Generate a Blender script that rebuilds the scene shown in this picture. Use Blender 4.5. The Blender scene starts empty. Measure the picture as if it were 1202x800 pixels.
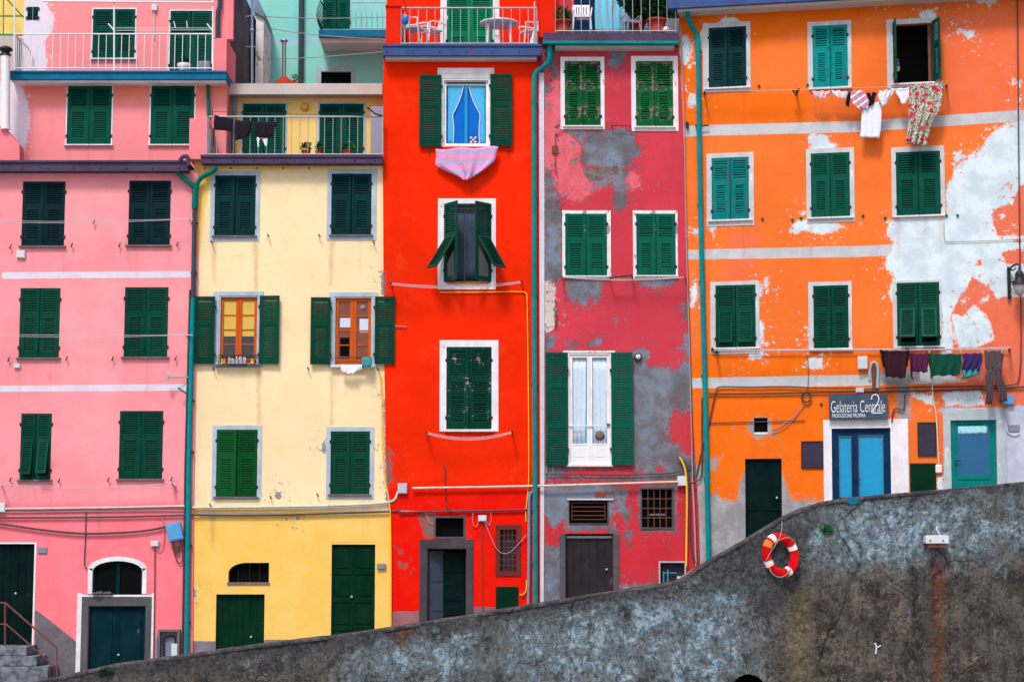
import bpy, math, random
import numpy as np
from mathutils import Vector, noise as mnoise

RND = random.Random(11)
scene = bpy.context.scene
COL = scene.collection
PI = math.pi

# ------------------------------------------------------------------ camera model
FPX, CX, CY, HZ, DIST, EYE = 2250.0, 601.0, 400.0, 665.0, 45.0, 5.0
TILT = math.atan((HZ - CY) / FPX)
CT, ST = math.cos(TILT), math.sin(TILT)

def ray(px, py):
    xc = (px - CX) / FPX
    yc = (CY - py) / FPX
    return (xc, CT - yc * ST, ST + yc * CT)

class Facade:
    """a vertical wall plane: local x along the wall, local y into the wall, z up"""
    def __init__(s, px, y, deg=0.0, lean=0.0):
        s.a = math.radians(deg); s.lean = lean
        d = ray(px, HZ); t = (y + DIST) / d[1]
        s.ox, s.oy = d[0] * t, y
        s.ca, s.sa = math.cos(s.a), math.sin(s.a)
    def uv(s, px, py, w=0.0):
        d = ray(px, py)
        cx, cy = -s.ox, -DIST - s.oy            # camera relative to the origin
        nx, ny = -s.sa, s.ca
        t = (w - (cx * nx + cy * ny)) / (d[0] * nx + d[1] * ny)
        X, Y, Z = cx + d[0] * t, cy + d[1] * t, EYE + d[2] * t
        u = X * s.ca + Y * s.sa
        return (u - s.lean * (Z - EYE), Z)
    def P(s, px, py, w=0.0):
        u, v = s.uv(px, py, w)
        return (u, w, v)
    def R(s, r, w=0.0):
        x0, y0, x1, y1 = r
        ym, xm = (y0 + y1) / 2, (x0 + x1) / 2
        return (s.uv(x0, ym, w)[0], s.uv(x1, ym, w)[0], s.uv(xm, y1, w)[1], s.uv(xm, y0, w)[1])
    def world(s, p):
        u = p[0] + s.lean * (p[2] - EYE)
        return (s.ox + u * s.ca - p[1] * s.sa, s.oy + u * s.sa + p[1] * s.ca, p[2])

ORG = {}

def tag(o, label=None, cat=None, group=None, kind=None):
    if label: o['label'] = label
    if cat: o['category'] = cat
    if group: o['group'] = group
    if kind: o['kind'] = kind
    return o

def thing(fac, name, label, cat, org, group=None):
    o = bpy.data.objects.new(name, None)
    COL.objects.link(o)
    o.empty_display_size = 0.2
    o.location = fac.world(org)
    o.rotation_euler = (0, 0, fac.a)
    ORG[o.name] = org
    return tag(o, label, cat, group)

class MB:
    def __init__(s, fac):
        s.f = fac; s.v = []; s.q = []; s.m = []; s.sm = []
    def add(s, vs, fs, m=0, smooth=False):
        b = len(s.v); s.v += [tuple(p) for p in vs]
        for f in fs:
            s.q.append(tuple(b + i for i in f)); s.m.append(m); s.sm.append(smooth)
    def box(s, u0, u1, y0, y1, v0, v1, m=0):
        if u1 < u0: u0, u1 = u1, u0
        if y1 < y0: y0, y1 = y1, y0
        if v1 < v0: v0, v1 = v1, v0
        vs = [(u, y, v) for v in (v0, v1) for y in (y0, y1) for u in (u0, u1)]
        s.add(vs, [(0, 1, 5, 4), (1, 3, 7, 5), (3, 2, 6, 7), (2, 0, 4, 6), (4, 5, 7, 6), (0, 2, 3, 1)], m)
    def pbox(s, r, y0, y1, m=0, w=None):
        u0, u1, v0, v1 = s.f.R(r, y0 if w is None else w)
        s.box(u0, u1, y0, y1, v0, v1, m)
    def ring(s, u0, u1, v0, v1, bl, br, bb, bt, y0, y1, m=0):
        """butt jointed frame inside u0..u1, v0..v1 with border widths"""
        s.box(u0, u1, y0, y1, v1 - bt, v1, m)
        if bb > 0: s.box(u0, u1, y0, y1, v0, v0 + bb, m)
        s.box(u0, u0 + bl, y0, y1, v0 + bb, v1 - bt, m)
        s.box(u1 - br, u1, y0, y1, v0 + bb, v1 - bt, m)
    def prism(s, pts, y0, y1, m=0):
        n = len(pts)
        a = sum(pts[i][0] * pts[(i + 1) % n][1] - pts[(i + 1) % n][0] * pts[i][1] for i in range(n))
        if a < 0: pts = pts[::-1]
        vs = [(u, y0, v) for u, v in pts] + [(u, y1, v) for u, v in pts]
        fs = [tuple(range(n)), tuple(range(2 * n - 1, n - 1, -1))]
        fs += [(i, n + i, n + (i + 1) % n, (i + 1) % n) for i in range(n)]
        s.add(vs, fs, m)
    def tube(s, pts, r, n=6, m=0, rr=None, cap=True):
        pts = [Vector(p) for p in pts]
        rings = []
        k = len(pts)
        prev = None
        for i, p in enumerate(pts):
            d = (pts[min(i + 1, k - 1)] - pts[max(i - 1, 0)])
            if d.length < 1e-9: d = Vector((0, 0, 1))
            d.normalize()
            a = prev if prev is not None else (Vector((0, 1, 0)) if abs(d.y) < .9 else Vector((1, 0, 0)))
            a = a - d * a.dot(d)
            if a.length < 1e-6: a = d.orthogonal()
            a.normalize(); prev = a
            b = d.cross(a)
            ra = r if rr is None else rr[i]
            rings.append([p + (a * math.cos(t * 2 * PI / n) + b * math.sin(t * 2 * PI / n)) * ra for t in range(n)])
        vs = [p for rg in rings for p in rg]
        fs = []
        for i in range(k - 1):
            for t in range(n):
                fs.append((i * n + t, i * n + (t + 1) % n, (i + 1) * n + (t + 1) % n, (i + 1) * n + t))
        s.add(vs, fs, m, True)
        if cap:
            s.add(rings[0], [tuple(range(n - 1, -1, -1))], m); s.add(rings[-1], [tuple(range(n))], m)
    def ptube(s, pts, r, w=-0.03, n=6, m=0, curve=0):
        q = [s.f.P(p[0], p[1], p[2] if len(p) > 2 else w) for p in pts]
        s.tube(chaikin(q, curve), r, n, m)
    def lathe(s, c, prof, n=16, m=0, axis='z'):
        vs = []
        for r, h in prof:
            for t in range(n):
                a = t * 2 * PI / n
                if axis == 'z': vs.append((c[0] + r * math.cos(a), c[1] + r * math.sin(a), c[2] + h))
                else: vs.append((c[0] + r * math.cos(a), c[1] - h, c[2] + r * math.sin(a)))
        fs = []
        for i in range(len(prof) - 1):
            for t in range(n):
                fs.append((i * n + t, i * n + (t + 1) % n, (i + 1) * n + (t + 1) % n, (i + 1) * n + t))
        fs.append(tuple(range(n))); fs.append(tuple(range((len(prof) - 1) * n, len(prof) * n)))
        s.add(vs, fs, m, True)
    def loft(s, rows, w, nx=10, ny=14, amp=0.02, folds=3.0, thick=0.012, m=0, seed=0, sagx=0.0, grow=True):
        """hanging cloth: rows = [(xl, yl, xr, yr), ...] in photo pixels, top to bottom"""
        rg = random.Random(seed)
        ph = rg.random() * 6
        k = len(rows) - 1
        G = []
        for j in range(ny + 1):
            t = j / ny * k; i = min(int(t), k - 1); f = t - i
            a, b = rows[i], rows[i + 1]
            L = (a[0] + (b[0] - a[0]) * f, a[1] + (b[1] - a[1]) * f)
            Rr = (a[2] + (b[2] - a[2]) * f, a[3] + (b[3] - a[3]) * f)
            row = []
            for c in range(nx + 1):
                g = c / nx
                px = L[0] + (Rr[0] - L[0]) * g; py = L[1] + (Rr[1] - L[1]) * g
                e = (j / ny if grow else 1.0) * .8 + .2
                dw = amp * e * math.sin(folds * 2 * PI * g + ph + 1.2 * math.sin(3 * j / ny + ph)) + amp * .5 * e * math.sin(folds * 4.6 * PI * g + 2 * ph + 2.0 * j / ny)
                p = s.f.P(px, py, w)
                row.append((p[0] + amp * .3 * math.sin(7 * j / ny + ph), p[1] + dw, p[2] + amp * .35 * math.sin(5 * g * folds + ph)))
            G.append(row)
        W = nx + 1
        front = [p for r in G for p in r]
        back = [(p[0], p[1] + thick, p[2]) for p in front]
        n = len(front)
        fs = []
        for j in range(ny):
            for c in range(nx):
                q = (j * W + c, (j + 1) * W + c, (j + 1) * W + c + 1, j * W + c + 1)
                fs.append(q); fs.append(tuple(n + i for i in q[::-1]))
        for j in range(ny):
            fs.append((j * W, n + j * W, n + (j + 1) * W, (j + 1) * W))
            fs.append((j * W + nx, (j + 1) * W + nx, n + (j + 1) * W + nx, n + j * W + nx))
        for c in range(nx):
            fs.append((c, c + 1, n + c + 1, n + c))
            fs.append((ny * W + c, n + ny * W + c, n + ny * W + c + 1, ny * W + c + 1))
        s.add(front + back, fs, m, True)
    def leaves(s, c, rad, n, size, seed=0, m=0):
        rg = random.Random(seed)
        for _ in range(n):
            while True:
                q = Vector((rg.uniform(-1, 1), rg.uniform(-1, 1), rg.uniform(-1, 1)))
                if .25 < q.length < 1: break
            k = 1 + .35 * mnoise.noise(q * 2.3 + Vector((seed, 0, 0)))
            p = Vector((c[0] + q.x * rad[0] * k, c[1] + q.y * rad[1] * k, c[2] + q.z * rad[2] * k))
            a = Vector((rg.gauss(0, 1), rg.gauss(0, 1), rg.gauss(0, .6))).normalized()
            b = a.cross(Vector((rg.gauss(0, 1), rg.gauss(0, 1), rg.gauss(0, 1)))).normalized()
            z = size * rg.uniform(.6, 1.3)
            s.add([p - a * z, p + b * z * .45 + Vector((0, 0, z * .1)), p + a * z, p - b * z * .45], [(0, 1, 2, 3)], m)
    def build(s, name, mats, parent=None, org=None, attrs=None, bevel=0.0):
        f = s.f
        A = np.array(s.v, dtype=np.float64)
        if org is None:
            org = ((A[:, 0].min() + A[:, 0].max()) / 2, (A[:, 1].min() + A[:, 1].max()) / 2, A[:, 2].min())
        B = A.copy()
        B[:, 0] += f.lean * (A[:, 2] - org[2])
        B -= np.array(org)
        me = bpy.data.meshes.new(name)
        me.from_pydata([tuple(p) for p in B], [], s.q)
        if not isinstance(mats, (list, tuple)): mats = [mats]
        for k in mats: me.materials.append(k)
        me.polygons.foreach_set('material_index', s.m)
        me.polygons.foreach_set('use_smooth', s.sm)
        if attrs:
            for an, arr in attrs.items():
                at = me.attributes.new(an, 'FLOAT', 'POINT')
                at.data.foreach_set('value', np.asarray(arr, dtype=np.float32))
        me.update()
        o = bpy.data.objects.new(name, me)
        COL.objects.link(o)
        ORG[o.name] = org
        if parent is not None:
            po = ORG[parent.name]
            o.parent = parent
            du = (org[0] + f.lean * (org[2] - EYE)) - (po[0] + f.lean * (po[2] - EYE))
            o.location = (du, org[1] - po[1], org[2] - po[2])
        else:
            o.location = f.world(org); o.rotation_euler = (0, 0, f.a)
        if bevel > 0:
            md = o.modifiers.new('bevel', 'BEVEL'); md.width = bevel; md.segments = 2
            md.limit_method = 'ANGLE'; md.angle_limit = math.radians(40)
        return o

def chaikin(q, it):
    q = [Vector(p) for p in q]
    for _ in range(it):
        r = [q[0]]
        for a, b in zip(q[:-1], q[1:]):
            r += [a.lerp(b, .25), a.lerp(b, .75)]
        r.append(q[-1]); q = r
    return q

def sag(p0, p1, d, n=10):
    return [(p0[0] + (p1[0] - p0[0]) * i / n, p0[1] + (p1[1] - p0[1]) * i / n + 4 * d * (i / n) * (1 - i / n)) for i in range(n + 1)]

# ------------------------------------------------------------------ walls with peeling layers
def sdf(pts, poly):
    """signed distance, positive inside"""
    P = np.asarray(poly, float); n = len(P)
    x, y = pts[:, 0], pts[:, 1]
    d = np.full(len(pts), 1e9); ins = np.zeros(len(pts), bool)
    for i in range(n):
        a, b = P[i], P[(i + 1) % n]
        e = b - a; L = max((e * e).sum(), 1e-12)
        t = np.clip(((x - a[0]) * e[0] + (y - a[1]) * e[1]) / L, 0, 1)
        dx, dy = x - a[0] - t * e[0], y - a[1] - t * e[1]
        d = np.minimum(d, dx * dx + dy * dy)
        c = (a[1] > y) != (b[1] > y)
        with np.errstate(divide='ignore', invalid='ignore'):
            xi = (b[0] - a[0]) * (y - a[1]) / (b[1] - a[1]) + a[0]
        ins ^= c & (x < xi)
    d = np.sqrt(d)
    return np.where(ins, d, -d)

def layer_values(fac, uvpts, spec, w):
    out = np.full(len(uvpts), -3.0)
    pos, neg = spec
    for p in pos:
        out = np.maximum(out, sdf(uvpts, [fac.uv(x, y, w) for x, y in p]))
    for p in neg:
        out = np.minimum(out, -sdf(uvpts, [fac.uv(x, y, w) for x, y in p]))
    return np.clip(out, -3, 3)

def wall(fac, name, mat, parent, rect, w=0.0, holes=(), layers=None, step=0.06, depth=6.0, left=None, right=None,
         reveal=0.14, arches=(), v0=None):
    """front grid with openings, reveals round them and the solid sides and top of the block behind"""
    x0, y0, x1, y1 = rect
    u0, u1, vb, vt = fac.R(rect, w)
    if v0 is not None: vb = v0
    H = [fac.R(h, w) for h in holes]
    def axis(a, b, extra):
        ex = sorted(set([round(e, 4) for e in extra if a < e < b] + [a, b]))
        out = []
        for p, q in zip(ex[:-1], ex[1:]):
            n = max(1, int(round((q - p) / step)))
            out += [p + (q - p) * i / n for i in range(n)]
        return np.array(out + [b])
    us = axis(u0, u1, [h[0] for h in H] + [h[1] for h in H])
    vs = axis(vb, vt, [h[2] for h in H] + [h[3] for h in H])
    nu, nv = len(us), len(vs)
    UU, VV = np.meshgrid(us, vs)
    def edge(pts, base_a, anchor):
        q = sorted([(fac.uv(px, py, w)[1], fac.uv(px, py, w)[0]) for px, py in pts])
        return np.interp(VV, [a[0] for a in q], [a[1] for a in q])
    hl = [h[0] for h in H] + [u0 + .6]; hr = [h[1] for h in H] + [u1 - .6]
    if left:
        an = max(min(hl), u0 + .3); e = edge(left, u0, an)
        k = UU < an
        UU = np.where(k, e + (UU - u0) / (an - u0) * (an - e), UU)
    if right:
        an = min(max(hr), u1 - .3); e = edge(right, u1, an)
        k = UU > an
        UU = np.where(k, an + (UU - an) / (u1 - an) * (e - an), UU)
    uc = (us[:-1] + us[1:]) / 2; vc = (vs[:-1] + vs[1:]) / 2
    solid = np.ones((nv - 1, nu - 1), bool)
    for a, b, c, d in H:
        solid[np.ix_((vc > c) & (vc < d), (uc > a) & (uc < b))] = False
    mb = MB(fac)
    pts = np.stack([UU.ravel(), np.full(UU.size, w), VV.ravel()], 1)
    mb.v = [tuple(p) for p in pts]
    jj, ii = np.nonzero(solid)
    for j, i in zip(jj.tolist(), ii.tolist()):
        mb.q.append((j * nu + i, j * nu + i + 1, (j + 1) * nu + i + 1, (j + 1) * nu + i)); mb.m.append(0); mb.sm.append(False)
    for a, b, c, d in H:
        mb.add([(a, w, c), (a, w + reveal, c), (a, w + reveal, d), (a, w, d)], [(0, 1, 2, 3)])
        mb.add([(b, w, c), (b, w, d), (b, w + reveal, d), (b, w + reveal, c)], [(0, 1, 2, 3)])
        mb.add([(a, w, d), (a, w + reveal, d), (b, w + reveal, d), (b, w, d)], [(0, 1, 2, 3)])
        mb.add([(a, w, c), (b, w, c), (b, w + reveal, c), (a, w + reveal, c)], [(0, 1, 2, 3)])
    for (hr_, spring, kind) in arches:              # fill the corners over an arched opening
        a, b, c, d = fac.R(hr_, w)
        vs_ = fac.uv((hr_[0] + hr_[2]) / 2, spring, w)[1]
        n = 10
        if kind in ('both', 'left'):
            half = (b - a) / 2 if kind == 'both' else (b - a) * .45
            arc = [(a + half - half * math.cos(t * PI / 2 / n), w, vs_ + (d - vs_) * math.sin(t * PI / 2 / n)) for t in range(n + 1)]
            for p, q in zip(arc[:-1], arc[1:]):
                mb.add([p, q, (q[0], w, d), (p[0], w, d)], [(0, 1, 2, 3)])
                mb.add([p, q, (q[0], w + reveal, q[2]), (p[0], w + reveal, p[2])], [(0, 1, 2, 3)])
        if kind == 'both':
            arc = [(b - (b - a) / 2 * (1 - math.cos(t * PI / 2 / n)), w, vs_ + (d - vs_) * math.sin(t * PI / 2 / n)) for t in range(n + 1)]
            for p, q in zip(arc[:-1], arc[1:]):
                mb.add([p, q, (q[0], w, d), (p[0], w, d)], [(3, 2, 1, 0)])
                mb.add([p, q, (q[0], w + reveal, q[2]), (p[0], w + reveal, p[2])], [(0, 1, 2, 3)])
    # sides and top of the block
    L = [(UU[j, 0], VV[j, 0]) for j in range(nv)]; Rr = [(UU[j, -1], VV[j, -1]) for j in range(nv)]
    for j in range(nv - 1):
        for E in (L, Rr):
            mb.add([(E[j][0], w, E[j][1]), (E[j + 1][0], w, E[j + 1][1]), (E[j + 1][0], w + depth, E[j + 1][1]), (E[j][0], w + depth, E[j][1])], [(0, 1, 2, 3)])
    a, b = L[-1], Rr[-1]
    mb.add([(a[0], w, a[1]), (b[0], w, b[1]), (b[0], w + depth, b[1]), (a[0], w + depth, a[1])], [(0, 1, 2, 3)])
    a0, b0 = L[0], Rr[0]
    mb.add([(a0[0], w + depth, a0[1]), (b0[0], w + depth, b0[1]), (b[0], w + depth, b[1]), (a[0], w + depth, a[1])], [(0, 1, 2, 3)])
    attrs = {}
    allp = np.array(mb.v)
    rgr = random.Random(int(rect[0] * 7 + rect[1]))
    runs = []
    for hx0, hy0, hx1, hy1 in holes:
        for cx_ in (hx0 + rgr.uniform(-2, 3), hx1 + rgr.uniform(-3, 2), rgr.uniform(hx0, hx1)):
            ln, wd = rgr.uniform(14, 52), rgr.uniform(1.2, 2.6)
            runs.append([(cx_ - wd, hy1), (cx_ + wd, hy1), (cx_ + wd * .4, hy1 + ln), (cx_ - wd * .4, hy1 + ln)])
    for an in LAYERS.get(mat.name, []):
        spec = (layers or {}).get(an)
        if an == 'run' and runs: spec = (runs, [])
        if spec is None:
            attrs[an] = np.full(len(allp), -5.0); continue
        attrs[an] = layer_values(fac, np.stack([allp[:, 0], allp[:, 2]], 1), spec, w)
    return mb.build(name, mat, parent, org=((u0 + u1) / 2, w, vb), attrs=attrs)
# ------------------------------------------------------------------ materials
def lin(c):
    c /= 255.0
    return c / 12.92 if c <= .04045 else ((c + .055) / 1.055) ** 2.4
def C(r, g, b, k=0.84):
    return (lin(r) * k, lin(g) * k, lin(b) * k, 1)

class NB:
    def __init__(s, name):
        s.mat = bpy.data.materials.new(name); s.mat.use_nodes = True
        s.nt = s.mat.node_tree; s.nt.nodes.clear()
        s.out = s.nt.nodes.new('ShaderNodeOutputMaterial')
        s.b = s.nt.nodes.new('ShaderNodeBsdfPrincipled')
        s.nt.links.new(s.b.outputs[0], s.out.inputs[0])
        tc = s.nt.nodes.new('ShaderNodeTexCoord'); s.co = tc.outputs['Object']
    def n(s, t): return s.nt.nodes.new(t)
    def put(s, sock, v):
        if isinstance(v, bpy.types.NodeSocket): s.nt.links.new(v, sock)
        elif isinstance(v, (tuple, list)) and hasattr(sock.default_value, '__len__') and len(sock.default_value) == 3: sock.default_value = v[:3]
        else: sock.default_value = v
    def scale(s, sc, loc=(0, 0, 0), rot=(0, 0, 0), co=None):
        m = s.n('ShaderNodeMapping'); s.nt.links.new(co or s.co, m.inputs[0])
        m.inputs['Scale'].default_value = sc; m.inputs['Location'].default_value = loc; m.inputs['Rotation'].default_value = rot
        return m.outputs[0]
    def noise(s, scale=5, detail=4, rough=.55, co=None, dist=0.0, col=False):
        t = s.n('ShaderNodeTexNoise'); s.nt.links.new(co or s.co, t.inputs['Vector'])
        t.inputs['Scale'].default_value = scale; t.inputs['Detail'].default_value = detail
        t.inputs['Roughness'].default_value = rough; t.inputs['Distortion'].default_value = dist
        return t.outputs[1 if col else 0]
    def voro(s, scale=5, co=None, feat='F1', out='Distance'):
        t = s.n('ShaderNodeTexVoronoi'); t.feature = feat; s.nt.links.new(co or s.co, t.inputs['Vector'])
        t.inputs['Scale'].default_value = scale
        return t.outputs[out]
    def math(s, op, a, b=0.0, c=0.0):
        m = s.n('ShaderNodeMath'); m.operation = op
        s.put(m.inputs[0], a); s.put(m.inputs[1], b); s.put(m.inputs[2], c)
        return m.outputs[0]
    def step(s, v, a, b, lo=0.0, hi=1.0):
        m = s.n('ShaderNodeMapRange'); m.interpolation_type = 'SMOOTHSTEP'
        s.put(m.inputs[0], v); m.inputs[1].default_value = a; m.inputs[2].default_value = b
        m.inputs[3].default_value = lo; m.inputs[4].default_value = hi
        return m.outputs[0]
    def mix(s, f, a, b, mode='MIX'):
        m = s.n('ShaderNodeMix'); m.data_type = 'RGBA'; m.blend_type = mode
        s.put(m.inputs[0], f); s.put(m.inputs[6], a); s.put(m.inputs[7], b)
        return m.outputs[2]
    def attr(s, name):
        a = s.n('ShaderNodeAttribute'); a.attribute_name = name
        return a.outputs['Fac']
    def sep(s, co=None):
        m = s.n('ShaderNodeSeparateXYZ'); s.nt.links.new(co or s.co, m.inputs[0]); return m.outputs
    def bump(s, h, strength=.3, dist=.01, normal=None):
        m = s.n('ShaderNodeBump'); m.inputs['Strength'].default_value = strength; m.inputs['Distance'].default_value = dist
        s.put(m.inputs['Height'], h)
        if normal is not None: s.put(m.inputs['Normal'], normal)
        return m.outputs[0]
    def done(s, col=None, rough=.8, normal=None, metal=0.0, spec=.3, **kw):
        if col is not None: s.put(s.b.inputs['Base Color'], col)
        s.put(s.b.inputs['Roughness'], rough)
        s.put(s.b.inputs['Metallic'], metal)
        s.b.inputs['Specular IOR Level'].default_value = spec
        if normal is not None: s.put(s.b.inputs['Normal'], normal)
        return s.mat

LAYERS = {}
def plaster(name, base, var=(.90, 1.06), layers=(), streak=.12, tint=None, bumpk=.35, blot=None, seed=0.0):
    """painted render with mottling, rain streaks, blotches and flaked or tinted layers (attr, colour, second colour, jag, fine)"""
    s = NB(name)
    layers = list(layers) + [('run', tuple(x * .72 for x in base[:3]) + (1,), tuple(x * .6 + .02 for x in base[:3]) + (1,), .12, .1)]
    LAYERS[name] = [l[0] for l in layers]
    co = s.scale((1, 1, 1), (seed * 3.7, seed, seed * 1.9))
    n1 = s.noise(.55, 5, .6, co); n2 = s.noise(3.2, 6, .65, co); n3 = s.noise(26, 4, .7, co)
    st = s.noise(1.0, 5, .6, s.scale((5.5, 5.5, .28), (seed, 0, 0)))
    dk = tuple(x * var[0] for x in base[:3]) + (1,); lt = tuple(min(x * var[1], 1) for x in base[:3]) + (1,)
    col = s.mix(s.step(n1, .35, .65), dk, lt)
    col = s.mix(s.step(n2, .5, .78, 0, .5), col, tint or lt)
    if blot: col = s.mix(s.step(s.noise(1.5, 7, .68, co), .56, .66, 0, .55), col, blot)
    dirt = tuple(x * .62 for x in base[:3]) + (1,)
    col = s.mix(s.step(st, .54, .8, 0, streak), col, dirt)
    col = s.mix(s.step(n3, .3, .7, 0, .1), col, dirt)
    n4 = s.noise(9, 6, .7, co)
    col = s.mix(s.step(n4, .5, .72, 0, .12), col, lt)
    col = s.mix(s.step(s.noise(.9, 9, .75, s.scale((1, 1, .7), (seed, 7, 2))), .52, .72, 0, .22), col, tuple(x * .84 for x in base[:3]) + (1,))
    h = s.math('MULTIPLY', n2, .6)
    h = s.math('ADD', h, s.math('MULTIPLY', n3, .35))
    rough = .85
    jco = s.noise(4.5, 9, .72, co); jf = s.noise(17, 8, .75, co); jv = s.noise(44, 6, .75, co); fl1 = s.noise(7.5, 8, .78, co); fl2 = s.noise(8.5, 8, .78, s.scale((1, 1, 1), (3, seed, 5)))
    for (an, c1, c2, jag, fine) in layers:
        a = s.attr(an)
        v = s.math('ADD', a, s.math('MULTIPLY', s.math('SUBTRACT', jco, .5), jag))
        v = s.math('ADD', v, s.math('MULTIPLY', s.math('SUBTRACT', jf, .5), fine))
        if an not in ('band', 'dado'): v = s.math('ADD', v, s.math('MULTIPLY', s.math('SUBTRACT', jv, .5), fine * .7))
        soft = an in ('pale', 'coral', 'rust', 'run') or (an == 'lower' and jag > .2)
        sharp = .006 if not soft else (.16 if an not in ('rust', 'run') else .07)
        m = s.step(v, -sharp, sharp, 0, .55 if an == 'rust' else .34 if an == 'run' else 1.0)
        if an in ('cem', 'white', 'island', 'red', 'salmon', 'cream'):
            # loose flecks round a patch and scraps of paint left inside it
            fk = s.step(s.math('ADD', fl1, s.math('MULTIPLY', a, .10)), .555 if name[:4] == 'rose' else .568, .566 if name[:4] == 'rose' else .578)
            lf = s.step(s.math('SUBTRACT', fl2, s.math('MULTIPLY', a, .22)), .575, .585)
            m = s.math('MULTIPLY', s.math('MAXIMUM', m, fk), s.math('SUBTRACT', 1.0, lf))
        lc = s.mix(s.step(s.noise(1.7, 7, .7, co), .38, .62), c1, c2)
        lc = s.mix(s.step(s.noise(13, 8, .8, co), .46, .64, 0, .05 if an in ('lower', 'pale', 'coral', 'band', 'white') else .16 if an in ('salmon', 'island', 'red', 'lilac') else .42), lc, tuple(x * .6 for x in c1[:3]) + (1,))
        rim = s.math('MULTIPLY', s.step(v, -.045, -.004), s.math('SUBTRACT', 1.0, m))  # pale rim round flakes: an edge highlight put into the colour
        if an not in ('band', 'lower', 'pale', 'rust', 'run', 'coral', 'dado'):
            col = s.mix(s.math('MULTIPLY', rim, .35), col, tuple(min(1, x * 1.25 + .03) for x in base[:3]) + (1,))
            h = s.math('SUBTRACT', h, s.math('MULTIPLY', m, 2.6)); h = s.math('ADD', h, s.math('MULTIPLY', s.math('MULTIPLY', m, jf), 1.1))
        col = s.mix(m, col, lc)
    nrm = s.bump(h, bumpk, .012)
    return s.done(col, rough, nrm, spec=.06)

def paint(name, col, wear=None, amount=.0, rough=.55, var=.12, spec=.03):
    """painted wood or metal, slightly uneven, with chipped wear"""
    s = NB(name)
    n1 = s.noise(2.5, 5, .6); n2 = s.noise(18, 5, .7, s.scale((1, 1, .4)))
    c = s.mix(s.step(n1, .3, .7), tuple(x * (1 - var) for x in col[:3]) + (1,), tuple(min(1, x * (1 + var) + .004) for x in col[:3]) + (1,))
    c = s.mix(s.step(n2, .45, .8, 0, .25), c, tuple(x * .6 for x in col[:3]) + (1,))
    h = n2
    if 'shutter' in name:
        oi = s.n('ShaderNodeObjectInfo').outputs['Random']
        fade = (col[0] * 1.4 + .006, col[1] * 1.45 + .012, col[2] * 1.5 + .008, 1)
        c = s.mix(s.math('MULTIPLY', oi, .7), c, fade)
        c = s.mix(s.step(s.noise(1.1, 5, .65), .45, .7, 0, .6), c, fade)
        c = s.mix(s.step(s.noise(1.0, 6, .7, s.scale((14, 14, .8))), .5, .72, 0, .45), c, tuple(x * .5 for x in col[:3]) + (1,))
    if wear:
        w = s.math('ADD', s.math('MULTIPLY', s.noise(2.2, 3, .5), .45), s.math('MULTIPLY', s.noise(11, 8, .75, s.scale((.7, 1, 1.2) if 'shutter' in name else (1, 1, .45))), .62))
        m = s.step(w, .66 - amount * .3, .68 - amount * .3)
        c = s.mix(m, c, wear)
        h = s.math('SUBTRACT', h, m)
    return s.done(c, rough, s.bump(h, .25, .004), spec=spec)

def flat(name, col, rough=.6, metal=0.0, spec=.3, var=.08):
    s = NB(name)
    n = s.noise(6, 5, .6)
    c = s.mix(n, tuple(x * (1 - var) for x in col[:3]) + (1,), tuple(min(1, x * (1 + var)) for x in col[:3]) + (1,))
    return s.done(c, rough, None, metal, spec)

def cloth(name, col, col2=None, kind=None, scale=8.0):
    s = NB(name)
    n = s.noise(9, 5, .6)
    c = s.mix(n, tuple(x * .85 for x in col[:3]) + (1,), tuple(min(1, x * 1.1) for x in col[:3]) + (1,))
    if kind == 'stripe':
        x = s.sep(s.scale((1, 1, 1), rot=(0, math.radians(35), 0)))[2]
        w = s.math('SINE', s.math('MULTIPLY', x, 6.28 / scale * 1.0))
        c = s.mix(s.step(w, .1, .3), c, col2)
        w2 = s.math('SINE', s.math('MULTIPLY_ADD', x, 6.28 / scale, 2.1))
        c = s.mix(s.step(w2, .75, .85), c, C(60, 170, 205))
    elif kind == 'band':
        x = s.sep()[2]
        w = s.math('SINE', s.math('MULTIPLY', x, 6.28 / scale))
        c = s.mix(s.step(w, -.1, .35, 0, .8), c, col2)
        c = s.mix(s.step(s.voro(26), .3, .12, 0, .5), c, C(245, 235, 245))
    elif kind == 'floral':
        v = s.noise(16, 3, .6)
        c = s.mix(s.step(s.math('ABSOLUTE', s.math('SUBTRACT', v, .5)), .055, .025), c, C(55, 60, 45))
        c = s.mix(s.step(s.noise(24, 2, .5, s.scale((1, 1, 1), (5, 3, 1))), .6, .64), c, C(95, 90, 70))
        fl = s.voro(6.2, s.scale((1, .01, 1), (2, 0, 4)))
        c = s.mix(s.step(fl, .34, .28), c, col2)
    elif kind == 'speck':
        c = s.mix(s.step(s.noise(10, 3, .6), .55, .7, 0, .6), c, col2)
    return s.done(c, .9, s.bump(s.noise(120, 2, .5), .2, .002), spec=.1)

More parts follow.
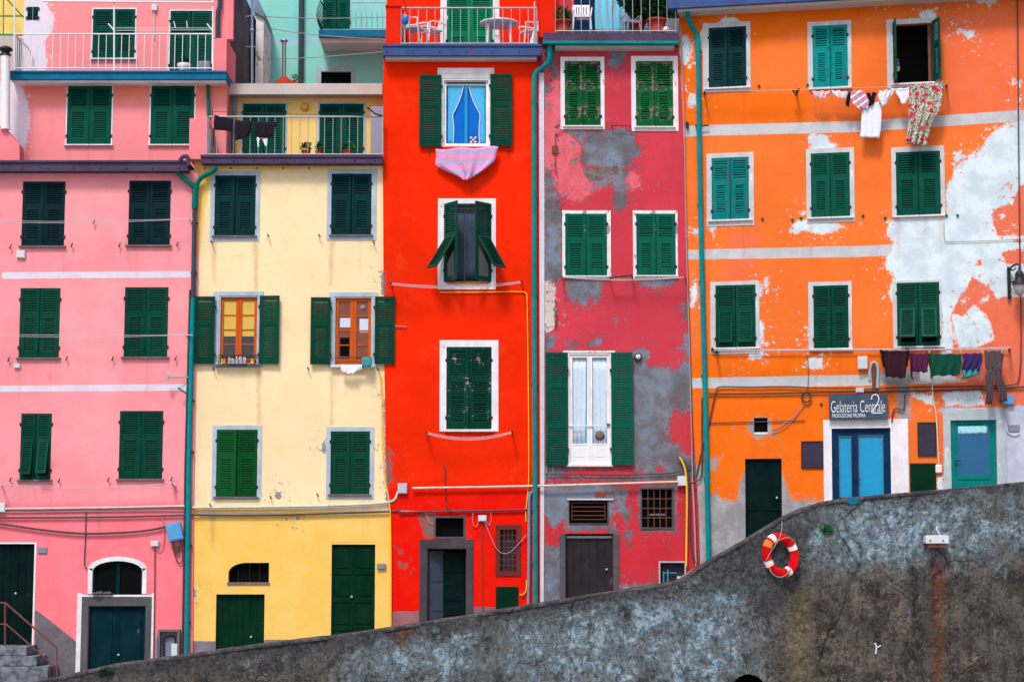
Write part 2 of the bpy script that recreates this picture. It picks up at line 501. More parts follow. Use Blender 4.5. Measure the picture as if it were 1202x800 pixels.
# colours are mostly what the thing itself has under white daylight
M = {}
M['pink'] = plaster('pink_render', C(255, 156, 165), (.92, 1.06), streak=.12, tint=C(255, 172, 182), blot=C(250, 138, 148), bumpk=.4, seed=1.3,
    layers=[('lower', C(253, 124, 136), C(254, 134, 146), .5, .1), ('pale', C(255, 166, 172), C(252, 156, 164), .9, .35),  # 'lower' puts the weaker ground-floor light into a deeper pink
            ('band', C(228, 224, 238), C(222, 212, 230), .015, .012), ('dado', C(125, 118, 126), C(105, 98, 108), .03, .03),
            ('rust', C(225, 110, 100), C(215, 100, 92), .16, .1)])
M['pinkmid'] = plaster('coral_pink_render', C(255, 150, 154), (.94, 1.05), seed=2.1, tint=C(255, 156, 138),
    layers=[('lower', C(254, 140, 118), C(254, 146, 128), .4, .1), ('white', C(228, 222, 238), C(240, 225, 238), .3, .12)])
M['yellow'] = plaster('cream_yellow_render', C(253, 228, 182), (.95, 1.05), streak=.16, tint=C(255, 236, 196), bumpk=.25, seed=3.4, blot=C(251, 217, 152),
    layers=[('lower', C(249, 202, 98), C(251, 209, 116), .1, .08), ('rust', C(205, 150, 80), C(190, 165, 125), .13, .09),  # 'lower' is a stronger yellow paint, deepened for the dimmer ground floor
            ('cem', C(165, 160, 158), C(140, 138, 145), .2, .16), ('dado', C(140, 135, 150), C(120, 116, 132), .04, .04)])
M['ochre'] = plaster('ochre_render', C(254, 214, 130), (.93, 1.05), seed=4.0)
M['red'] = plaster('red_render', C(249, 43, 3), (.88, 1.08), streak=.13, tint=C(251, 58, 10), blot=C(246, 62, 22), bumpk=.45, seed=5.2,
    layers=[('lower', C(236, 18, 6), C(242, 28, 8), .5, .2), ('cem', C(165, 90, 80), C(130, 110, 108), .2, .16),
            ('dado', C(165, 110, 118), C(140, 100, 110), .06, .05)])
M['rose'] = plaster('rose_render', C(214, 66, 82), (.88, 1.05), streak=.2, tint=C(222, 76, 90), bumpk=.6, seed=6.1,
    layers=[('lower', C(202, 48, 60), C(208, 54, 66), .4, .15), ('salmon', C(232, 116, 128), C(226, 96, 110), .4, .3),
            ('cream', C(228, 218, 208), C(206, 196, 190), .22, .14), ('cem', C(130, 142, 160), C(106, 102, 106), .36, .4),
            ('hole', C(112, 104, 104), C(150, 138, 130), .25, .2), ('red', C(208, 58, 70), C(200, 70, 80), .26, .22)])
M['orange'] = plaster('orange_render', C(249, 121, 52), (.9, 1.07), streak=.15, tint=C(248, 124, 64), bumpk=.4, seed=7.7,
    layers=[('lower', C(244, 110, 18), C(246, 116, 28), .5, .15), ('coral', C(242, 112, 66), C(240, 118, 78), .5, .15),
            ('band', C(206, 206, 208), C(188, 192, 198), .03, .04), ('white', C(224, 239, 245), C(200, 217, 230), .22, .26),
            ('cem', C(178, 176, 176), C(142, 142, 150), .22, .26), ('lilac', C(205, 208, 225), C(180, 186, 208), .22, .14),
            ('island', C(238, 112, 80), C(234, 120, 92), .2, .17)])
M['teal_wall'] = plaster('turquoise_render', C(144, 224, 214), (.92, 1.05), seed=8.3, streak=.2,
    layers=[('band', C(170, 215, 228), C(160, 205, 220), .01, .01)])
M['far_yellow'] = plaster('pale_yellow_render', C(252, 220, 130), seed=9.1)
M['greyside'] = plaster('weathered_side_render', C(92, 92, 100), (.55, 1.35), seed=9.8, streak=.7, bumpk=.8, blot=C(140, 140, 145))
M['pink_plain'] = plaster('pink_parapet_render', C(251, 138, 146), seed=10.3)
M['red_plain'] = plaster('red_parapet_render', C(248, 40, 5), seed=10.9)
M['white_strip'] = plaster('white_pilaster_paint', C(226, 224, 236), seed=11.4, blot=C(160, 150, 160))
M['grey_slab'] = plaster('pale_concrete', C(212, 200, 194), (.85, 1.06), seed=12.0, streak=.3)
M['stone'] = plaster('grey_stone', C(98, 96, 104), (.72, 1.25), seed=12.9, streak=.3, bumpk=.7)
M['stone_dk'] = plaster('dark_stone', C(78, 72, 78), (.72, 1.3), seed=13.5, streak=.3, bumpk=.7)
M['sur_blue'] = paint('pale_blue_grey_trim', C(176, 192, 206), C(215, 205, 185), .04, .8)
M['sur_white'] = paint('white_trim', C(236, 232, 238), C(200, 190, 195), .03, .8)
M['sur_peel'] = paint('flaking_white_trim', C(236, 234, 232), C(150, 148, 156), .26, .85)
M['sur_grey'] = paint('pale_grey_trim', C(200, 203, 206), C(226, 230, 236), .08, .85)
M['stone_trim'] = paint('pale_stone_trim', C(178, 190, 196), C(215, 215, 222), .15, .85)
M['sill'] = paint('sill_stone', C(122, 104, 104), C(160, 150, 150), .1, .8)
M['sill_w'] = paint('white_sill', C(228, 222, 222), C(170, 150, 145), .12, .8)
M['g_teal'] = paint('dark_teal_shutter_paint', C(2, 44, 48), C(120, 140, 140), -.13, .5)
M['g_old'] = paint('faded_dark_shutter_paint', C(2, 34, 42), C(150, 130, 140), -.02, .6)
M['g_dark'] = paint('bottle_green_shutter_paint', C(0, 58, 42), C(90, 110, 100), -.15, .45)
M['g_deep'] = paint('deep_green_shutter_paint', C(0, 62, 48), C(90, 120, 110), -.13, .45)
M['g_mid'] = paint('green_shutter_paint', C(0, 72, 60), C(140, 160, 150), -.1, .5)
M['g_leaf'] = paint('grass_green_shutter_paint', C(2, 70, 26), C(120, 110, 60), -.02, .5)
M['g_worn'] = paint('flaking_green_shutter_paint', C(6, 84, 42), C(136, 112, 104), .3, .7)
M['g_worn2'] = paint('peeling_dark_green_shutter_paint', C(0, 58, 44), C(170, 150, 160), .17, .6)
M['g_chip'] = paint('chipped_green_shutter_paint', C(0, 82, 66), C(130, 170, 150), .08, .5)
M['g_turq'] = paint('weathered_turquoise_shutter_paint', C(0, 112, 112), C(60, 96, 98), .3, .6)
M['g_turq2'] = paint('turquoise_shutter_paint', C(0, 126, 126), C(40, 90, 86), .24, .6)
M['g_bright'] = paint('bright_green_shutter_paint', C(0, 118, 80), C(90, 150, 120), -.1, .5)
M['d_green'] = paint('dark_green_door_paint', C(0, 44, 26), C(60, 80, 70), -.15, .45)
M['d_black'] = paint('black_green_door_paint', C(0, 26, 28), C(50, 70, 66), -.15, .45)
M['d_teal'] = paint('petrol_door_paint', C(0, 40, 50), C(70, 90, 95), -.02, .55)
M['d_blue'] = paint('navy_blue_door_paint', C(4, 52, 90), None, 0, .4)
M['d_turq'] = paint('sea_green_door_paint', C(4, 122, 116), C(60, 160, 150), -.1, .45)
M['d_wood'] = paint('blackened_wood', C(46, 42, 46), C(84, 80, 84), .06, .75)
M['d_slate'] = paint('weathered_blue_door_paint', C(66, 78, 94), C(96, 108, 122), .1, .6)
M['wood'] = paint('varnished_orange_wood', C(205, 88, 26), C(150, 60, 20), -.02, .4)
M['white_frame'] = paint('white_window_paint', C(240, 238, 242), None, 0, .4)
M['dark'] = flat('dark_interior', (.004, .0045, .005, 1), .9, 0, .02)
M['interior'] = flat('dim_room', (.012, .012, .013, 1), .9, 0, .02)
M['iron'] = flat('dark_iron', C(40, 40, 44), .5, .4)
M['rustiron'] = paint('rusty_iron', C(120, 74, 62), C(70, 40, 36), .1, .7)
M['rail'] = flat('galvanised_rail', C(176, 178, 184), .45, .3)
M['railw'] = flat('white_rail_paint', C(240, 236, 240), .45)
M['railg'] = flat('green_rail_paint', C(0, 130, 80), .5)
M['copper'] = paint('purple_brown_gutter', C(82, 66, 92), C(54, 92, 130), .06, .45)
M['bluegutter'] = paint('blue_edge_flashing', C(24, 108, 148), C(60, 80, 120), .06, .45)
M['bluepurple'] = paint('blue_violet_edge_flashing', C(62, 88, 140), C(92, 72, 120), .22, .45)
M['pipe_teal'] = paint('turquoise_pipe_paint', C(0, 138, 144), C(70, 120, 122), .09, .5)
M['pipe_green'] = paint('green_pipe_paint', C(0, 112, 98), C(50, 80, 80), .02, .4)
M['pipe_dark'] = paint('dark_grey_pipe', C(66, 78, 88), C(100, 100, 105), .02, .5)
M['pipe_grey'] = paint('grey_plastic_pipe', C(122, 142, 164), None, 0, .5)
M['pipe_blue'] = paint('pale_blue_pipe', C(60, 150, 165), None, 0, .5)
M['conduit'] = paint('ivory_conduit', C(226, 208, 186), C(180, 160, 140), .0, .6)
M['conduitw'] = paint('white_conduit', C(214, 210, 205), C(160, 150, 150), .0, .6)
M['yellowhose'] = flat('yellow_gas_pipe', C(248, 196, 30), .5)
M['cable'] = flat('grey_black_cable', C(70, 66, 70), .7)
M['cablel'] = flat('light_cable', C(165, 150, 150), .7)
M['line'] = flat('washing_line_cord', C(196, 190, 196), .8)
M['boxw'] = flat('white_plastic_box', C(214, 218, 226), .5)
M['boxlilac'] = flat('lilac_plastic_box', C(196, 190, 210), .5)
M['boxblue'] = paint('pale_blue_box', C(96, 166, 220), C(140, 160, 180), -.05, .5)
M['plaque'] = flat('grey_plaque', C(128, 134, 150), .6)
M['slate'] = paint('slate_board', C(62, 56, 74), C(90, 84, 96), .05, .8)
M['signboard'] = paint('blue_grey_signboard', C(70, 84, 104), C(90, 104, 120), -.05, .6)
M['letter'] = flat('white_lettering', C(240, 242, 245), .6)
M['glass'] = flat('dark_window_glass', (.02, .022, .025, 1), .08, 0, .6)
M['glass_blue'] = flat('blue_glass', C(14, 152, 204), .16, 0, .3, .2)  # opaque, bright blue base colour
M['glass_door'] = flat('turquoise_door_glass', C(8, 92, 142), .15, 0, .5, .2)
M['glass_room'] = flat('blue_room_glass', C(4, 108, 208), .25, 0, .1, .15)
M['pane_cream'] = flat('pane_with_cream_blind', C(214, 170, 60), .2, 0, .5, .25)
M['pane_brown'] = flat('pane_with_brown_curtain', C(126, 62, 40), .12, 0, .5, .5)
M['cur_white'] = cloth('white_blue_curtain', C(206, 226, 242), C(170, 205, 235), 'speck')
M['cur_blue'] = cloth('light_blue_curtain', C(86, 190, 242), C(30, 150, 228), 'speck')
M['cur_cyan'] = cloth('cyan_curtain', C(128, 214, 244), C(100, 200, 240), 'speck')
M['cur_dark'] = cloth('dark_blue_curtain', C(62, 80, 98), C(40, 56, 76), 'speck')
M['cur_gold'] = cloth('golden_blind', C(222, 186, 92))
M['lace'] = cloth('white_lace', C(170, 226, 240), C(60, 150, 190), 'speck')
M['c_black'] = cloth('black_cloth', C(34, 28, 40))
M['c_maroon'] = cloth('maroon_cloth', C(54, 28, 40))
M['c_plum'] = cloth('plum_cloth', C(84, 34, 70))
M['c_green'] = cloth('dark_green_cloth', C(14, 74, 58))
M['c_violet'] = cloth('violet_cloth', C(56, 44, 100))
M['c_jean'] = cloth('faded_brown_denim', C(88, 74, 78), C(120, 100, 98), 'speck')
M['c_white'] = cloth('white_cotton', C(240, 238, 246))
M['c_pinkw'] = cloth('pale_pink_cotton', C(248, 206, 218), C(232, 120, 140), 'speck')
M['c_stripe'] = cloth('striped_towel', C(244, 240, 244), C(238, 130, 150), 'stripe', .14)
M['c_dishcloth'] = cloth('pale_blue_white_towel', C(236, 240, 250), C(190, 205, 240), 'speck')
M['c_floral'] = cloth('floral_print_cotton', C(222, 214, 200), C(226, 40, 62), 'floral')
M['c_pinkband'] = cloth('pink_patterned_cloth', C(196, 168, 214), C(240, 150, 196), 'band', .26)
M['c_teal'] = cloth('teal_cloth', C(60, 150, 160))
M['leaf'] = paint('leaf_green', C(44, 104, 40), C(92, 140, 60), .2, .5, .35)
M['leaf_dk'] = paint('dark_leaf_green', C(26, 76, 36), C(60, 116, 48), .2, .5, .35)
M['weed'] = paint('weed_green', C(40, 120, 60), C(80, 150, 70), .2, .6, .3)
M['terra'] = paint('terracotta', C(176, 66, 50), C(140, 54, 44), .0, .8)
M['plastic'] = flat('white_plastic', C(232, 228, 234), .4)
M['plastic_g'] = flat('grey_plastic', C(150, 158, 180), .4)
M['blueplastic'] = flat('blue_plastic', C(30, 120, 200), .35)
M['lampglass'] = flat('lamp_glass', C(176, 170, 180), .15, 0, .5)
M['ochre_lamp'] = flat('ochre_lamp', C(232, 186, 90), .5)
M['steel'] = flat('stainless_flue', C(170, 170, 172), .35, .7)
M['buoy_red'] = paint('red_buoy', C(206, 12, 22), C(226, 90, 60), .02, .6, .2)
M['buoy_white'] = flat('white_buoy_band', C(236, 226, 220), .6)
M['buoy_orange'] = flat('sun_faded_buoy_band', C(226, 128, 48), .7)
M['rope'] = flat('grey_rope', C(150, 140, 128), .9)
M['brick_red'] = plaster('red_brick_surround', C(122, 52, 46), (.75, 1.2), seed=14.2)

def concrete_wall():
    s = NB('stained_concrete')
    big = s.noise(.5, 5, .6); mid = s.noise(1.6, 8, .72); fine = s.noise(8, 9, .8, dist=.4); vf = s.noise(34, 5, .75)
    n1 = s.noise(1.7, 11, .76, s.scale((1, 1, 1.15), (4, 0, 9)), dist=.9); n2 = s.noise(6.5, 9, .8, s.scale((1, 1, 1), (1, 5, 2)), dist=.6)
    pale = s.attr('pale'); brown = s.attr('brown'); top = s.attr('topdark'); rust = s.attr('rust'); buff = s.attr('buff')
    bm = s.step(s.math('ADD', brown, s.math('MULTIPLY', s.math('SUBTRACT', mid, .5), 1.6)), -.4, .5, 0, 1)
    c = s.mix(s.step(mid, .38, .62), C(58, 60, 62), C(106, 107, 108))
    c = s.mix(s.math('MULTIPLY', bm, .7), c, s.mix(s.step(mid, .35, .65), C(48, 41, 37), C(100, 88, 77)))
    c = s.mix(s.step(fine, .46, .66, 0, .5), c, C(40, 38, 40))
    nn = s.math('ADD', s.math('MULTIPLY', n1, .62), s.math('MULTIPLY', n2, .38))
    cov = s.math('MINIMUM', s.math('MAXIMUM', s.math('MULTIPLY', s.math('ADD', pale, .25), .11), -.04), .075)
    v = s.math('ADD', s.math('SUBTRACT', nn, .5), cov)
    v = s.math('ADD', v, s.math('MULTIPLY', s.math('SUBTRACT', big, .5), .16))
    midc = s.mix(bm, s.mix(s.step(fine, .4, .6), C(86, 102, 112), C(130, 138, 142)), s.mix(s.step(fine, .4, .6), C(88, 78, 70), C(130, 118, 106)))
    brc = s.mix(bm, s.mix(s.step(fine, .4, .6), C(108, 144, 166), C(178, 194, 204)), s.mix(s.step(fine, .4, .6), C(128, 122, 116), C(168, 162, 154)))
    m1 = s.step(v, -.035, .03); m2 = s.step(v, .05, .1)
    c = s.mix(s.math('MULTIPLY', m1, .85), c, midc)
    c = s.mix(s.math('MULTIPLY', m2, .8), c, brc)
    sp = s.step(s.noise(11, 8, .82, s.scale((1, 1, 1), (7, 2, 3)), dist=.5), .54, .58, 0, .8)
    c = s.mix(s.math('MULTIPLY', sp, .8), c, C(44, 42, 45))
    pit = s.step(s.voro(3.1, s.mix(.1, s.co, s.noise(4, 5, .6, col=True))), .13, .09, 0, .65)
    c = s.mix(s.math('MULTIPLY', pit, s.step(s.noise(1.3, 3, .5, s.scale((1, 1, 1), (2, 9, 4))), .5, .56)), c, C(34, 32, 34))
    sp2 = s.step(s.noise(24, 6, .85, s.scale((1, 1, .8), (1, 2, 8))), .6, .64, 0, .75)
    c = s.mix(sp2, c, C(176, 178, 186))
    run = s.math('MULTIPLY', s.step(s.noise(1.0, 6, .62, s.scale((7, 7, .35))), .6, .72), s.step(s.noise(.8, 3, .5, s.scale((1, 1, 1), (3, 3, 3))), .46, .6))
    c = s.mix(s.math('MULTIPLY', run, .4), c, C(150, 156, 170))
    rn2 = s.step(s.noise(1.0, 7, .66, s.scale((4.5, 4.5, .3), (8, 0, 2))), .5, .68, 0, .42)
    c = s.mix(rn2, c, C(32, 30, 32))
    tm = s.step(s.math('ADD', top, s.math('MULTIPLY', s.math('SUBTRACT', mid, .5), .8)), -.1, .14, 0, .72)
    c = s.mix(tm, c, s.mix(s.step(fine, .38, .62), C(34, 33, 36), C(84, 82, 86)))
    uf = s.step(s.math('ADD', buff, s.math('MULTIPLY', s.math('SUBTRACT', nn, .5), 1.5)), -.2, .25, 0, .6)
    c = s.mix(uf, c, s.mix(s.step(fine, .4, .6), C(80, 72, 54), C(138, 128, 96)))
    rm = s.step(s.math('ADD', rust, s.math('MULTIPLY', s.math('SUBTRACT', s.noise(3, 8, .75, s.scale((2.5, 2.5, .6))), .5), .7)), -.16, .12, 0, .6)
    c = s.mix(rm, c, s.mix(s.step(fine, .38, .62), C(66, 34, 24), C(140, 66, 34)))
    cr = s.voro(.42, s.mix(.16, s.co, s.noise(2.5, 6, .65, col=True)), 'DISTANCE_TO_EDGE')
    cm = s.math('MULTIPLY', s.step(cr, .007, .002), s.step(big, .5, .58))
    c = s.mix(s.math('MULTIPLY', cm, .6), c, C(22, 21, 23))
    h = s.math('ADD', s.math('MULTIPLY', mid, 1.2), s.math('ADD', s.math('MULTIPLY', fine, 1.0), s.math('MULTIPLY', vf, .4)))
    h = s.math('SUBTRACT', h, s.math('ADD', s.math('MULTIPLY', cm, 1.0), s.math('ADD', s.math('MULTIPLY', sp, .6), s.math('MULTIPLY', pit, .5))))
    h = s.math('ADD', h, s.math('MULTIPLY', m2, .35))
    return s.done(c, .92, s.bump(h, .75, .022), spec=.04)
M['concrete'] = concrete_wall()

def cap_mat():
    s = NB('worn_concrete_coping')
    n = s.noise(2, 7, .7); f = s.noise(14, 6, .75)
    c = s.mix(s.step(n, .35, .65), C(58, 56, 60), C(104, 100, 104))
    c = s.mix(s.step(f, .45, .62, 0, .85), c, C(36, 35, 38))
    return s.done(c, .9, s.bump(f, .7, .02), spec=.2)
M['cap'] = cap_mat()

def ground_mat(name, a, b, sc):
    s = NB(name)
    n = s.noise(sc, 7, .7); f = s.noise(sc * 9, 5, .7)
    c = s.mix(s.step(n, .35, .65), a, b)
    c = s.mix(s.step(f, .5, .75, 0, .5), c, tuple(x * .6 for x in a[:3]) + (1,))
    return s.done(c, .9, s.bump(f, .5, .02), spec=.2)
M['quay'] = ground_mat('quay_concrete', C(150, 146, 142), C(176, 170, 164), .4)
M['street'] = ground_mat('street_paving', C(112, 108, 108), C(140, 134, 132), .8)

def gravelly():
    s = NB('rough_steps_stone')
    n = s.noise(4, 8, .75); f = s.noise(16, 6, .75)
    c = s.mix(s.step(n, .38, .62), C(70, 72, 80), C(140, 150, 162))
    c = s.mix(s.step(f, .5, .7, 0, .6), c, C(48, 46, 50))
    return s.done(c, .9, s.bump(f, .9, .03), spec=.2)
M['steps'] = gravelly()
# ------------------------------------------------------------------ windows, shutters, doors
def leaf_frame(hu, hy, sgn, th):
    du, dy = sgn * math.cos(th), -math.sin(th)
    cu, cy = -sgn * math.sin(th), -math.cos(th)
    return lambda a, c, b: (hu + du * a + cu * c, hy + dy * a + cy * c, b)

def xbox(mb, T, a0, a1, c0, c1, b0, b1, m=0):
    vs = [T(a, c, b) for b in (b0, b1) for c in (c0, c1) for a in (a0, a1)]
    mb.add(vs, [(0, 1, 5, 4), (1, 3, 7, 5), (3, 2, 6, 7), (2, 0, 4, 6), (4, 5, 7, 6), (0, 2, 3, 1)], m)

def slats(mb, T, a0, a1, b0, b1, th, pitch, rg, miss=0.0, m=0, flip=False):
    n = max(2, int(round((b1 - b0) / pitch))); p = (b1 - b0) / n
    for i in range(n):
        z = b0 + p * i; j = rg.uniform(-.009, .009) if rg.random() < miss * 5 else 0
        lo, hi = z + .004 + j, z + p * (.97 if flip else .78)
        c0, c1 = (th * .25, th * .85) if not flip else (th * .75, th * .15)
        prof = [(c1, lo), (c1, lo + .009), (c0, hi), (c0, hi - .009)]
        vs = [T(a0, c, b) for c, b in prof] + [T(a1, c, b + j) for c, b in prof]
        mb.add(vs, [(0, 1, 5, 4), (1, 2, 6, 5), (2, 3, 7, 6), (3, 0, 4, 7)], m)

def leaf(mb, hu, hy, v0, v1, width, sgn, theta=0.0, split=.62, flap=0.0, pitch=.054, th=.035, three=False, miss=0.0, rg=RND, pin=True):
    T = leaf_frame(hu, hy, sgn, math.radians(theta))
    st, h = min(.07, width * .17), v1 - v0
    w = width - .004
    xbox(mb, T, 0, st, 0, th, v0, v1); xbox(mb, T, w - st, w, 0, th, v0, v1)
    rails = [v0, v0 + .09]
    if three:
        a, b = v0 + h * .345, v0 + h * .70
        cuts = [(v0, v0 + .1), (a - .05, a + .05), (b - .045, b + .045), (v1 - .07, v1)]
    else:
        mid = v0 + h * split
        cuts = [(v0, v0 + .1), (mid - .045, mid + .045), (v1 - .07, v1)]
    for c in cuts: xbox(mb, T, st, w - st, .002, th - .002, c[0], c[1])
    for k, (lo, hi) in enumerate(zip(cuts[:-1], cuts[1:])):
        b0, b1 = lo[1], hi[0]
        framed = (k == 0 and not three) or (three and k == 1)
        if framed:
            # a small frame of its own in the lower panel, which can tilt out
            ph = math.radians(flap); F = .05
            if flap:
                TT = lambda a, c, b: T(a, th * .4 + c * math.cos(ph) + (b1 - b) * math.sin(ph), b1 - (b1 - b) * math.cos(ph) + c * math.sin(ph))
                a0, a1 = st - .012, w - st + .012
            else:
                TT = T; a0, a1 = st, w - st
            f0 = th * .35 if not flap else 0
            xbox(mb, TT, a0, a0 + F, f0, th, b0, b1); xbox(mb, TT, a1 - F, a1, f0, th, b0, b1)
            xbox(mb, TT, a0 + F, a1 - F, f0, th, b1 - F, b1); xbox(mb, TT, a0 + F, a1 - F, f0, th, b0, b0 + F)
            slats(mb, TT, a0 + F, a1 - F, b0 + F, b1 - F, th * .9, pitch, rg, miss, 0, theta > 90)
            if flap: xbox(mb, TT, a0 + F, a1 - F, .003, .007, b0 + F, b1 - F)
        else:
            slats(mb, T, st, w - st, b0, b1, th, pitch, rg, miss, 0, theta > 90)
    if pin:
        for q in (.14, .84):
            b = v0 + h * q
            xbox(mb, T, -.035, .03, th * .4, th + .012, b - .035, b + .035, 1)

def closed_window(fac, house, r, mat, surround=None, sur_w=(5, 5, 5, 5), w=0.0, sill='sill', flap=(0, 0), theta=(0, 0), split=.62,
                  miss=0.0, back='dark', sillw=.05, name='window', label=None, three=False, sill_ext=.05):
    """shuttered window in its opening: casing > shutter x2, surround, sill"""
    u0, u1, v0, v1 = fac.R(r, w)
    rg = random.Random(int(r[0] * 13 + r[1]))
    mb = MB(fac)
    mb.box(u0 + .03, u1 - .03, w + .11, w + .14, v0 + .03, v1 - .03)
    mb.ring(u0, u1, v0, v1, .03, .03, .03, .03, w + .012, w + .14, 1)
    win = mb.build(name, [M[back], mat], house, org=((u0 + u1) / 2, w, v0))
    if label: win['label'] = label
    um = (u0 + u1) / 2
    for k, (hu, sg) in enumerate(((u0 + .008, 1), (u1 - .008, -1))):
        mb = MB(fac)
        leaf(mb, hu, w + .02 + rg.uniform(0, .006), v0 + .01, v1 - .008, um - u0 - .011, sg, theta[k] + (0 if theta[k] else rg.choice((0, 0, 1.5, 4.0))), split, flap[k], miss=miss, rg=rg, three=three)
        mb.build('shutter', [mat, M['iron']], win)
    if surround:
        l, t, rr, b = [p / 50.0 for p in sur_w]
        mb = MB(fac)
        if t > 0: mb.box(u0 - l, u1 + rr, w - .014, w + .03, v1 + .001, v1 + t)
        if b > 0: mb.box(u0 - l, u1 + rr, w - .014, w + .03, v0 - b, v0 - .001)
        lo = v0 - .001 if b > 0 else v0
        mb.box(u0 - l, u0 - .001, w - .014, w + .03, lo, v1 + .001); mb.box(u1 + .001, u1 + rr, w - .014, w + .03, lo, v1 + .001)
        mb.build('surround', M[surround], win)
    if sill:
        mb = MB(fac)
        mb.box(u0 - sill_ext, u1 + sill_ext, w - .07, w + .05, v0 - sillw, v0 + .006)
        mb.build('sill', M[sill], win, bevel=.006)
    return win

def surround_box(fac, win, r, ro, mat, w=0.0):
    """a flat painted surround given by its outer and inner photo rectangles"""
    u0, u1, v0, v1 = fac.R(r, w); a0, a1, b0, b1 = fac.R(ro, w)
    mb = MB(fac)
    if b1 > v1 + .004: mb.box(a0, a1, w - .014, w + .03, v1 + .001, b1)
    if b0 < v0 - .004: mb.box(a0, a1, w - .014, w + .03, b0, v0 - .001)
    lo = v0 - .001 if b0 < v0 - .004 else v0
    if a0 < u0 - .004: mb.box(a0, u0 - .001, w - .014, w + .03, lo, v1 + .001)
    if a1 > u1 + .004: mb.box(u1 + .001, a1, w - .014, w + .03, lo, v1 + .001)
    return mb.build('surround', M[mat], win)

def railing(fac, parent, r, w, pitch=.19, mat='rail', rad=.011, top=.018, posts=(), bow=0.0, tag_=None, lower=.04):
    u0, u1, v0, v1 = fac.R(r, w)
    mb = MB(fac)
    mb.tube([(u0, w, v1), (u1, w, v1)], top, 6); mb.tube([(u0, w, v0 + lower), (u1, w, v0 + lower)], top * .8, 6)
    n = int(round((u1 - u0) / pitch))
    for i in range(n + 1):
        u = u0 + (u1 - u0) * i / n
        if bow:
            mb.tube([(u, w - bow * math.sin(PI * min(1, t * 1.15)) * (1 if t < .87 else .3), v1 + (v0 - v1) * t) for t in [k / 7 for k in range(8)]], rad, 5)
        else:
            mb.tube([(u, w, v0), (u, w, v1)], rad, 5)
    for px, ya, yb in posts:
        a = fac.P(px, ya, w); b = fac.P(px, yb, w)
        mb.tube([a, b], .022, 6)
    return mb.build('railing', M[mat], parent)

def part_box(fac, name, r, y0, y1, mat, parent, bevel=0.0, w=None):
    mb = MB(fac); mb.pbox(r, y0, y1, w=w)
    return mb.build(name, M[mat], parent, bevel=bevel)

def single(mb, name, mats, label, cat, group=None, bevel=0.0):
    mats = [M[k] for k in mats] if isinstance(mats, (list, tuple)) else M[mats]
    return tag(mb.build(name, mats, None, bevel=bevel), label, cat, group)

def wire(fac, name, pts, r, w, mat, label, cat='cable', group=None, curve=2, n=6):
    mb = MB(fac); mb.ptube(pts, r, w, n, 0, curve)
    return single(mb, name, mat, label, cat, group)

def boxthing(fac, name, r, w0, mat, label, cat, group=None):
    """small wall box: shallow lid on a body"""
    mb = MB(fac); u0, u1, v0, v1 = fac.R(r)
    mb.box(u0, u1, w0, .02, v0, v1)
    e = min(.015, (u1 - u0) * .12)
    mb.box(u0 + e, u1 - e, w0 - .012, w0 + .002, v0 + e, v1 - e)
    for q in ((u0 + 2.2 * e, v0 + 2.2 * e), (u1 - 2.2 * e, v1 - 2.2 * e)):
        mb.box(q[0] - e * .4, q[0] + e * .4, w0 - .016, w0 - .01, q[1] - e * .4, q[1] + e * .4)
    return single(mb, name, mat, label, cat, group, bevel=.004)

def panel_door(fac, parent, r, w, mat, cols=2, rows=3, th=.05, inset=.012, plain=False, handle=None, split=True, name='door'):
    u0, u1, v0, v1 = fac.R(r, w)
    mb = MB(fac)
    mb.box(u0, u1, w, w + th, v0, v1)
    if plain:
        n = max(2, int((u1 - u0) / .16))
        for i in range(n):
            a, b = u0 + (u1 - u0) * i / n, u0 + (u1 - u0) * (i + 1) / n
            mb.box(a + .006, b - .006, w - .012, w + .002, v0 + .01, v1 - .01)
    else:
        g = .06
        cw, rh = (u1 - u0) / cols, (v1 - v0) / rows
        for i in range(cols):
            for j in range(rows):
                a, b, c, d = u0 + cw * i, u0 + cw * (i + 1), v0 + rh * j, v0 + rh * (j + 1)
                gg = g * .8
                mb.ring(a + .004, b - .004, c + .002, d - .002, gg, gg, gg, gg, w - .022, w + .002)
                mb.box(a + gg + .05, b - gg - .05, w - .016, w + .002, c + gg + .05, d - gg - .05)
    d = mb.build(name, mat, parent, bevel=.004)
    if handle:
        mb = MB(fac); p = fac.P(handle[0], handle[1], w)
        mb.lathe((p[0], w - .005, p[2]), [(.02, 0), (.03, .03), (.028, .05), (.005, .055)], 10, 0, 'y')
        mb.build('handle', M['rail'], d)
    return d
# ================================================================== facades
FA = Facade(110, 0.0)                    # pink, yellow, red, rose share one street line
FO = Facade(808, 0.02, -11.0, .008)      # orange house, turned towards the quay
FW = Facade(601, -4.0)                   # retaining wall
BASE = 1.0
def base(px, w=0.0, fac=FA): return (fac.uv(px, HZ, w)[0], w, BASE)

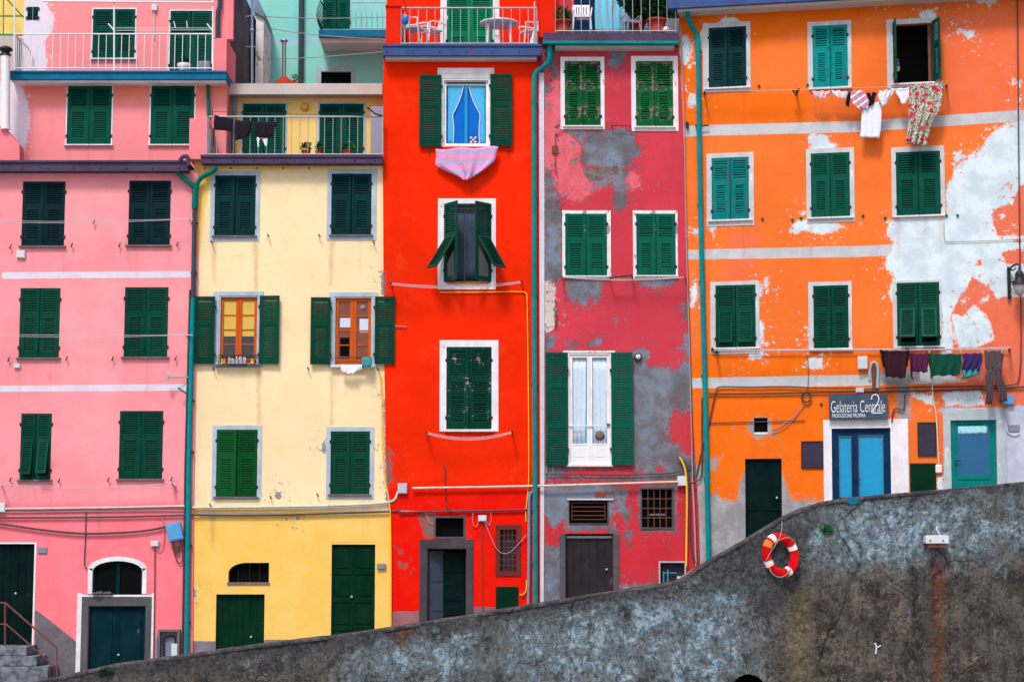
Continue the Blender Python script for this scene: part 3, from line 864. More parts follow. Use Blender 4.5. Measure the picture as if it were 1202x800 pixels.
# ------------------------------------------------------------------ pink house
pink = thing(FA, 'terraced_house', 'pink house with white bands at the left of the row, stairs at its door', 'house', base(110), 'houses in the colourful row')
pw = [((26, 213, 76, 289), 'g_old', (0, 0), .04), ((151, 212, 200, 288), 'g_old', (0, 0), .04),
      ((23, 338, 70, 420), 'g_deep', (0, 0), 0), ((146, 337, 197, 419), 'g_deep', (0, 0), 0),
      ((24, 485, 60, 563), 'g_deep', (10, 16), 0), ((140, 482, 191, 562), 'g_deep', (0, 0), 0)]
pdoorL = (-24, 638, 39, 757); parch = (108.6, 658, 167, 698); pdoor = (103, 711, 170, 800)
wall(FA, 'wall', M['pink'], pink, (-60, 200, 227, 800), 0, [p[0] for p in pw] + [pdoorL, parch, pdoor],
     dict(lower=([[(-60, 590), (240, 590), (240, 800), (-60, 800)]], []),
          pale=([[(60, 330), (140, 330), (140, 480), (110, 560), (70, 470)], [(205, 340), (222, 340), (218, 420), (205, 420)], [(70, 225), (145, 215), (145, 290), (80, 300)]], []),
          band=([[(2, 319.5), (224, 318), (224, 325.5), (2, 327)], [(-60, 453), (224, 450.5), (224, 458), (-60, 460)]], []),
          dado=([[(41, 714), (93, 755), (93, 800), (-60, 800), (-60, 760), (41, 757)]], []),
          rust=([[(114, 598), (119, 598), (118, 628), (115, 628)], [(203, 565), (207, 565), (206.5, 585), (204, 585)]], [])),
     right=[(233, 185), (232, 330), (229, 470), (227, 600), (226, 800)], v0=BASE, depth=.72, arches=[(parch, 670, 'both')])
for r, m, fl, ms in pw:
    wn = closed_window(FA, pink, r, M[m], flap=fl, miss=ms, sillw=.035)
# left door with white edge
mb = MB(FA); u0, u1, v0, v1 = FA.R(pdoorL)
mb.box(u1 + .001, u1 + .045, -.012, .03, v0, v1 + .04); mb.box(u0, u1, -.012, .03, v1 + .001, v1 + .04)
d = panel_door(FA, pink, (-24, 638, 39, 757), .1, M['d_black'], plain=True, handle=(19, 696))
mb.build('door_frame', M['sur_white'], d)
# arched fanlight and door below
mb = MB(FA); u0, u1, v0, v1 = FA.R(parch)
mb.box(u0 + .02, u1 - .02, .1, .13, v0, v1); fl = mb.build('window', M['dark'], pink)
fl['label'] = 'arched fanlight over the petrol green door'
mb = MB(FA); um = (u0 + u1) / 2
mb.box(um - .04, um + .04, .07, .099, v0, v1 - .03); mb.box(u0 + .002, u0 + .05, .07, .099, v0, v1 - .2); mb.box(u1 - .05, u1 - .002, .07, .099, v0, v1 - .2)
sp = FA.uv(138, 670)[1]
pts_o = [(u0 + (u1 - u0) * (.5 - .5 * math.cos(t * PI / 12)), sp + (v1 - sp) * math.sin(t * PI / 12)) for t in range(13)]
for p, q in zip(pts_o[:-1], pts_o[1:]):
    mb.prism([(p[0], p[1] - .002), (q[0], q[1] - .002), (q[0], q[1] - .05), (p[0], p[1] - .05)], .066, .098)
mb.build('frame', M['d_teal'], fl)
mb = MB(FA); o = 5.2 / 50
for p, q in zip(pts_o[:-1], pts_o[1:]):
    def off(z):
        k = (z[0] - um) / (u1 - um); return (z[0] + o * k, z[1] + o * (1 - .35 * k * k))
    a, b = off(p), off(q)
    mb.prism([(p[0], p[1] + .001), (q[0], q[1] + .001), b, a], -.016, .03)
mb.box(u0 - o, u0 - .001, -.016, .03, v0 + .03, sp + o * .65); mb.box(u1 + .001, u1 + o, -.016, .03, v0 + .03, sp + o * .65)
mb.build('surround', M['sur_white'], fl)
mb = MB(FA); rg = random.Random(3)
for i in range(9):
    p = FA.P(111 + i * 2.6 + rg.uniform(-1.2, 1.2), 697.5, -.05); k = rg.uniform(.5, 1.3)
    mb.lathe((p[0], p[1] + rg.uniform(-.03, .05), v0 - .002), [(.03 * k, 0), (.06 * k, .025 * k), (.05 * k, .06 * k), (.01, .08 * k)], 9)
single(mb, 'stone', 'stone', 'row of grey pebbles on the ledge under the arched fanlight', 'stones')
d = panel_door(FA, pink, (103, 711, 170, 800), .09, M['d_teal'], cols=2, rows=1, handle=(139.5, 768))
d['label'] = 'petrol green double door under the arched fanlight'
mb = MB(FA); u0, u1, v0, v1 = FA.R((103, 711, 170, 800))
mb.box(u0 - .16, u1 + .14, -.03, .05, v1 + .001, v1 + .22); mb.box(u0 - .16, u0 - .001, -.03, .05, v0, v1); mb.box(u1 + .001, u1 + .14, -.03, .05, v0, v1)
mb.build('door_frame', M['stone'], d, bevel=.01)
mb = MB(FA)
mb.box(u0 - .27, u0 - .161, -.012, .03, v0, v1 + .3); mb.box(u1 + .141, u1 + .21, -.012, .03, v0, v1 + .3)
mb.box(u0 - .161, u1 + .141, -.012, .03, v1 + .221, v1 + .265)
mb.build('surround', M['sur_white'], d)

# terrace edge, set back storeys
mb = MB(FA); u0, u1, v0, v1 = FA.R((-60, 189, 221, 201), -.25)
mb.box(u0, u1, -.27, .75, v0, v1); mb.box(u0, u1 + .02, -.31, -.27, v1 - .045, v1 + .01)
for i in range(14):
    x = u0 + .5 + i * .62
    mb.lathe((x, -.27, v1 - .17), [(.025, -.01), (.025, .012), (.01, .02)], 8, 0, 'y')
mb.build('gutter', M['copper'], pink, bevel=.006)
mb = MB(FA)
mb.ptube([(211, 189, -.3), (214, 184, -.3), (219, 183, -.3), (221, 186, -.3), (221, 195, -.3)], .05, n=8, curve=2)
mb.build('gutter_outlet', M['copper'], pink)
Wm, Wt = .7, 1.9
mw = [(79, 101, 131, 170), (177, 101, 228, 170)]
wall(FA, 'wall', M['pinkmid'], pink, (-60, 92, 266, 205), Wm, mw,
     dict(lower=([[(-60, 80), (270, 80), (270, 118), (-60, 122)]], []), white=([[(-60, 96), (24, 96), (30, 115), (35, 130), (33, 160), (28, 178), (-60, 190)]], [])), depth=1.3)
for r in mw:
    closed_window(FA, pink, r, M['g_mid'], 'sur_white', (1.6, 1.6, 1.6, 0), Wm, 'sill_w', sillw=.03)
mb = MB(FA); u0, u1, v0, v1 = FA.R((12, 84, 266, 93.5), .3)
mb.box(u0, u1, .28, 2.0, v0, v1); mb.box(u0 - .01, u1 + .01, .25, .28, v1 - .04, v1 + .01)
mb.build('terrace_edge', M['bluegutter'], pink, bevel=.006)
mb = MB(FA); mb.box(u0 + .05, u1 - .03, .36, .72, v0 - .06, v0 - .002); mb.build('soffit', M['sur_white'], pink)
mb = MB(FA); mb.ptube([(244, 95, .6), (245, 140, .6)], .045, n=8); mb.build('drainpipe', M['pipe_green'], pink)
tw = [(109, 11, 158.5, 69), (199.5, 13, 248.5, 88)]
wall(FA, 'wall', M['pinkmid'], pink, (28, -40, 267.5, 92), Wt, tw,
     dict(white=([[(20, -40), (50, -40), (56, 5), (64, 20), (60, 38), (52, 50), (56, 90), (20, 90)]], [])), depth=5.2)
for k, r in enumerate(tw):
    closed_window(FA, pink, r, M['g_mid'], 'sur_white', (1.6, 1.6, 1.6, 1.6 if k == 0 else 0), Wt, 'sill_w' if k == 0 else None, sillw=.03, name='window' if k == 0 else 'terrace_door')
closed_window(FA, pink, (32, 8, 45, 24), M['g_teal'], None, w=Wt, sill=None)
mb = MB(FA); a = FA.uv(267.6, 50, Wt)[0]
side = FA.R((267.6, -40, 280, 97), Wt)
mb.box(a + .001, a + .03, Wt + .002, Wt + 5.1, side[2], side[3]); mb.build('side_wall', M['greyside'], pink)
mb = MB(FA); rg = random.Random(8); e = a + .03
zz = np.linspace(side[2], side[3], 60); pts = []
for z in zz:
    pts.append((e + .004, Wt + .1 + .5 * abs(mnoise.noise(Vector((z * 2.3, 1, 3)))) + .35 * abs(mnoise.noise(Vector((z * 7, 4, 3)))), z))
vs = []; fs = []
for i, p in enumerate(pts):
    vs += [(e + .004, Wt + .001, p[2]), p]
for i in range(len(pts) - 1): fs.append((2 * i, 2 * i + 1, 2 * i + 3, 2 * i + 2))
n = len(vs); vs += [(v[0] - .01, v[1], v[2]) for v in vs]; fs += [tuple(n + i for i in f[::-1]) for f in fs]
mb.add(vs, fs); mb.build('side_paint', M['pink_plain'], pink)
# balcony railing of the top terrace
r = railing(FA, pink, (17, 40, 250, 82), .3, .185, 'railw', .010, .018, posts=[(17, -12, 83), (134, -12, 84), (250, -12, 84)])
mb = MB(FA)
for k in range(9):
    t = k / 8; w = .3 + 1.5 * t; u = FA.uv(17, 60, .3)[0]
    mb.tube([(u, w, FA.uv(17, 82, .3)[1]), (u, w, FA.uv(17, 41, .3)[1])], .010, 5)
mb.tube([(u, .3, FA.uv(17, 40, .3)[1]), (u, 1.8, FA.uv(17, 40, .3)[1])], .018, 6)
mb.build('side_railing', M['railw'], pink)
part_box(FA, 'pillar', (267, -30, 274, 46), .35, .5, 'pink_plain', pink)
part_box(FA, 'parapet', (253, 45, 266, 84), .34, 1.85, 'pink_plain', pink, .01)
mb = MB(FA); mb.ptube([(258, -10, 1.8), (258, 8, 1.8), (255.5, 14, 1.8), (255.5, 46, 1.8)], .055, n=8, curve=1); mb.build('drainpipe', M['pipe_dark'], pink)
mb = MB(FA); mb.ptube([(50, 1.5, .25), (250, 3, .25)], .025); mb.build('awning_bar', M['railw'], pink)
mb = MB(FA); mb.pbox((178, 5, 184, 12), 1.82, 1.92); mb.ptube([(181, 12, 1.87), (181, 46, 1.87)], .012); 
single(mb, 'junction_box', 'boxw', 'small white junction box with conduit between the shutters of the top pink terrace', 'junction box')
# things on the top terrace
mb = MB(FA); zt = FA.uv(216, 83, .6)[1]
mb.leaves((FA.uv(216, 77, .6)[0], .6, zt + .25), (.14, .12, .12), 60, .05, 4, 1)
mb.lathe((FA.uv(216, 77, .6)[0], .6, zt), [(.09, 0), (.15, .04), (.17, .16), (.15, .17), (.02, .15)], 12)
single(mb, 'flower_pot', ['plastic', 'leaf_dk'], 'white bowl of greenery behind the white railing of the top pink terrace', 'potted plant')
mb = MB(FA); q = FA.R((233, 73, 248, 83), .75); mb.box(q[0], q[1], .6, 1.1, zt, q[3])
single(mb, 'storage_box', 'plaque', 'grey box beside the shuttered door on the top pink terrace', 'box', bevel=.04)
for i, (x, y) in enumerate(((128, 28), (205, 25), (219, 25), (245, 28))):
    pass
mb = MB(FA)
mb.ptube([(127, 28, .35), (134, 36, .35)], .018); mb.ptube([(243, 28, .35), (249, 36, .35)], .018); mb.ptube([(134, 33, .36), (249, 33, .36)], .006); mb.ptube([(134, 36, .36), (249, 35, .36)], .006)
mb.ptube([(204, 25, .36), (206, 33, .36)], .012); mb.ptube([(219, 25, .36), (220, 33, .36)], .012)
single(mb, 'washing_line', 'railw', 'white metal washing line frame above the railing of the top pink terrace', 'washing line')

# drainpipes and pipework between pink and yellow
mb = MB(FA)
mb.ptube([(208, 199, -.2), (210, 205, -.14), (226, 217, -.09), (229, 222, -.08)], .058, n=10, curve=1)
mb.ptube([(254, 196, -.2), (251, 201, -.14), (236, 208, -.09), (231, 216, -.08), (230, 226, -.08)], .058, n=10, curve=1)
mb.ptube([(229.5, 221, -.08), (229, 233, -.08), (228.6, 245, -.08)], .075, n=10)
mb.build('pipe_junction', M['pipe_green'], pink)
mb = MB(FA); mb.ptube([(228.5, 240, -.08), (226.5, 352, -.08)], .052, n=10)
mb.build('drainpipe', M['pipe_dark'], pink)
mb = MB(FA); mb.ptube([(226.5, 350, -.08), (222, 520, -.08), (219, 773, -.08)], .056, n=10)
mb.build('drainpipe', M['pipe_teal'], pink)
mb = MB(FA); 
for y in (262, 320, 395, 470, 530, 640, 730):
    p = FA.P(229 - (y - 230) * .0185, y, -.08); mb = MB(FA); mb.box(p[0] - .07, p[0] + .07, -.09, .02, p[2] - .02, p[2] + .02); mb.build('pipe_bracket', M['iron'], pink)
mb = MB(FA); mb.ptube([(223, 340, -.04), (217.5, 540, -.04), (214, 772, -.04)], .022, n=6); mb.build('conduit', M['pipe_dark'], pink)

boxthing(FA, 'junction_box', (20, 294, 30, 303), -.06, 'boxw', 'small white box under the top left faded shutters of pink house', 'junction box')
boxthing(FA, 'junction_box', (17, 427, 24, 432), -.05, 'boxw', 'small white box below the middle left shutters of pink house', 'junction box')
boxthing(FA, 'plaque', (44.5, 642, 55.5, 649.5), -.02, 'plaque', 'grey number plaque beside the left door of pink house', 'plaque')
mb = MB(FA)
p0 = FA.P(205, 624, -.12); cx, cz = p0[0], p0[2]
ca, sa_ = math.cos(math.radians(13)), math.sin(math.radians(13))
def rp(a, b): return (cx + a * ca - b * sa_, cz + a * sa_ + b * ca)
mb.prism([rp(-.17, -.2), rp(.17, -.2), rp(.17, .2), rp(-.17, .2)], -.16, -.01); mb.prism([rp(-.14, -.17), rp(.14, -.17), rp(.14, .17), rp(-.14, .17)], -.175, -.158)
mb.prism([rp(-.08, .2), rp(-.04, .2), rp(-.04, .25), rp(-.08, .25)], -.1, -.06); mb.prism([rp(.06, .2), rp(.1, .2), rp(.1, .25), rp(.06, .25)], -.1, -.06)
single(mb, 'meter_box', 'boxblue', 'tilted pale blue box on the pink wall by the drainpipe', 'meter box', bevel=.008)
boxthing(FA, 'junction_box', (177.5, 634.5, 186.5, 641), -.07, 'boxw', 'white junction box left of the tilted blue box on the pink wall', 'junction box')
wire(FA, 'conduit', [(182, 641), (181.5, 700), (180, 778)], .013, -.03, 'rustiron', 'thin red brown conduit running down beside the petrol green door', 'conduit')
wire(FA, 'cable', [(203, 634), (204, 645), (206, 655), (211, 662), (215, 657), (213, 640), (212, 634)], .014, -.05, 'cable', 'grey cable looping under the tilted blue box', 'cable')
mb = MB(FA); mb.pbox((205, 640, 210, 648), -.09, -.01); single(mb, 'cable_clamp', 'cable', 'small grey clamp hanging under the tilted blue box', 'clamp')
wire(FA, 'cable', [(190, 605), (193, 620), (192, 640), (188, 647), (184, 645), (183, 641)], .010, -.04, 'cablel', 'thin light cable curling down to the white box on the pink wall', 'cable')
wire(FA, 'conduit', [(-30, 597), (100, 596), (217, 593.5)], .028, -.04, 'conduitw', 'pale conduit along the pink wall above the doors', 'conduit')
mb = MB(FA)
mb.ptube([(-30, 601.5), (217, 598.5)], .012, -.03); single(mb, 'cable', 'cablel', 'thin grey cable just below the pale conduit on the pink wall', 'cable')
wire(FA, 'cable', [(-30, 607.5), (60, 607), (130, 606.5), (226, 604)], .022, -.05, 'cable', 'dark cable bundle straight across the pink wall above the fanlight', 'cable')
wire(FA, 'cable', [(-30, 612), (0, 614), (40, 620.5), (90, 626), (130, 625.5), (170, 623), (194, 618)], .026, -.06, 'cable', 'thick dark cable sagging across the pink wall to the blue box', 'cable')
wire(FA, 'cable', [(101, 600), (100, 640), (98.5, 664), (102, 667)], .012, -.03, 'cable', 'short black wire dropping beside the arched fanlight', 'cable')
boxthing(FA, 'junction_box', (-12, 590, 7, 601), -.08, 'boxw', 'white box at the left end of the pale conduit on pink', 'junction box')
mb = MB(FA); mb.ptube([(-30, 258, -.3), (60, 260, -.3), (225, 257, -.3)], .006); mb.ptube([(-30, 261, -.36), (110, 262, -.36), (225, 257, -.3)], .006)
mb.ptube([(222, 257, 0), (226, 257, -.32)], .012)
single(mb, 'washing_line', 'line', 'washing line across the top pink windows', 'washing line', 'bare washing lines on the pink house')
mb = MB(FA); mb.ptube([(-30, 392, -.3), (110, 393.5, -.3), (225, 393, -.3)], .006); mb.ptube([(-30, 394, -.36), (110, 396, -.36), (225, 393, -.3)], .006); mb.ptube([(218, 393, 0), (226, 393, -.32)], .012)
single(mb, 'washing_line', 'line', 'washing line across the middle pink windows', 'washing line', 'bare washing lines on the pink house')
mb = MB(FA)
mb.ptube([(2, 568, -.3)] + [(p[0], p[1], -.3) for p in sag((2, 569), (200, 567), 5)], .008); mb.ptube([(p[0], p[1], -.36) for p in sag((2, 568), (200, 567), 3)], .006)
mb.ptube([(2, 569, 0), (2, 569, -.38)], .02); mb.ptube([(204, 568, 0), (200, 567, -.38)], .02); mb.ptube([(204, 566, -.05), (206, 570, -.1)], .02)
single(mb, 'washing_line', ['line'], 'sagging washing line under the lowest pink shutters', 'washing line', 'bare washing lines on the pink house')
mb = MB(FA); mb.ptube([(195, 442.5, -.25), (222, 442.5, -.05)], .018); mb.pbox((194, 440, 198, 446), -.27, -.2)
single(mb, 'bracket', 'rail', 'pale metal bracket beside the teal drainpipe above the lower pink band', 'bracket')
mb = MB(FA); mb.ptube([(209, 455, -.25), (221, 463, -.05)], .022)
single(mb, 'bracket', 'pipe_teal', 'short teal strut beside the drainpipe at the lower white band', 'bracket')
# shutter hooks (part of the house)
mb = MB(FA)
for x, y in ((12, 290), (84, 288), (140, 288), (208, 287), (10, 422), (78, 421), (132, 421), (206, 421), (110, 261), (12, 563), (69, 564), (127, 563), (201, 562)):
    mb = MB(FA); mb.ptube([(x, y, 0), (x, y, -.06), (x + 1.2, y - 3, -.08), (x - 1, y + 2, -.08)], .012); mb.build('shutter_hook', M['iron'], pink)
# meter niche
mt = thing(FA, 'meter_cabinet', 'open grey meter cabinet on the pink wall beside the teal drainpipe', 'cabinet', FA.P(199, 774))
q = FA.R((186.5, 738, 212, 774))
mb = MB(FA); mb.ring(q[0], q[1], q[2], q[3], .05, .05, .05, .05, -.17, .01); mb.build('frame', M['sill'], mt)
mb = MB(FA); mb.box(q[0] + .05, q[1] - .05, -.02, .008, q[2] + .05, q[3] - .05); mb.build('back', M['plaque'], mt)
mb = MB(FA); mb.pbox((201, 755, 209.5, 770), -.15, -.02); mb.build('meter', M['boxw'], mt, bevel=.005)
mb = MB(FA); mb.ptube([(192, 748, -.08), (200, 745, -.08), (206, 746, -.08), (206, 758, -.08)], .018, curve=1); mb.ptube([(192, 748, -.08), (192, 770, -.08)], .018); mb.build('pipe', M['iron'], mt)
wire(FA, 'conduit', [(184, 778), (184, 748), (187, 745)], .03, -.06, 'pipe_grey', 'short pale grey pipe rising beside the open meter cabinet', 'conduit')

# chimney flue on the far left
mb = MB(FA); p = FA.P(6.5, 152, -.15); t = FA.P(6.5, 66, -.15)
mb.tube([p, t], .11, 12); mb.tube([(p[0] - .16, .1, p[2]), (p[0] - .16, .1, t[2])], .06, 8)
mb.lathe((t[0], t[1], t[2]), [(.12, 0), (.14, .04), (.1, .06), (.1, .12), (.17, .14), (.15, .2), (.04, .25)], 14, 1)
single(mb, 'chimney_flue', ['railw', 'iron'], 'white flue pipe with dark cowl at the left end of pink house', 'flue')
mb = MB(FA); q = FA.R((-60, 148, 22, 190), -.15); u = q
mb.prism([(q[0], q[2]), (FA.uv(23, 189, -.15)[0], q[2]), (FA.uv(23, 166, -.15)[0], FA.uv(23, 170, -.15)[1]), (FA.uv(4, 150, -.15)[0], q[3]), (q[0], q[3])], -.15, .25)
mb.build('parapet', M['pink_plain'], pink)

# far yellow house on the upper left
fy = thing(FA, 'background_house', 'pale yellow house corner with green railings at the top left', 'house', base(-10, 2.4))
wall(FA, 'wall', M['far_yellow'], fy, (-140, -40, 29, 60), 2.4, [], {}, depth=4)
mb = MB(FA)
mb.ptube([(-20, 19, 2.0), (27, 19, 2.0)], .02); mb.ptube([(-20, 41, 2.0), (29, 41, 2.0)], .025); mb.ptube([(6, -3, 2.0), (31, 24, 2.0)], .02); mb.ptube([(-20, 46, 2.0), (31, 47, 2.0)], .03)
for x in (-12, 4, 30): mb.ptube([(x, -10, 2.0), (x, 48, 2.0)], .014)
mb.build('railing', M['railg'], fy)
part_box(FA, 'parapet', (-140, 42, 18, 100), 1.6, 2.38, 'grey_slab', fy)

# steps and handrail at the left door
st = thing(FA, 'staircase', 'rough grey stone steps up to the left pink door', 'steps', FA.P(20, 790, -.7))
ys = [(36, 754, 760), (50, 764, 772), (62, 774, 782), (66, 784, 792)]
zb = BASE + .6
for i, xr in enumerate((36, 48, 62)):
    u1 = FA.uv(xr, 770, -.6)[0]; u0 = FA.uv(-40, 770, -.6)[0]
    zt = FA.uv(20, (757, 768, 780)[i], -.4)[1]; zn = FA.uv(20, (768, 780, 805)[i], -.4)[1]
    mb = MB(FA); mb.box(u0, u1, -1.0 - .0 * i, -.02, zn + .002, zt); mb.build('step', M['steps'], st, bevel=.02)
mb = MB(FA)
mb.ptube([(-20, 707, -.95), (6, 707, -.95), (67, 760, -.95), (67, 800, -.95)], .022, n=8); mb.ptube([(-20, 732, -.95), (7, 732, -.95), (66, 783, -.95)], .018, n=8); mb.ptube([(6, 707, -.95), (6, 778, -.95)], .022, n=8)
mb.build('handrail', M['rustiron'], st)

# ------------------------------------------------------------------ yellow house
Wy, Wy2 = .05, 1.3
yel = thing(FA, 'terraced_house', 'pale yellow house with open orange wooden windows, between pink and red', 'house', base(340, Wy), 'houses in the colourful row')
yw = [((252, 206, 300, 277), (247, 201, 305, 283), 'g_teal'), ((389, 204, 436, 276), (384, 199, 442, 282), 'g_teal'),
      ((254, 504, 302, 583), (249, 499, 307, 586), 'g_leaf'), ((388, 506, 434, 580), (383, 501, 439, 585), 'g_dark')]
yo = [((257, 347, 303, 428), (250, 342, 309, 431)), ((392, 348, 437, 429), (386, 343, 443, 431))]
yvent = (268, 660, 315.7, 683); yd1 = (253, 697, 310, 790); yd2 = (387, 636, 441, 770)
wall(FA, 'wall', M['yellow'], yel, (222, 186, 462, 800), Wy, [w[0] for w in yw] + [w[0] for w in yo] + [yvent, yd1, yd2],
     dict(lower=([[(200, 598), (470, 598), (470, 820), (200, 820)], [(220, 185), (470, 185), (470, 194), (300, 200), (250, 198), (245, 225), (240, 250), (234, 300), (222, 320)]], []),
          rust=([[(249, 285), (253.5, 285), (252.5, 330), (250, 330)], [(246, 600), (253, 600), (251, 642), (248, 642)], [(298, 285), (303, 285), (302, 345), (299, 345)], [(302, 433), (306, 433), (305, 498), (303, 498)], [(388, 433), (391, 433), (390, 498), (388.5, 498)], [(387, 285), (391, 285), (389.5, 335), (388, 335)]], []),
          cem=([[(447, 318), (460, 312), (460, 350), (447, 345)], [(378, 520), (383, 516), (383, 533), (378, 530)], [(451, 470), (462, 455), (462, 590), (453, 590)], [(322, 577), (330, 577), (329, 585), (323, 585)], [(345, 605), (352, 605), (350, 612)], [(222, 690), (230, 690), (230, 700), (224, 700)]], []),
          dado=([[(220, 752), (254, 752), (254, 830), (220, 830)], [(309, 750), (365, 750), (365, 830), (309, 830)]], [])),
     v0=BASE, depth=1.3, arches=[(yvent, 672, 'left')])
for r, ro, m in yw:
    wn = closed_window(FA, yel, r, M[m], None, w=Wy, sillw=.03); surround_box(FA, wn, r, ro, 'sur_blue', Wy)
for k, (r, ro) in enumerate(yo):
    u0, u1, v0, v1 = FA.R(r, Wy)
    mb = MB(FA); mb.ring(u0, u1, v0, v1, .03, .03, .03, .03, Wy + .0, Wy + .14)
    wn = mb.build('window', M['sur_blue'], yel); wn['label'] = 'open orange wooden window with flower pots' if k == 0 else 'open orange wooden window with a round sticker'
    surround_box(FA, wn, r, ro, 'sur_blue', Wy)
    um = (u0 + u1) / 2; y0, y1 = Wy + .05, Wy + .10
    for a, b, nm in ((u0 + .03, um - .002, 'l'), (um + .002, u1 - .03, 'r')):
        mb = MB(FA); mb.ring(a, b, v0 + .03, v1 - .03, .07, .07, .12, .08, y0, y1)
        cs = mb.build('casement', M['wood'], wn)
        rows = 4; gb, gt = v0 + .15, v1 - .11; gh = (gt - gb) / rows
        mb = MB(FA)
        for i in range(1, rows): mb.box(a + .07, b - .07, y0 + .008, y1 - .008, gb + gh * i - .013, gb + gh * i + .013)
        # glazing bars belong to the casement
        me = mb.build('glazing_bar', M['wood'], wn)
        mb = MB(FA); mb.box(a + .072, b - .072, y0 + .03, y0 + .036, gb + .001, gt - .001); mb.build('pane', M['glass' if k == 0 else 'pane_brown'], wn)
        if k == 0:
            mb = MB(FA); mb.box(a + .073, b - .073, y0 + .022, y0 + .029, gb + gh * 1.55, gt - .002); mb.build('blind', M['cur_gold'], wn)
    mb = MB(FA); mb.ptube([(r[0] + 1, r[3] - 10, Wy - .02), (r[2] - 1, r[3] - 10, Wy - .02)], .013); mb.build('guard_bar', M['rustiron'], wn)
    mb = MB(FA); mb.box(u0 - .06, u1 + .06, Wy - .12, Wy + .04, v0 - .05, v0 + .004); mb.build('sill', M['sill_w' if k else 'sill'], wn, bevel=.006)
    if k:
        mb = MB(FA); p = FA.P(426, 361, y0); mb.lathe((p[0], y0 + .028, p[2]), [(.055, 0), (.07, .003), (.07, .006)], 18, 0, 'y'); mb.lathe((p[0], y0 + .024, p[2]), [(.03, 0), (.03, .005)], 14, 0, 'y'); mb.build('sticker', M['plaque'], wn)
        for (x0, yy0, x1, yy1) in ((399, 373, 412, 384), (422, 374, 434, 390), (399, 396, 410, 418)):
            mb = MB(FA); q = FA.R((x0, yy0, x1, yy1), y0 + .02); mb.box(q[0], q[1], y0 + .022, y0 + .029, q[2], q[3]); mb.build('reflected_curtain', M['cur_white' if yy0 < 390 else 'dark'], wn)
    # shutters folded back on the wall
    sh = ((228, 348, 252, 427), (304.5, 347, 328, 427)) if k == 0 else ((364.5, 349, 388, 427.5), (440, 348, 463.5, 427))
    for j, s_ in enumerate(sh):
        a0, a1, b0, b1 = FA.R(s_, Wy - .07)
        mb = MB(FA)
        if j == 0: leaf(mb, a1, Wy - .10, b0, b1, a1 - a0, 1, 180 - 2, .6)
        else: leaf(mb, a0, Wy - .10, b0, b1, a1 - a0, -1, 180 - 2, .6)
        mb.build('shutter', [M['g_dark'], M['iron']], wn)
# flower pots on the left orange window
for i, (x0, x1) in enumerate(((259, 265), (293, 299))):
    mb = MB(FA); p = FA.P((x0 + x1) / 2, 427.5, -.05)
    mb.lathe((p[0], -.03, p[2] + .02), [(.045, 0), (.062, .11), (.068, .12), (.05, .12), (.01, .11)], 12)
    mb.leaves((p[0], -.03, p[2] + .16), (.07, .05, .05), 30, .03, 20 + i, 1)
    single(mb, 'flower_pot', ['cur_gold', 'leaf'], ('left' if i == 0 else 'right') + ' of the two small cream pots on the sill of the flowered orange window', 'potted plant', 'pots on the orange window sill')
mb = MB(FA); q = FA.R((268, 421, 289, 428), -.05)
mb.box(q[0], q[1], -.11, .0, q[2] + .02, q[3] - .02)
rg = random.Random(4)
for i in range(26):
    p = (rg.uniform(q[0], q[1]), rg.uniform(-.1, -.02), q[3] - .02 + rg.uniform(-.02, .05))
    mb.lathe(p, [(.006, -.02), (.024, 0), (.018, .014), (.004, .02)], 6, 1)
single(mb, 'flower_box', ['plastic_g', 'c_white'], 'long planter of white flowers between two cream pots', 'flower box')
# dark iron sill rail in front of pots
mb = MB(FA); mb.ptube([(257, 416.5, -.12), (303, 416.5, -.12)], .010); mb.ptube([(257, 428, -.12), (303, 428, -.12)], .010)
for i in range(11): mb.ptube([(257 + 4.6 * i, 416.5, -.12), (257 + 4.6 * i, 428, -.12)], .006)
mb.build('flower_guard', M['iron'], yel)
# cloths on the right orange window
mb = MB(FA); mb.loft([(400, 428, 428, 428), (400, 434, 426, 433), (402, 437, 418, 436), (406, 438, 415, 439)], -.16, 8, 6, .03, 2, .012, 0, 3)
single(mb, 'washing', 'c_white', 'crumpled white cloth hung over the sill of the right orange window', 'cloth', 'washing at the yellow house')
mb = MB(FA); mb.loft([(425, 419, 437, 419), (424.5, 426, 437, 425), (425, 431, 436, 430)], -.2, 6, 5, .02, 2, .01, 0, 5)
single(mb, 'washing', 'c_teal', 'small blue and white garment pegged beside crumpled white cloth', 'cloth', 'washing at the yellow house')
# vent and doors
mb = MB(FA); q = FA.R(yvent, Wy); mb.box(q[0] + .01, q[1] - .01, Wy + .16, Wy + .19, q[2], q[3]); v = mb.build('vent_opening', M['dark'], yel)
mb = MB(FA); mb.box(q[0] - .02, q[1] + .02, Wy - .02, Wy + .1, q[2] - .06, q[2] - .001); mb.build('sill', M['sill'], v)
mb = MB(FA)
for x in (280, 293, 305): mb.ptube([(x, 661 if x > 285 else 668, Wy + .12), (x, 683, Wy + .12)], .012)
mb.build('vent_bar', M['iron'], v)
d = panel_door(FA, yel, (253, 697, 310, 790), Wy + .1, M['d_green'], plain=True, handle=(295, 747)); d['label'] = 'low dark green plank door below the arched vent'
mb = MB(FA); q = FA.R(yd2, Wy); d = panel_door(FA, yel, (389, 638.5, 440, 770), Wy + .08, M['d_green'], cols=2, rows=4, handle=(413, 700)); d['label'] = 'tall dark green panelled door'
mb.ring(q[0], q[1], q[2], q[3], .035, .02, 0, .05, Wy + .004, Wy + .079); mb.build('door_frame', M['ochre'], d)
boxthing(FA, 'plaque', (442.5, 661, 453, 668), Wy - .02 - .03, 'plaque', 'grey number plaque right of the tall yellow house door', 'plaque')
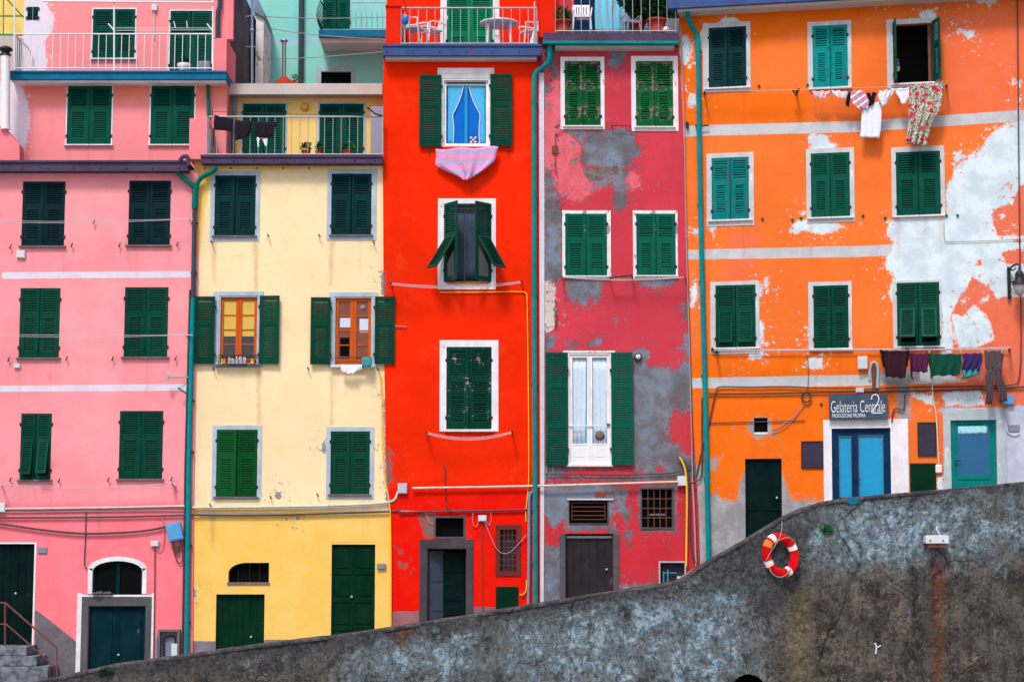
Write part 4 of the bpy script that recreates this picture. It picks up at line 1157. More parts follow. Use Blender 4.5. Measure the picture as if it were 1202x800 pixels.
wire(FA, 'conduit', [(226, 595.5), (330, 594.5), (390, 593), (440, 591), (458, 589), (464, 586), (466, 580), (468, 576), (470, 574)], .034, Wy - .06, 'conduitw', 'thick pale conduit along the yellow wall under the green shutters', 'conduit')
wire(FA, 'cable', [(226, 604), (260, 604.5), (330, 604), (400, 602), (470, 599.5)], .024, Wy - .06, 'cable', 'dark cable bundle along the yellow wall above its doors', 'cable')
wire(FA, 'cable', [(232, 602), (300, 601.5), (380, 600.5), (455, 599), (490, 600), (501, 602), (503, 612), (507, 615), (511, 614)], .014, Wy - .06, 'cablel', 'thin grey cable from the yellow wall curling to the red vent', 'cable')
mb = MB(FA)
for x, y in ((248, 283), (438, 283), (250, 432), (443, 432), (314, 275), (374, 275), (317, 582), (372, 579), (246, 591), (361, 431)):
    mb = MB(FA); mb.ptube([(x, y, Wy), (x, y, Wy - .08), (x + 2, y + 3, Wy - .12)], .014); mb.build('shutter_hook', M['iron'], yel)
wire(FA, 'gas_pipe', [(446, 435), (448, 470), (449, 540), (453, 570), (458, 590), (459, 640), (459, 735)], .016, Wy - .05 - .05, 'yellowhose', 'thin yellow gas pipe down the joint of yellow and red houses', 'pipe')
# balcony of the yellow house
mb = MB(FA); q = FA.R((236, 182.5, 449, 192), -.22)
mb.box(q[0], q[1], -.24, 1.35, q[2], q[3]); mb.box(q[0] - .01, q[1] + .01, -.27, -.24, q[3] - .05, q[3] + .01)
for i in range(9):
    x = q[0] + .3 + i * .48; mb.lathe((x, -.24, (q[2] + q[3]) / 2 - .02), [(.022, -.01), (.022, .012), (.008, .02)], 8, 0, 'y')
mb.build('balcony_slab', M['copper'], yel, bevel=.006)
yb = [(285, 122, 335, 184), (375, 122, 426.5, 184)]
wall(FA, 'wall', M['ochre'], yel, (262, 108, 452, 190), Wy2, yb, {}, depth=1.5)
for r in yb:
    wn = closed_window(FA, yel, r, M['g_mid'], 'sur_blue', (2, 2, 2, 0), Wy2, None, three=False, name='balcony_door', split=.8)
mb = MB(FA); q = FA.R((262.5, 98, 449, 111), .95)
mb.box(q[0], q[1], .95, 6.5, q[2], q[3]); mb.build('roof', M['grey_slab'], yel, bevel=.01)
mb = MB(FA); q2 = FA.P(358, 126, Wy2); mb.lathe(q2, [(.11, 0), (.11, .03), (.09, .05), (.085, .07), (.05, .1), (.01, .11)], 18, 0, 'y')
single(mb, 'wall_lamp', 'ochre_lamp', 'round ochre lamp on the wall between the yellow balcony doors', 'lamp')
rl = railing(FA, yel, (245, 137, 449, 183), -.18, .195, 'rail', .009, .02, posts=[(243, 136, 184), (449, 136, 184)])
part_box(FA, 'parapet', (222, 139, 242.5, 187), -.2, 1.2, 'pink_plain', pink, .01)
mb = MB(FA); q = FA.uv(246, 160, -.18)
a = FA.P(246, 140, -.1); b = FA.P(246, 184, -.1)
mb.box(a[0], a[0] + .03, -.1, 1.25, b[2], a[2] - .25); mb.build('side_panel', M['grey_slab'], yel)
part_box(FA, 'side_panel', (435, 125, 450, 182), .9, .95, 'plastic_g', yel)
mb = MB(FA); mb.ptube([(276, 113, 1.2), (274, 150, 1.2), (273, 186, 1.2)], .05, n=8); mb.build('drainpipe', M['pipe_grey'], yel)
mb = MB(FA); mb.ptube([(431, 126, -.18), (441, 134, -.2), (449, 136, -.2)], .02); mb.ptube([(249, 127, .2), (250, 136, -.2)], .01); mb.ptube([(250, 131, -.28), (446, 137, -.28)], .006)
single(mb, 'washing_line', 'iron', 'washing line along the railing of the yellow balcony', 'washing line')
mb = MB(FA); mb.loft([(251, 135, 274, 140), (251, 143, 273.5, 147), (250.5, 152, 273, 154)], -.26, 8, 8, .025, 2.5, .015, 0, 1)
mb.loft([(250.5, 151, 252.5, 152), (250.2, 160, 251.6, 160), (250.2, 172, 251, 172)], -.26, 3, 6, .008, 1, .012, 0, 2); mb.loft([(271, 153, 273, 153), (271.5, 165, 273, 165), (272, 177, 272.8, 177)], -.26, 3, 6, .008, 1, .012, 0, 3)
single(mb, 'washing', 'c_black', 'leftmost black garment with dangling ties on the yellow balcony line', 'clothes', 'black washing on the yellow balcony')
mb = MB(FA); mb.loft([(276, 141, 295, 142), (275.5, 152, 295, 153), (276, 160, 292, 158), (276, 165, 282, 163)], -.26, 8, 8, .025, 2, .015, 0, 4)
single(mb, 'washing', 'c_black', 'ragged black top second on the yellow balcony line', 'clothes', 'black washing on the yellow balcony')
mb = MB(FA); mb.loft([(299, 143, 320, 143), (299, 152, 321, 152), (300, 162, 320, 161)], -.26, 8, 8, .025, 2, .015, 0, 6); mb.loft([(320, 143, 325, 143), (321, 149, 324, 149)], -.26, 3, 3, .01, 1, .012, 0, 9)
single(mb, 'washing', 'c_black', 'wide black shorts above white ties on the yellow balcony line', 'clothes', 'black washing on the yellow balcony')
mb = MB(FA); mb.loft([(301, 161, 306, 161), (302, 167, 304, 167), (302, 173, 304, 173)], -.24, 3, 5, .012, 1, .012, 0, 7); mb.loft([(306, 161, 313.5, 162), (309, 166, 314, 167), (311, 172, 313, 172)], -.24, 3, 5, .012, 1, .012, 0, 8)
single(mb, 'washing', 'c_white', 'small white undergarment hanging below the black shorts', 'clothes')
for i, (x, wd) in enumerate(((359, 7), (375, 5), (407, 9))):
    mb = MB(FA); p = FA.P(x, 184, .1)
    mb.lathe((p[0], .1, p[2]), [(.08, 0), (.11, .14), (.12, .15), (.02, .14)], 12); mb.leaves((p[0], .1, p[2] + .24), (wd * .022, .12, .13), 90, .05, 30 + i, 1)
    single(mb, 'potted_plant', ['terra', 'leaf'], ['low leafy plant left of the right yellow balcony door', 'small leafy plant at the edge of the right yellow balcony door', 'wide leafy plant before the right yellow balcony door'][i], 'potted plant', 'plants on the yellow balcony')

# ------------------------------------------------------------------ turquoise house behind
Wt2 = 7.2
teal = thing(FA, 'background_house', 'turquoise house with iron balcony behind the yellow roof', 'house', base(380, Wt2))
wall(FA, 'wall', M['teal_wall'], teal, (296, -50, 475, 110), Wt2, [(377, 84, 412, 104), (379, -20, 411, 34)],
     dict(band=([[(296, 46), (373, 44), (373, 52), (296, 54)]], [])), depth=5)
mb = MB(FA); q = FA.R((377, 84, 412, 104), Wt2); mb.box(q[0], q[1], Wt2 + .1, Wt2 + .13, q[2], q[3]); wn = mb.build('window', M['dark'], teal)
surround_box(FA, wn, (377, 84, 412, 104), (371, 79, 417, 104), 'sur_blue', Wt2)
closed_window(FA, teal, (379, -20, 411, 34), M['g_mid'], None, w=Wt2, sill=None, name='balcony_door')
mb = MB(FA); q = FA.R((374, 35, 470, 49), 6.2); mb.box(q[0], q[1], 6.2, 7.19, q[3] - .2, q[3]); mb.build('balcony_slab', M['bluegutter'], teal)
mb = MB(FA); mb.prism([(q[0], q[3] - .201), (q[1], q[3] - .201), (q[1], q[2]), (q[0] + .06, q[2])], 6.3, 7.19); mb.build('balcony_bracket', M['grey_slab'], teal)
railing(FA, teal, (412, 3, 468, 35), 6.25, .14, 'rail', .009, .018, bow=.12)
mb = MB(FA)
for k in range(6):
    x = FA.uv(376, 20, 6.25)[0] + .012 * k; w = 6.25 + k * .16
    mb.tube([(x - .1 * math.sin(PI * t / 7), w, FA.uv(376, 34 - 33 * t / 7, 6.25)[1]) for t in range(8)], .012, 5)
mb.tube([(x - .06, 6.25, FA.uv(376, 1, 6.25)[1]), (x, 7.1, FA.uv(376, 1, 6.25)[1])], .02); mb.build('side_railing', M['iron'], teal)
mb = MB(FA); mb.ptube([(354, -20, 7.1), (353, 98, 7.1)], .075, n=10); mb.build('drainpipe', M['pipe_dark'], teal)
mb = MB(FA); p = FA.P(333.5, 92, 4.5); t = FA.P(333.5, 50, 4.5); mb.tube([p, t], .055, 10); mb.lathe((t[0], t[1], t[2]), [(.06, 0), (.1, .03), (.11, .06), (.05, .07)], 12)
single(mb, 'chimney_flue', 'steel', 'thin steel flue rising from the yellow roof before turquoise wall', 'flue')
mb = MB(FA); p = FA.P(333.5, 98, 4.5); mb.lathe((p[0], p[1], p[2] - .05), [(.24, 0), (.24, .08), (.16, .15), (.1, .22), (.06, .23)], 14)
single(mb, 'roof_vent', 'terra', 'terracotta cowl at the foot of the thin steel flue', 'roof vent')
mb = MB(FA); p = FA.P(347, 98, 3.5); mb.leaves((p[0], p[1], p[2] + .12), (.12, .1, .16), 70, .04, 8); mb.lathe((p[0], p[1], p[2] - .08), [(.08, 0), (.1, .1), (.02, .1)], 8, 1)
single(mb, 'potted_plant', ['leaf', 'terra'], 'tiny plant beside the terracotta cowl on the yellow roof', 'potted plant')
for i, (y0, y1) in enumerate(((19, 20), (31, 47), (70, 60))):
    wire(FA, 'cable', [(300, y0, 6.5), (370, (y0 + y1) / 2 + 3, 6), (460, y1, 5)], .012, 6, 'cablel', ['upper thin wire level across the turquoise wall', 'middle wire sloping down under the turquoise balcony', 'lowest thin wire rising to the right across the turquoise wall'][i], 'cable', 'wires across the turquoise wall')
mb = MB(FA); mb.ptube([(296, -20, 2.4), (296, 98, 2.4)], .035, n=8); mb.ptube([(288, 20, 2.4), (300, 18, 2.4)], .015); mb.ptube([(289, 55, 2.4), (300, 55, 2.4)], .015); mb.ptube([(294, 36, 2.4), (298, 36, 2.4)], .06)
single(mb, 'antenna_mast', 'pipe_grey', 'grey mast with short cross bars before the dark side wall', 'mast')
mb = MB(FA); q = FA.R((300, 28, 309, 99), 5.5); mb.box(q[0], q[1], 5.5, 7.1, q[2], q[3] + .3); mb.prism([(q[0] - .05, q[3] + .3), (q[1] + .02, q[3] + .15), (q[1] + .02, q[3] + .3), (q[0] - .05, q[3] + .9)], 5.4, 7.1, 1)
single(mb, 'chimney_stack', ['sur_peel', 'pipe_grey'], 'narrow cream chimney wall between dark side wall and turquoise house', 'chimney')
# ------------------------------------------------------------------ red house
red = thing(FA, 'terraced_house', 'bright red house with a blue curtained window and a terrace above', 'house', base(541), 'houses in the colourful row')
rw1 = (514, 87, 580, 173); rw2 = (522, 239, 576, 331); rw3 = (524, 407, 577, 504)
rvent = (511.5, 607.5, 544, 629.5); rdoor = (501.5, 643.5, 547.5, 760); rgr = (587, 621, 606, 670); rhatch = (582, 688, 608.5, 730)
W_R = 0.0
wall(FA, 'wall', M['red'], red, (449, 60, 632, 800), 0, [(519, 92, 575, 172), rw2, rw3, rvent, rdoor, rgr],
     dict(lower=([[(440, 570), (650, 570), (650, 830), (440, 830)]], []),
          cem=([[(449, 316), (452.5, 316), (452.5, 345), (449, 348)], [(455, 525), (459, 528), (460, 560), (455, 575)], [(467, 644), (473, 644), (473, 650), (468, 650)], [(467, 660), (478, 660), (478, 666), (468, 667)], [(490, 605), (508, 600), (514, 606), (512, 632), (500, 630)], [(538, 604), (547, 604), (547, 632), (540, 631)]], []),
          dado=([[(440, 717), (494, 717), (494, 820), (440, 820)], [(554, 712), (582, 712), (582, 820), (554, 820)]], [])),
     left=[(450, 60), (449.5, 200), (450, 310), (451, 420), (453, 540), (458, 600), (459, 800)], right=[(632, 60), (632, 300), (634, 600), (633, 800)], v0=BASE, depth=1.3)
# window one, open, blue curtains
u0, u1, v0, v1 = FA.R((519, 92, 575, 172))
mb = MB(FA); mb.ring(u0, u1, v0, v1, .035, .035, .035, .05, .0, .14); wn = mb.build('window', M['white_frame'], red); wn['label'] = 'open window with blue curtains'
surround_box(FA, wn, (519, 92, 575, 172), (513.5, 80, 580, 172), 'sur_white')
mb = MB(FA); um = (u0 + u1) / 2
mb.ring(u0 + .036, u1 - .036, v0 + .036, v1 - .051, .06, .06, .05, .11, .06, .1); mb.build('casement', M['white_frame'], wn)
mb = MB(FA); mb.box(u0 + .1, u1 - .1, .03, .055, v1 - .12, v1 - .09); mb.build('blind_slat', M['d_green'], wn)
mb = MB(FA); mb.box(um - .035, um + .035, .075, .095, v0 + .09, v1 - .165); mb.build('glazing_bar', M['glass_blue'], wn)
mb = MB(FA); mb.box(u0 + .04, u1 - .04, .125, .14, v0 + .04, v1 - .05); mb.build('pane', M['glass_room'], wn)
for s_ in (0, 1):
    mb = MB(FA)
    R_ = [(526, 97, 545, 97), (526, 115, 541, 115), (526, 130, 534, 130), (526, 135, 531, 135), (526, 150, 533, 150), (526, 170, 532, 170)]
    if s_: R_ = [(549.5, 97, 569, 97), (553.5, 115, 569, 115), (561, 130, 569, 130), (564, 135, 569, 135), (562, 150, 569, 150), (563, 170, 569, 170)]
    mb.loft(R_, .1, 10, 16, .012, 2.5, .004, 0, s_); mb.build('curtain', M['cur_blue'], wn)
    mb = MB(FA); q = [(R_[i][2] if not s_ else R_[i][0], R_[i][1], .095) for i in range(6)]
    mb.ptube(q, .012, n=5, curve=2); mb.build('curtain_hem', M['c_white'], wn)
mb = MB(FA)
for px, py in ((553, 162), (558, 162), (553, 167), (558, 167), (555.5, 164.5)):
    p = FA.P(px, py, .09); mb.lathe((p[0], .1, p[2]), [(.03, 0), (.035, .006)], 8, 0, 'y')
mb.build('sticker', M['c_pinkw'], wn)
for j, s_ in enumerate(((492, 88, 518, 172), (575.5, 87, 601.5, 171.5))):
    a0, a1, b0, b1 = FA.R(s_, -.07); mb = MB(FA)
    if j == 0: leaf(mb, a1, -.085, b0, b1, a1 - a0, 1, 178, .58)
    else: leaf(mb, a0, -.085, b0, b1, a1 - a0, -1, 178, .58)
    mb.build('shutter', [M['g_deep'], M['iron']], wn)
mb = MB(FA)
for x in (503, 596):
    mb = MB(FA); mb.ptube([(x, 173, 0), (x, 175, -.07), (x, 179, -.07)], .014); mb.build('shutter_hook', M['iron'], wn)
mb = MB(FA); mb.loft([(511, 175, 585, 172), (513, 182, 583, 181), (511, 194, 582, 188), (523, 201, 571, 197), (537, 207, 561, 204), (545, 211.5, 550, 211)], -.16, 22, 16, .055, 2.6, .012, 0, 12)
single(mb, 'washing', 'c_pinkband', 'pink and lilac patterned cloth hung below the blue curtained window', 'cloth')
# window two: leaves half open, lower flaps swung out
u0, u1, v0, v1 = FA.R(rw2)
mb = MB(FA); mb.ring(u0, u1, v0, v1, .03, .03, .03, .05, .0, .16); wn = mb.build('window', M['g_deep'], red); wn['label'] = 'window with half open shutters and propped flaps'
surround_box(FA, wn, rw2, (514, 233, 582, 339.5), 'sur_white')
mb = MB(FA); mb.box(u0 + .03, u1 - .03, .14, .16, v0 + .03, v1 - .05); mb.build('pane', M['glass'], wn)
mb = MB(FA); mb.loft([(533, 248, 545, 248), (533, 290, 545, 290), (533, 329, 545, 329)], .11, 12, 6, .02, 3, .006, 0, 3); mb.loft([(546, 248, 560, 248), (546, 290, 560, 290), (546, 329, 560, 329)], .11, 12, 6, .02, 3, .006, 0, 4); mb.build('curtain', M['cur_dark'], wn)
mb = MB(FA); mb.box(u0 + .1, u1 - .1, .08, .12, v1 - .13, v1 - .05); mb.build('head_rail', M['sill'], wn)
for j in (0, 1):
    hu, sg = ((u0 + .01, 1), (u1 - .01, -1))[j]; mb = MB(FA)
    leaf(mb, hu, .0, v0 + .01, v1 - .008, (u1 - u0) / 2 - .01, sg, (54, 48)[j], .58, flap=34)
    mb.build('shutter', [M['g_deep'], M['iron']], wn)
mb = MB(FA); mb.box(u0 + .05, u1 - .02, -.06, .04, v0 - .035, v0 - .002); mb.build('sill', M['wood'], wn)
# window three
wn = closed_window(FA, red, rw3, M['g_worn2'], None, miss=.05, sill='sill_w', sillw=.05); wn['label'] = 'window with peeling dark green shutters'
surround_box(FA, wn, rw3, (516, 399, 585, 506), 'sur_white')
# vent over the door, door, grille window, hatch
def grille(fac, house, r, w, nm, frame, fw, nv, nh, back='dark', bar='iron', rad=.011, out=-.0):
    u0, u1, v0, v1 = fac.R(r, w)
    mb = MB(fac); mb.box(u0, u1, w + .13, w + .15, v0, v1); wn = mb.build(nm, M[back], house)
    mb = MB(fac); mb.ring(u0 - fw, u1 + fw, v0 - fw, v1 + fw, fw - .001, fw - .001, fw - .001, fw - .001, w - .025, w + .04); mb.build('frame', M[frame], wn)
    mb = MB(fac)
    for i in range(1, nv): u = u0 + (u1 - u0) * i / nv; mb.tube([(u, w + out, v0), (u, w + out, v1)], rad, 6)
    for i in range(1, nh): v = v0 + (v1 - v0) * i / nh; mb.tube([(u0, w + out + .012, v), (u1, w + out + .012, v)], rad, 6)
    if nv > 1 or nh > 1: mb.build('bars', M[bar], wn)
    return wn
grille(FA, red, rvent, 0, 'vent_opening', 'stone', .045, 1, 1)
wn = grille(FA, red, rgr, 0, 'grille_window', 'brick_red', .11, 4, 7, 'slate', 'rustiron', .007, -.03); wn['label'] = 'narrow barred window in a red brick frame'
mb = MB(FA); q = FA.R(rdoor); mb.box(q[0], q[1], .55, .58, q[2], q[3]); d = mb.build('doorway', M['interior'], red); d['label'] = 'open doorway in a dark stone frame'
mb = MB(FA); mb.box(q[0], q[0] + .02, .14, .55, q[2], q[3]); mb.box(q[1] - .02, q[1], .14, .55, q[2], q[3]); mb.box(q[0], q[1], .14, .55, q[3] - .02, q[3]); mb.build('passage_wall', M['stone_dk'], d)
mb = MB(FA); mb.box(q[0] - .18, q[1] + .16, -.03, .06, q[3] + .001, q[3] + .22); mb.box(q[0] - .18, q[0] - .001, -.03, .06, q[2], q[3]); mb.box(q[1] + .001, q[1] + .16, -.03, .06, q[2], q[3]); mb.build('door_frame', M['stone_dk'], d, bevel=.01)
T = leaf_frame(q[0] + .03, .13, 1, math.radians(-32)); mb = MB(FA); xbox(mb, T, 0, .42, -.03, .02, q[2], q[3] - .05)
for b0, b1 in ((.1, .32), (.37, .62), (.67, .93)):
    h = q[3] - q[2]; xbox(mb, T, .07, .35, .02, .034, q[2] + h * b0, q[2] + h * b1)
mb.build('door_leaf', M['d_slate'], d)
mb = MB(FA); mb.box(q[0] + .36, q[1] - .03, .3, .35, q[2], q[3] - .1)
for i in range(6): mb.box(q[0] + .4, q[1] - .05, .285, .302, q[2] + .1 + i * .33, q[2] + .38 + i * .33)
mb.build('inner_door', M['d_black'], d)
mb = MB(FA); q = FA.R(rhatch); mb.box(q[0], q[1], -.03, .02, q[2], q[3]); mb.box(q[0] + .03, q[1] - .03, -.042, -.028, q[2], q[3] - .04); h = mb.build('hatch', M['d_green'], red, bevel=.004)
boxthing(FA, 'junction_box', (467, 567, 478, 579), -.08, 'boxlilac', 'square lilac junction box at the left edge of red wall', 'junction box')
boxthing(FA, 'junction_box', (561.5, 604.5, 571, 611.5), -.07, 'boxw', 'small white junction box right of the red vent opening', 'junction box')
wire(FA, 'conduit', [(566, 612), (566, 660), (567, 722)], .010, -.025, 'rustiron', 'thin red conduit down the red wall beside the open doorway', 'conduit')
wire(FA, 'cable', [(569, 612), (576, 630), (583, 645), (591, 650), (599, 648), (607, 640), (618, 627)], .010, -.06, 'cablel', 'thin grey cable drooping across the barred brick framed window', 'cable')
wire(FA, 'cable', [(562, 611), (561, 616), (557, 618), (555, 614), (555, 600)], .008, -.04, 'cablel', 'short thin wire curling left of the white box on red', 'cable')
wire(FA, 'cable', [(571, 611), (574, 617), (577, 612), (576, 600)], .008, -.04, 'cablel', 'short thin wire curling right of the white box on red', 'cable')
wire(FA, 'conduit', [(484, 572.5), (550, 571.5), (632, 570), (700, 568), (796, 565)], .028, -.09, 'conduit', 'long ivory conduit crossing the red and rose walls', 'conduit')
wire(FA, 'cable', [(468, 601), (520, 600), (580, 599), (625, 598), (632, 594)], .024, -.05, 'cable', 'dark cable bundle across the red wall over the doorway', 'cable')
wire(FA, 'cable', [(522, 546), (522.5, 575), (523, 590), (526, 598), (535, 600)], .013, -.04, 'cable', 'vertical black wire on the red wall below peeling shutters', 'cable')
wire(FA, 'gas_pipe', [(516, 343), (560, 343), (614, 342), (618, 344), (619, 352), (620.5, 480), (621, 560), (619.5, 580), (617, 600), (617.5, 612)], .014, -.03, 'yellowhose', 'yellow gas pipe turning down the right side of red wall', 'pipe', curve=1)
wire(FA, 'gas_pipe', [(610, 697.5), (615, 697), (618, 692), (618, 680)], .016, -.05, 'yellowhose', 'short yellow pipe elbow beside the small green hatch', 'pipe', curve=1)
wire(FA, 'conduit', [(630, 577), (623, 577), (621, 584), (621, 640), (620, 720)], .038, -.06, 'pipe_grey', 'grey plastic pipe beside the teal drainpipe at the red wall foot', 'pipe', curve=1, n=8)
def line_stand(fac, xs, y, d, w, label, n=3, grp=None):
    mb = MB(fac)
    for k in range(n):
        mb.ptube([(p[0], p[1] + k * 1.0, w - .05 * k) for p in sag((xs[0], y[0]), (xs[1], y[1]), d + .4 * k)], .007, n=5)
    for x, yy in ((xs[0], y[0]), (xs[1], y[1])):
        mb.ptube([(x, yy, .02), (x, yy, w - .12)], .022, n=6, m=1)
    return single(mb, 'washing_line', ['line', 'iron'], label, 'washing line', grp)
line_stand(FA, (459, 612), (332, 330), 4.5, -.3, 'bare washing line under the half open shutters on red wall')
line_stand(FA, (501, 601), (507, 506), 7, -.3, 'bowed washing line under the peeling shutters on red wall')
wire(FA, 'cable', [(463, 382.5, -.04), (477, 383, -.04)], .012, -.04, 'cablel', 'short grey rod on the red wall beside yellow house shutter', 'rod')
# terrace slab and upper storey
mb = MB(FA); q = FA.R((449.5, 53, 635, 65.5), -.3)
mb.box(q[0], q[1], -.32, 1.4, q[2], q[3]); mb.box(q[0] - .01, q[1] + .01, -.35, -.32, q[3] - .04, q[3] + .01)
for i in range(7):
    x = q[0] + .1 + i * .63; mb.lathe((x, -.32, q[2] + .1), [(.02, -.01), (.02, .012), (.008, .02)], 8, 0, 'y')
mb.build('terrace_edge', M['bluepurple'], red, bevel=.006)
mb = MB(FA); mb.box(q[0] + .05, q[1] - .1, -.22, .2, q[2] - .07, q[2] - .002); mb.build('soffit', M['grey_slab'], red)
W2 = 1.4
rtd = (524.5, -20, 578.5, 60)
wall(FA, 'wall', M['red'], red, (454, -50, 655, 66), W2, [rtd], {}, depth=5)
wn = closed_window(FA, red, rtd, M['g_bright'], 'sur_white', (8, 0, 8, 0), W2, None, name='terrace_door', split=.25)
mb = MB(FA); q = FA.R((453, 8, 470.5, 53), -.24); mb.box(q[0], q[1], -.24, 1.38, q[2], q[3]); mb.box(q[0] - .02, q[1] + .02, -.27, 1.38, q[3] + .001, q[3] + .05); mb.build('parapet', M['red_plain'], red)
part_box(FA, 'partition_wall', (632.5, -40, 651, 44), -.1, 1.38, 'red_plain', red)
railing(FA, red, (471, 9.5, 630, 53), -.24, .205, 'rail', .010, .02, posts=[(627.5, 2, 54), (475, 20, 54)])
mb = MB(FA); p = FA.P(475.5, 24, -.3)
mb.lathe((p[0], p[1], p[2] - .1), [(.03, 0), (.075, .02), (.09, .12), (.08, .19), (.05, .2)], 14); mb.tube([(p[0] - .06, p[1], p[2] + .1), (p[0] - .05, p[1], p[2] + .24), (p[0] + .05, p[1], p[2] + .24), (p[0] + .06, p[1], p[2] + .1)], .008, 6, 1)
mb.tube([(p[0], p[1], p[2] + .24), (p[0] + .02, p[1] + .05, p[2] + .4), (p[0] - .06, p[1] + .06, p[2] + .5)], .014, 6, 1)
single(mb, 'bucket', ['blueplastic', 'iron'], 'small blue bucket hanging at the left of the red terrace railing', 'bucket')
def monobloc(px, py, w, rz, s_=1.0, name='chair', label='', mat='plastic', group=None):
    """plastic garden chair: seat, slatted curved back, arms, four splayed legs"""
    p = FA.P(px, py, w)
    t = thing(FA, name, label, 'chair', p, group)
    ca, sa_ = math.cos(rz), math.sin(rz)
    def tr(x, y, z): return (p[0] + (x * ca - y * sa_) * s_, p[1] + (x * sa_ + y * ca) * s_, p[2] + z * s_)
    def bx(mb, x0, x1, y0, y1, z0, z1, lean=0):
        vs = [tr(x, y + lean * (z - z0), z) for z in (z0, z1) for y in (y0, y1) for x in (x0, x1)]
        mb.add(vs, [(0, 1, 5, 4), (1, 3, 7, 5), (3, 2, 6, 7), (2, 0, 4, 6), (4, 5, 7, 6), (0, 2, 3, 1)])
    mb = MB(FA)
    for i in range(5): bx(mb, -.24, .24, -.24 + i * .098, -.16 + i * .098, .41, .435)
    bx(mb, -.25, .25, -.265, -.243, .37, .437); mb.build('seat', M[mat], t)
    mb = MB(FA)
    for i in range(6): bx(mb, -.2 + i * .07, -.155 + i * .07, .24, .262, .44, .84, .25)
    bx(mb, -.25, -.2, .235, .265, .40, .9, .25); bx(mb, .2, .25, .235, .265, .40, .9, .25); bx(mb, -.2, .2, .343, .37, .842, .9, .25)
    mb.build('backrest', M[mat], t)
    for sx in (-1, 1):
        for sy in (-1, 1):
            mb = MB(FA)
            mb.tube([tr(sx * .23, sy * .23, .41), tr(sx * .26, sy * .28, 0)], .024 * s_, 6); mb.build('leg', M[mat], t)
        mb = MB(FA); mb.tube([tr(sx * .25, -.22, .41), tr(sx * .28, -.24, .64), tr(sx * .28, -.1, .66), tr(sx * .26, .3, .63)], .022 * s_, 6); mb.build('armrest', M[mat], t)
    return t
monobloc(487, 53, .15, math.radians(62), .92, 'garden_chair', 'white plastic chair by the parapet of the red terrace, turned sideways')
monobloc(508, 53, .5, math.radians(-60), .8, 'garden_chair', 'low white plastic chair with grey seat facing the first on the red terrace', 'plastic')
monobloc(622, 54, .6, math.radians(-70), .8, 'garden_chair', 'white plastic chair at the right end of the red terrace')
p = FA.P(586, 53, .3); tt = thing(FA, 'garden_table', 'round white plastic table on the red terrace', 'table', p)
mb = MB(FA); mb.lathe((p[0], p[1], p[2] + .5), [(.02, 0), (.44, 0), (.47, .015), (.47, .05), (.44, .06), (.02, .06)], 28); mb.build('tabletop', M['plastic'], tt)
for a in (40, 140, 220, 320):
    mb = MB(FA); ax, ay = math.cos(math.radians(a)), math.sin(math.radians(a)); mb.tube([(p[0] + ax * .34, p[1] + ay * .3, p[2] + .5), (p[0] + ax * .37, p[1] + ay * .33, p[2])], .035, 8); mb.build('leg', M['plastic'], tt)
mb = MB(FA); q = FA.R((580, 41, 587, 52), .1); mb.box(q[0], q[1], .1, .25, q[2], q[3]); single(mb, 'box', 'plastic', 'small white box standing under the round terrace table', 'box', bevel=.01)
mb = MB(FA); mb.loft([(627, 30, 629, 30), (625, 38, 630, 38), (623, 47, 631, 47), (621, 53, 632, 53)], -.15, 6, 8, .03, 2, .012, 0, 15)
single(mb, 'washing', 'c_dishcloth', 'pale cloth draped at the right end of the red terrace railing', 'cloth')

# teal drainpipe between red and rose
mb = MB(FA); mb.ptube([(645, 54, -.25), (645, 70, -.2), (642, 76, -.14), (632, 82, -.1), (628, 86, -.1), (627, 95, -.1)], .058, n=10, curve=2)
mb.ptube([(627, 92, -.1), (627, 340, -.1), (628, 560, -.1), (628.5, 720, -.1)], .058, n=10); mb.build('drainpipe', M['pipe_teal'], red)
mb = MB(FA)
for y in (120, 230, 345, 450, 560, 660):
    p = FA.P(627.5, y, -.1); mb = MB(FA); mb.box(p[0] - .072, p[0] + .072, -.11, .02, p[2] - .018, p[2] + .018); mb.build('pipe_bracket', M['pipe_green'], red)

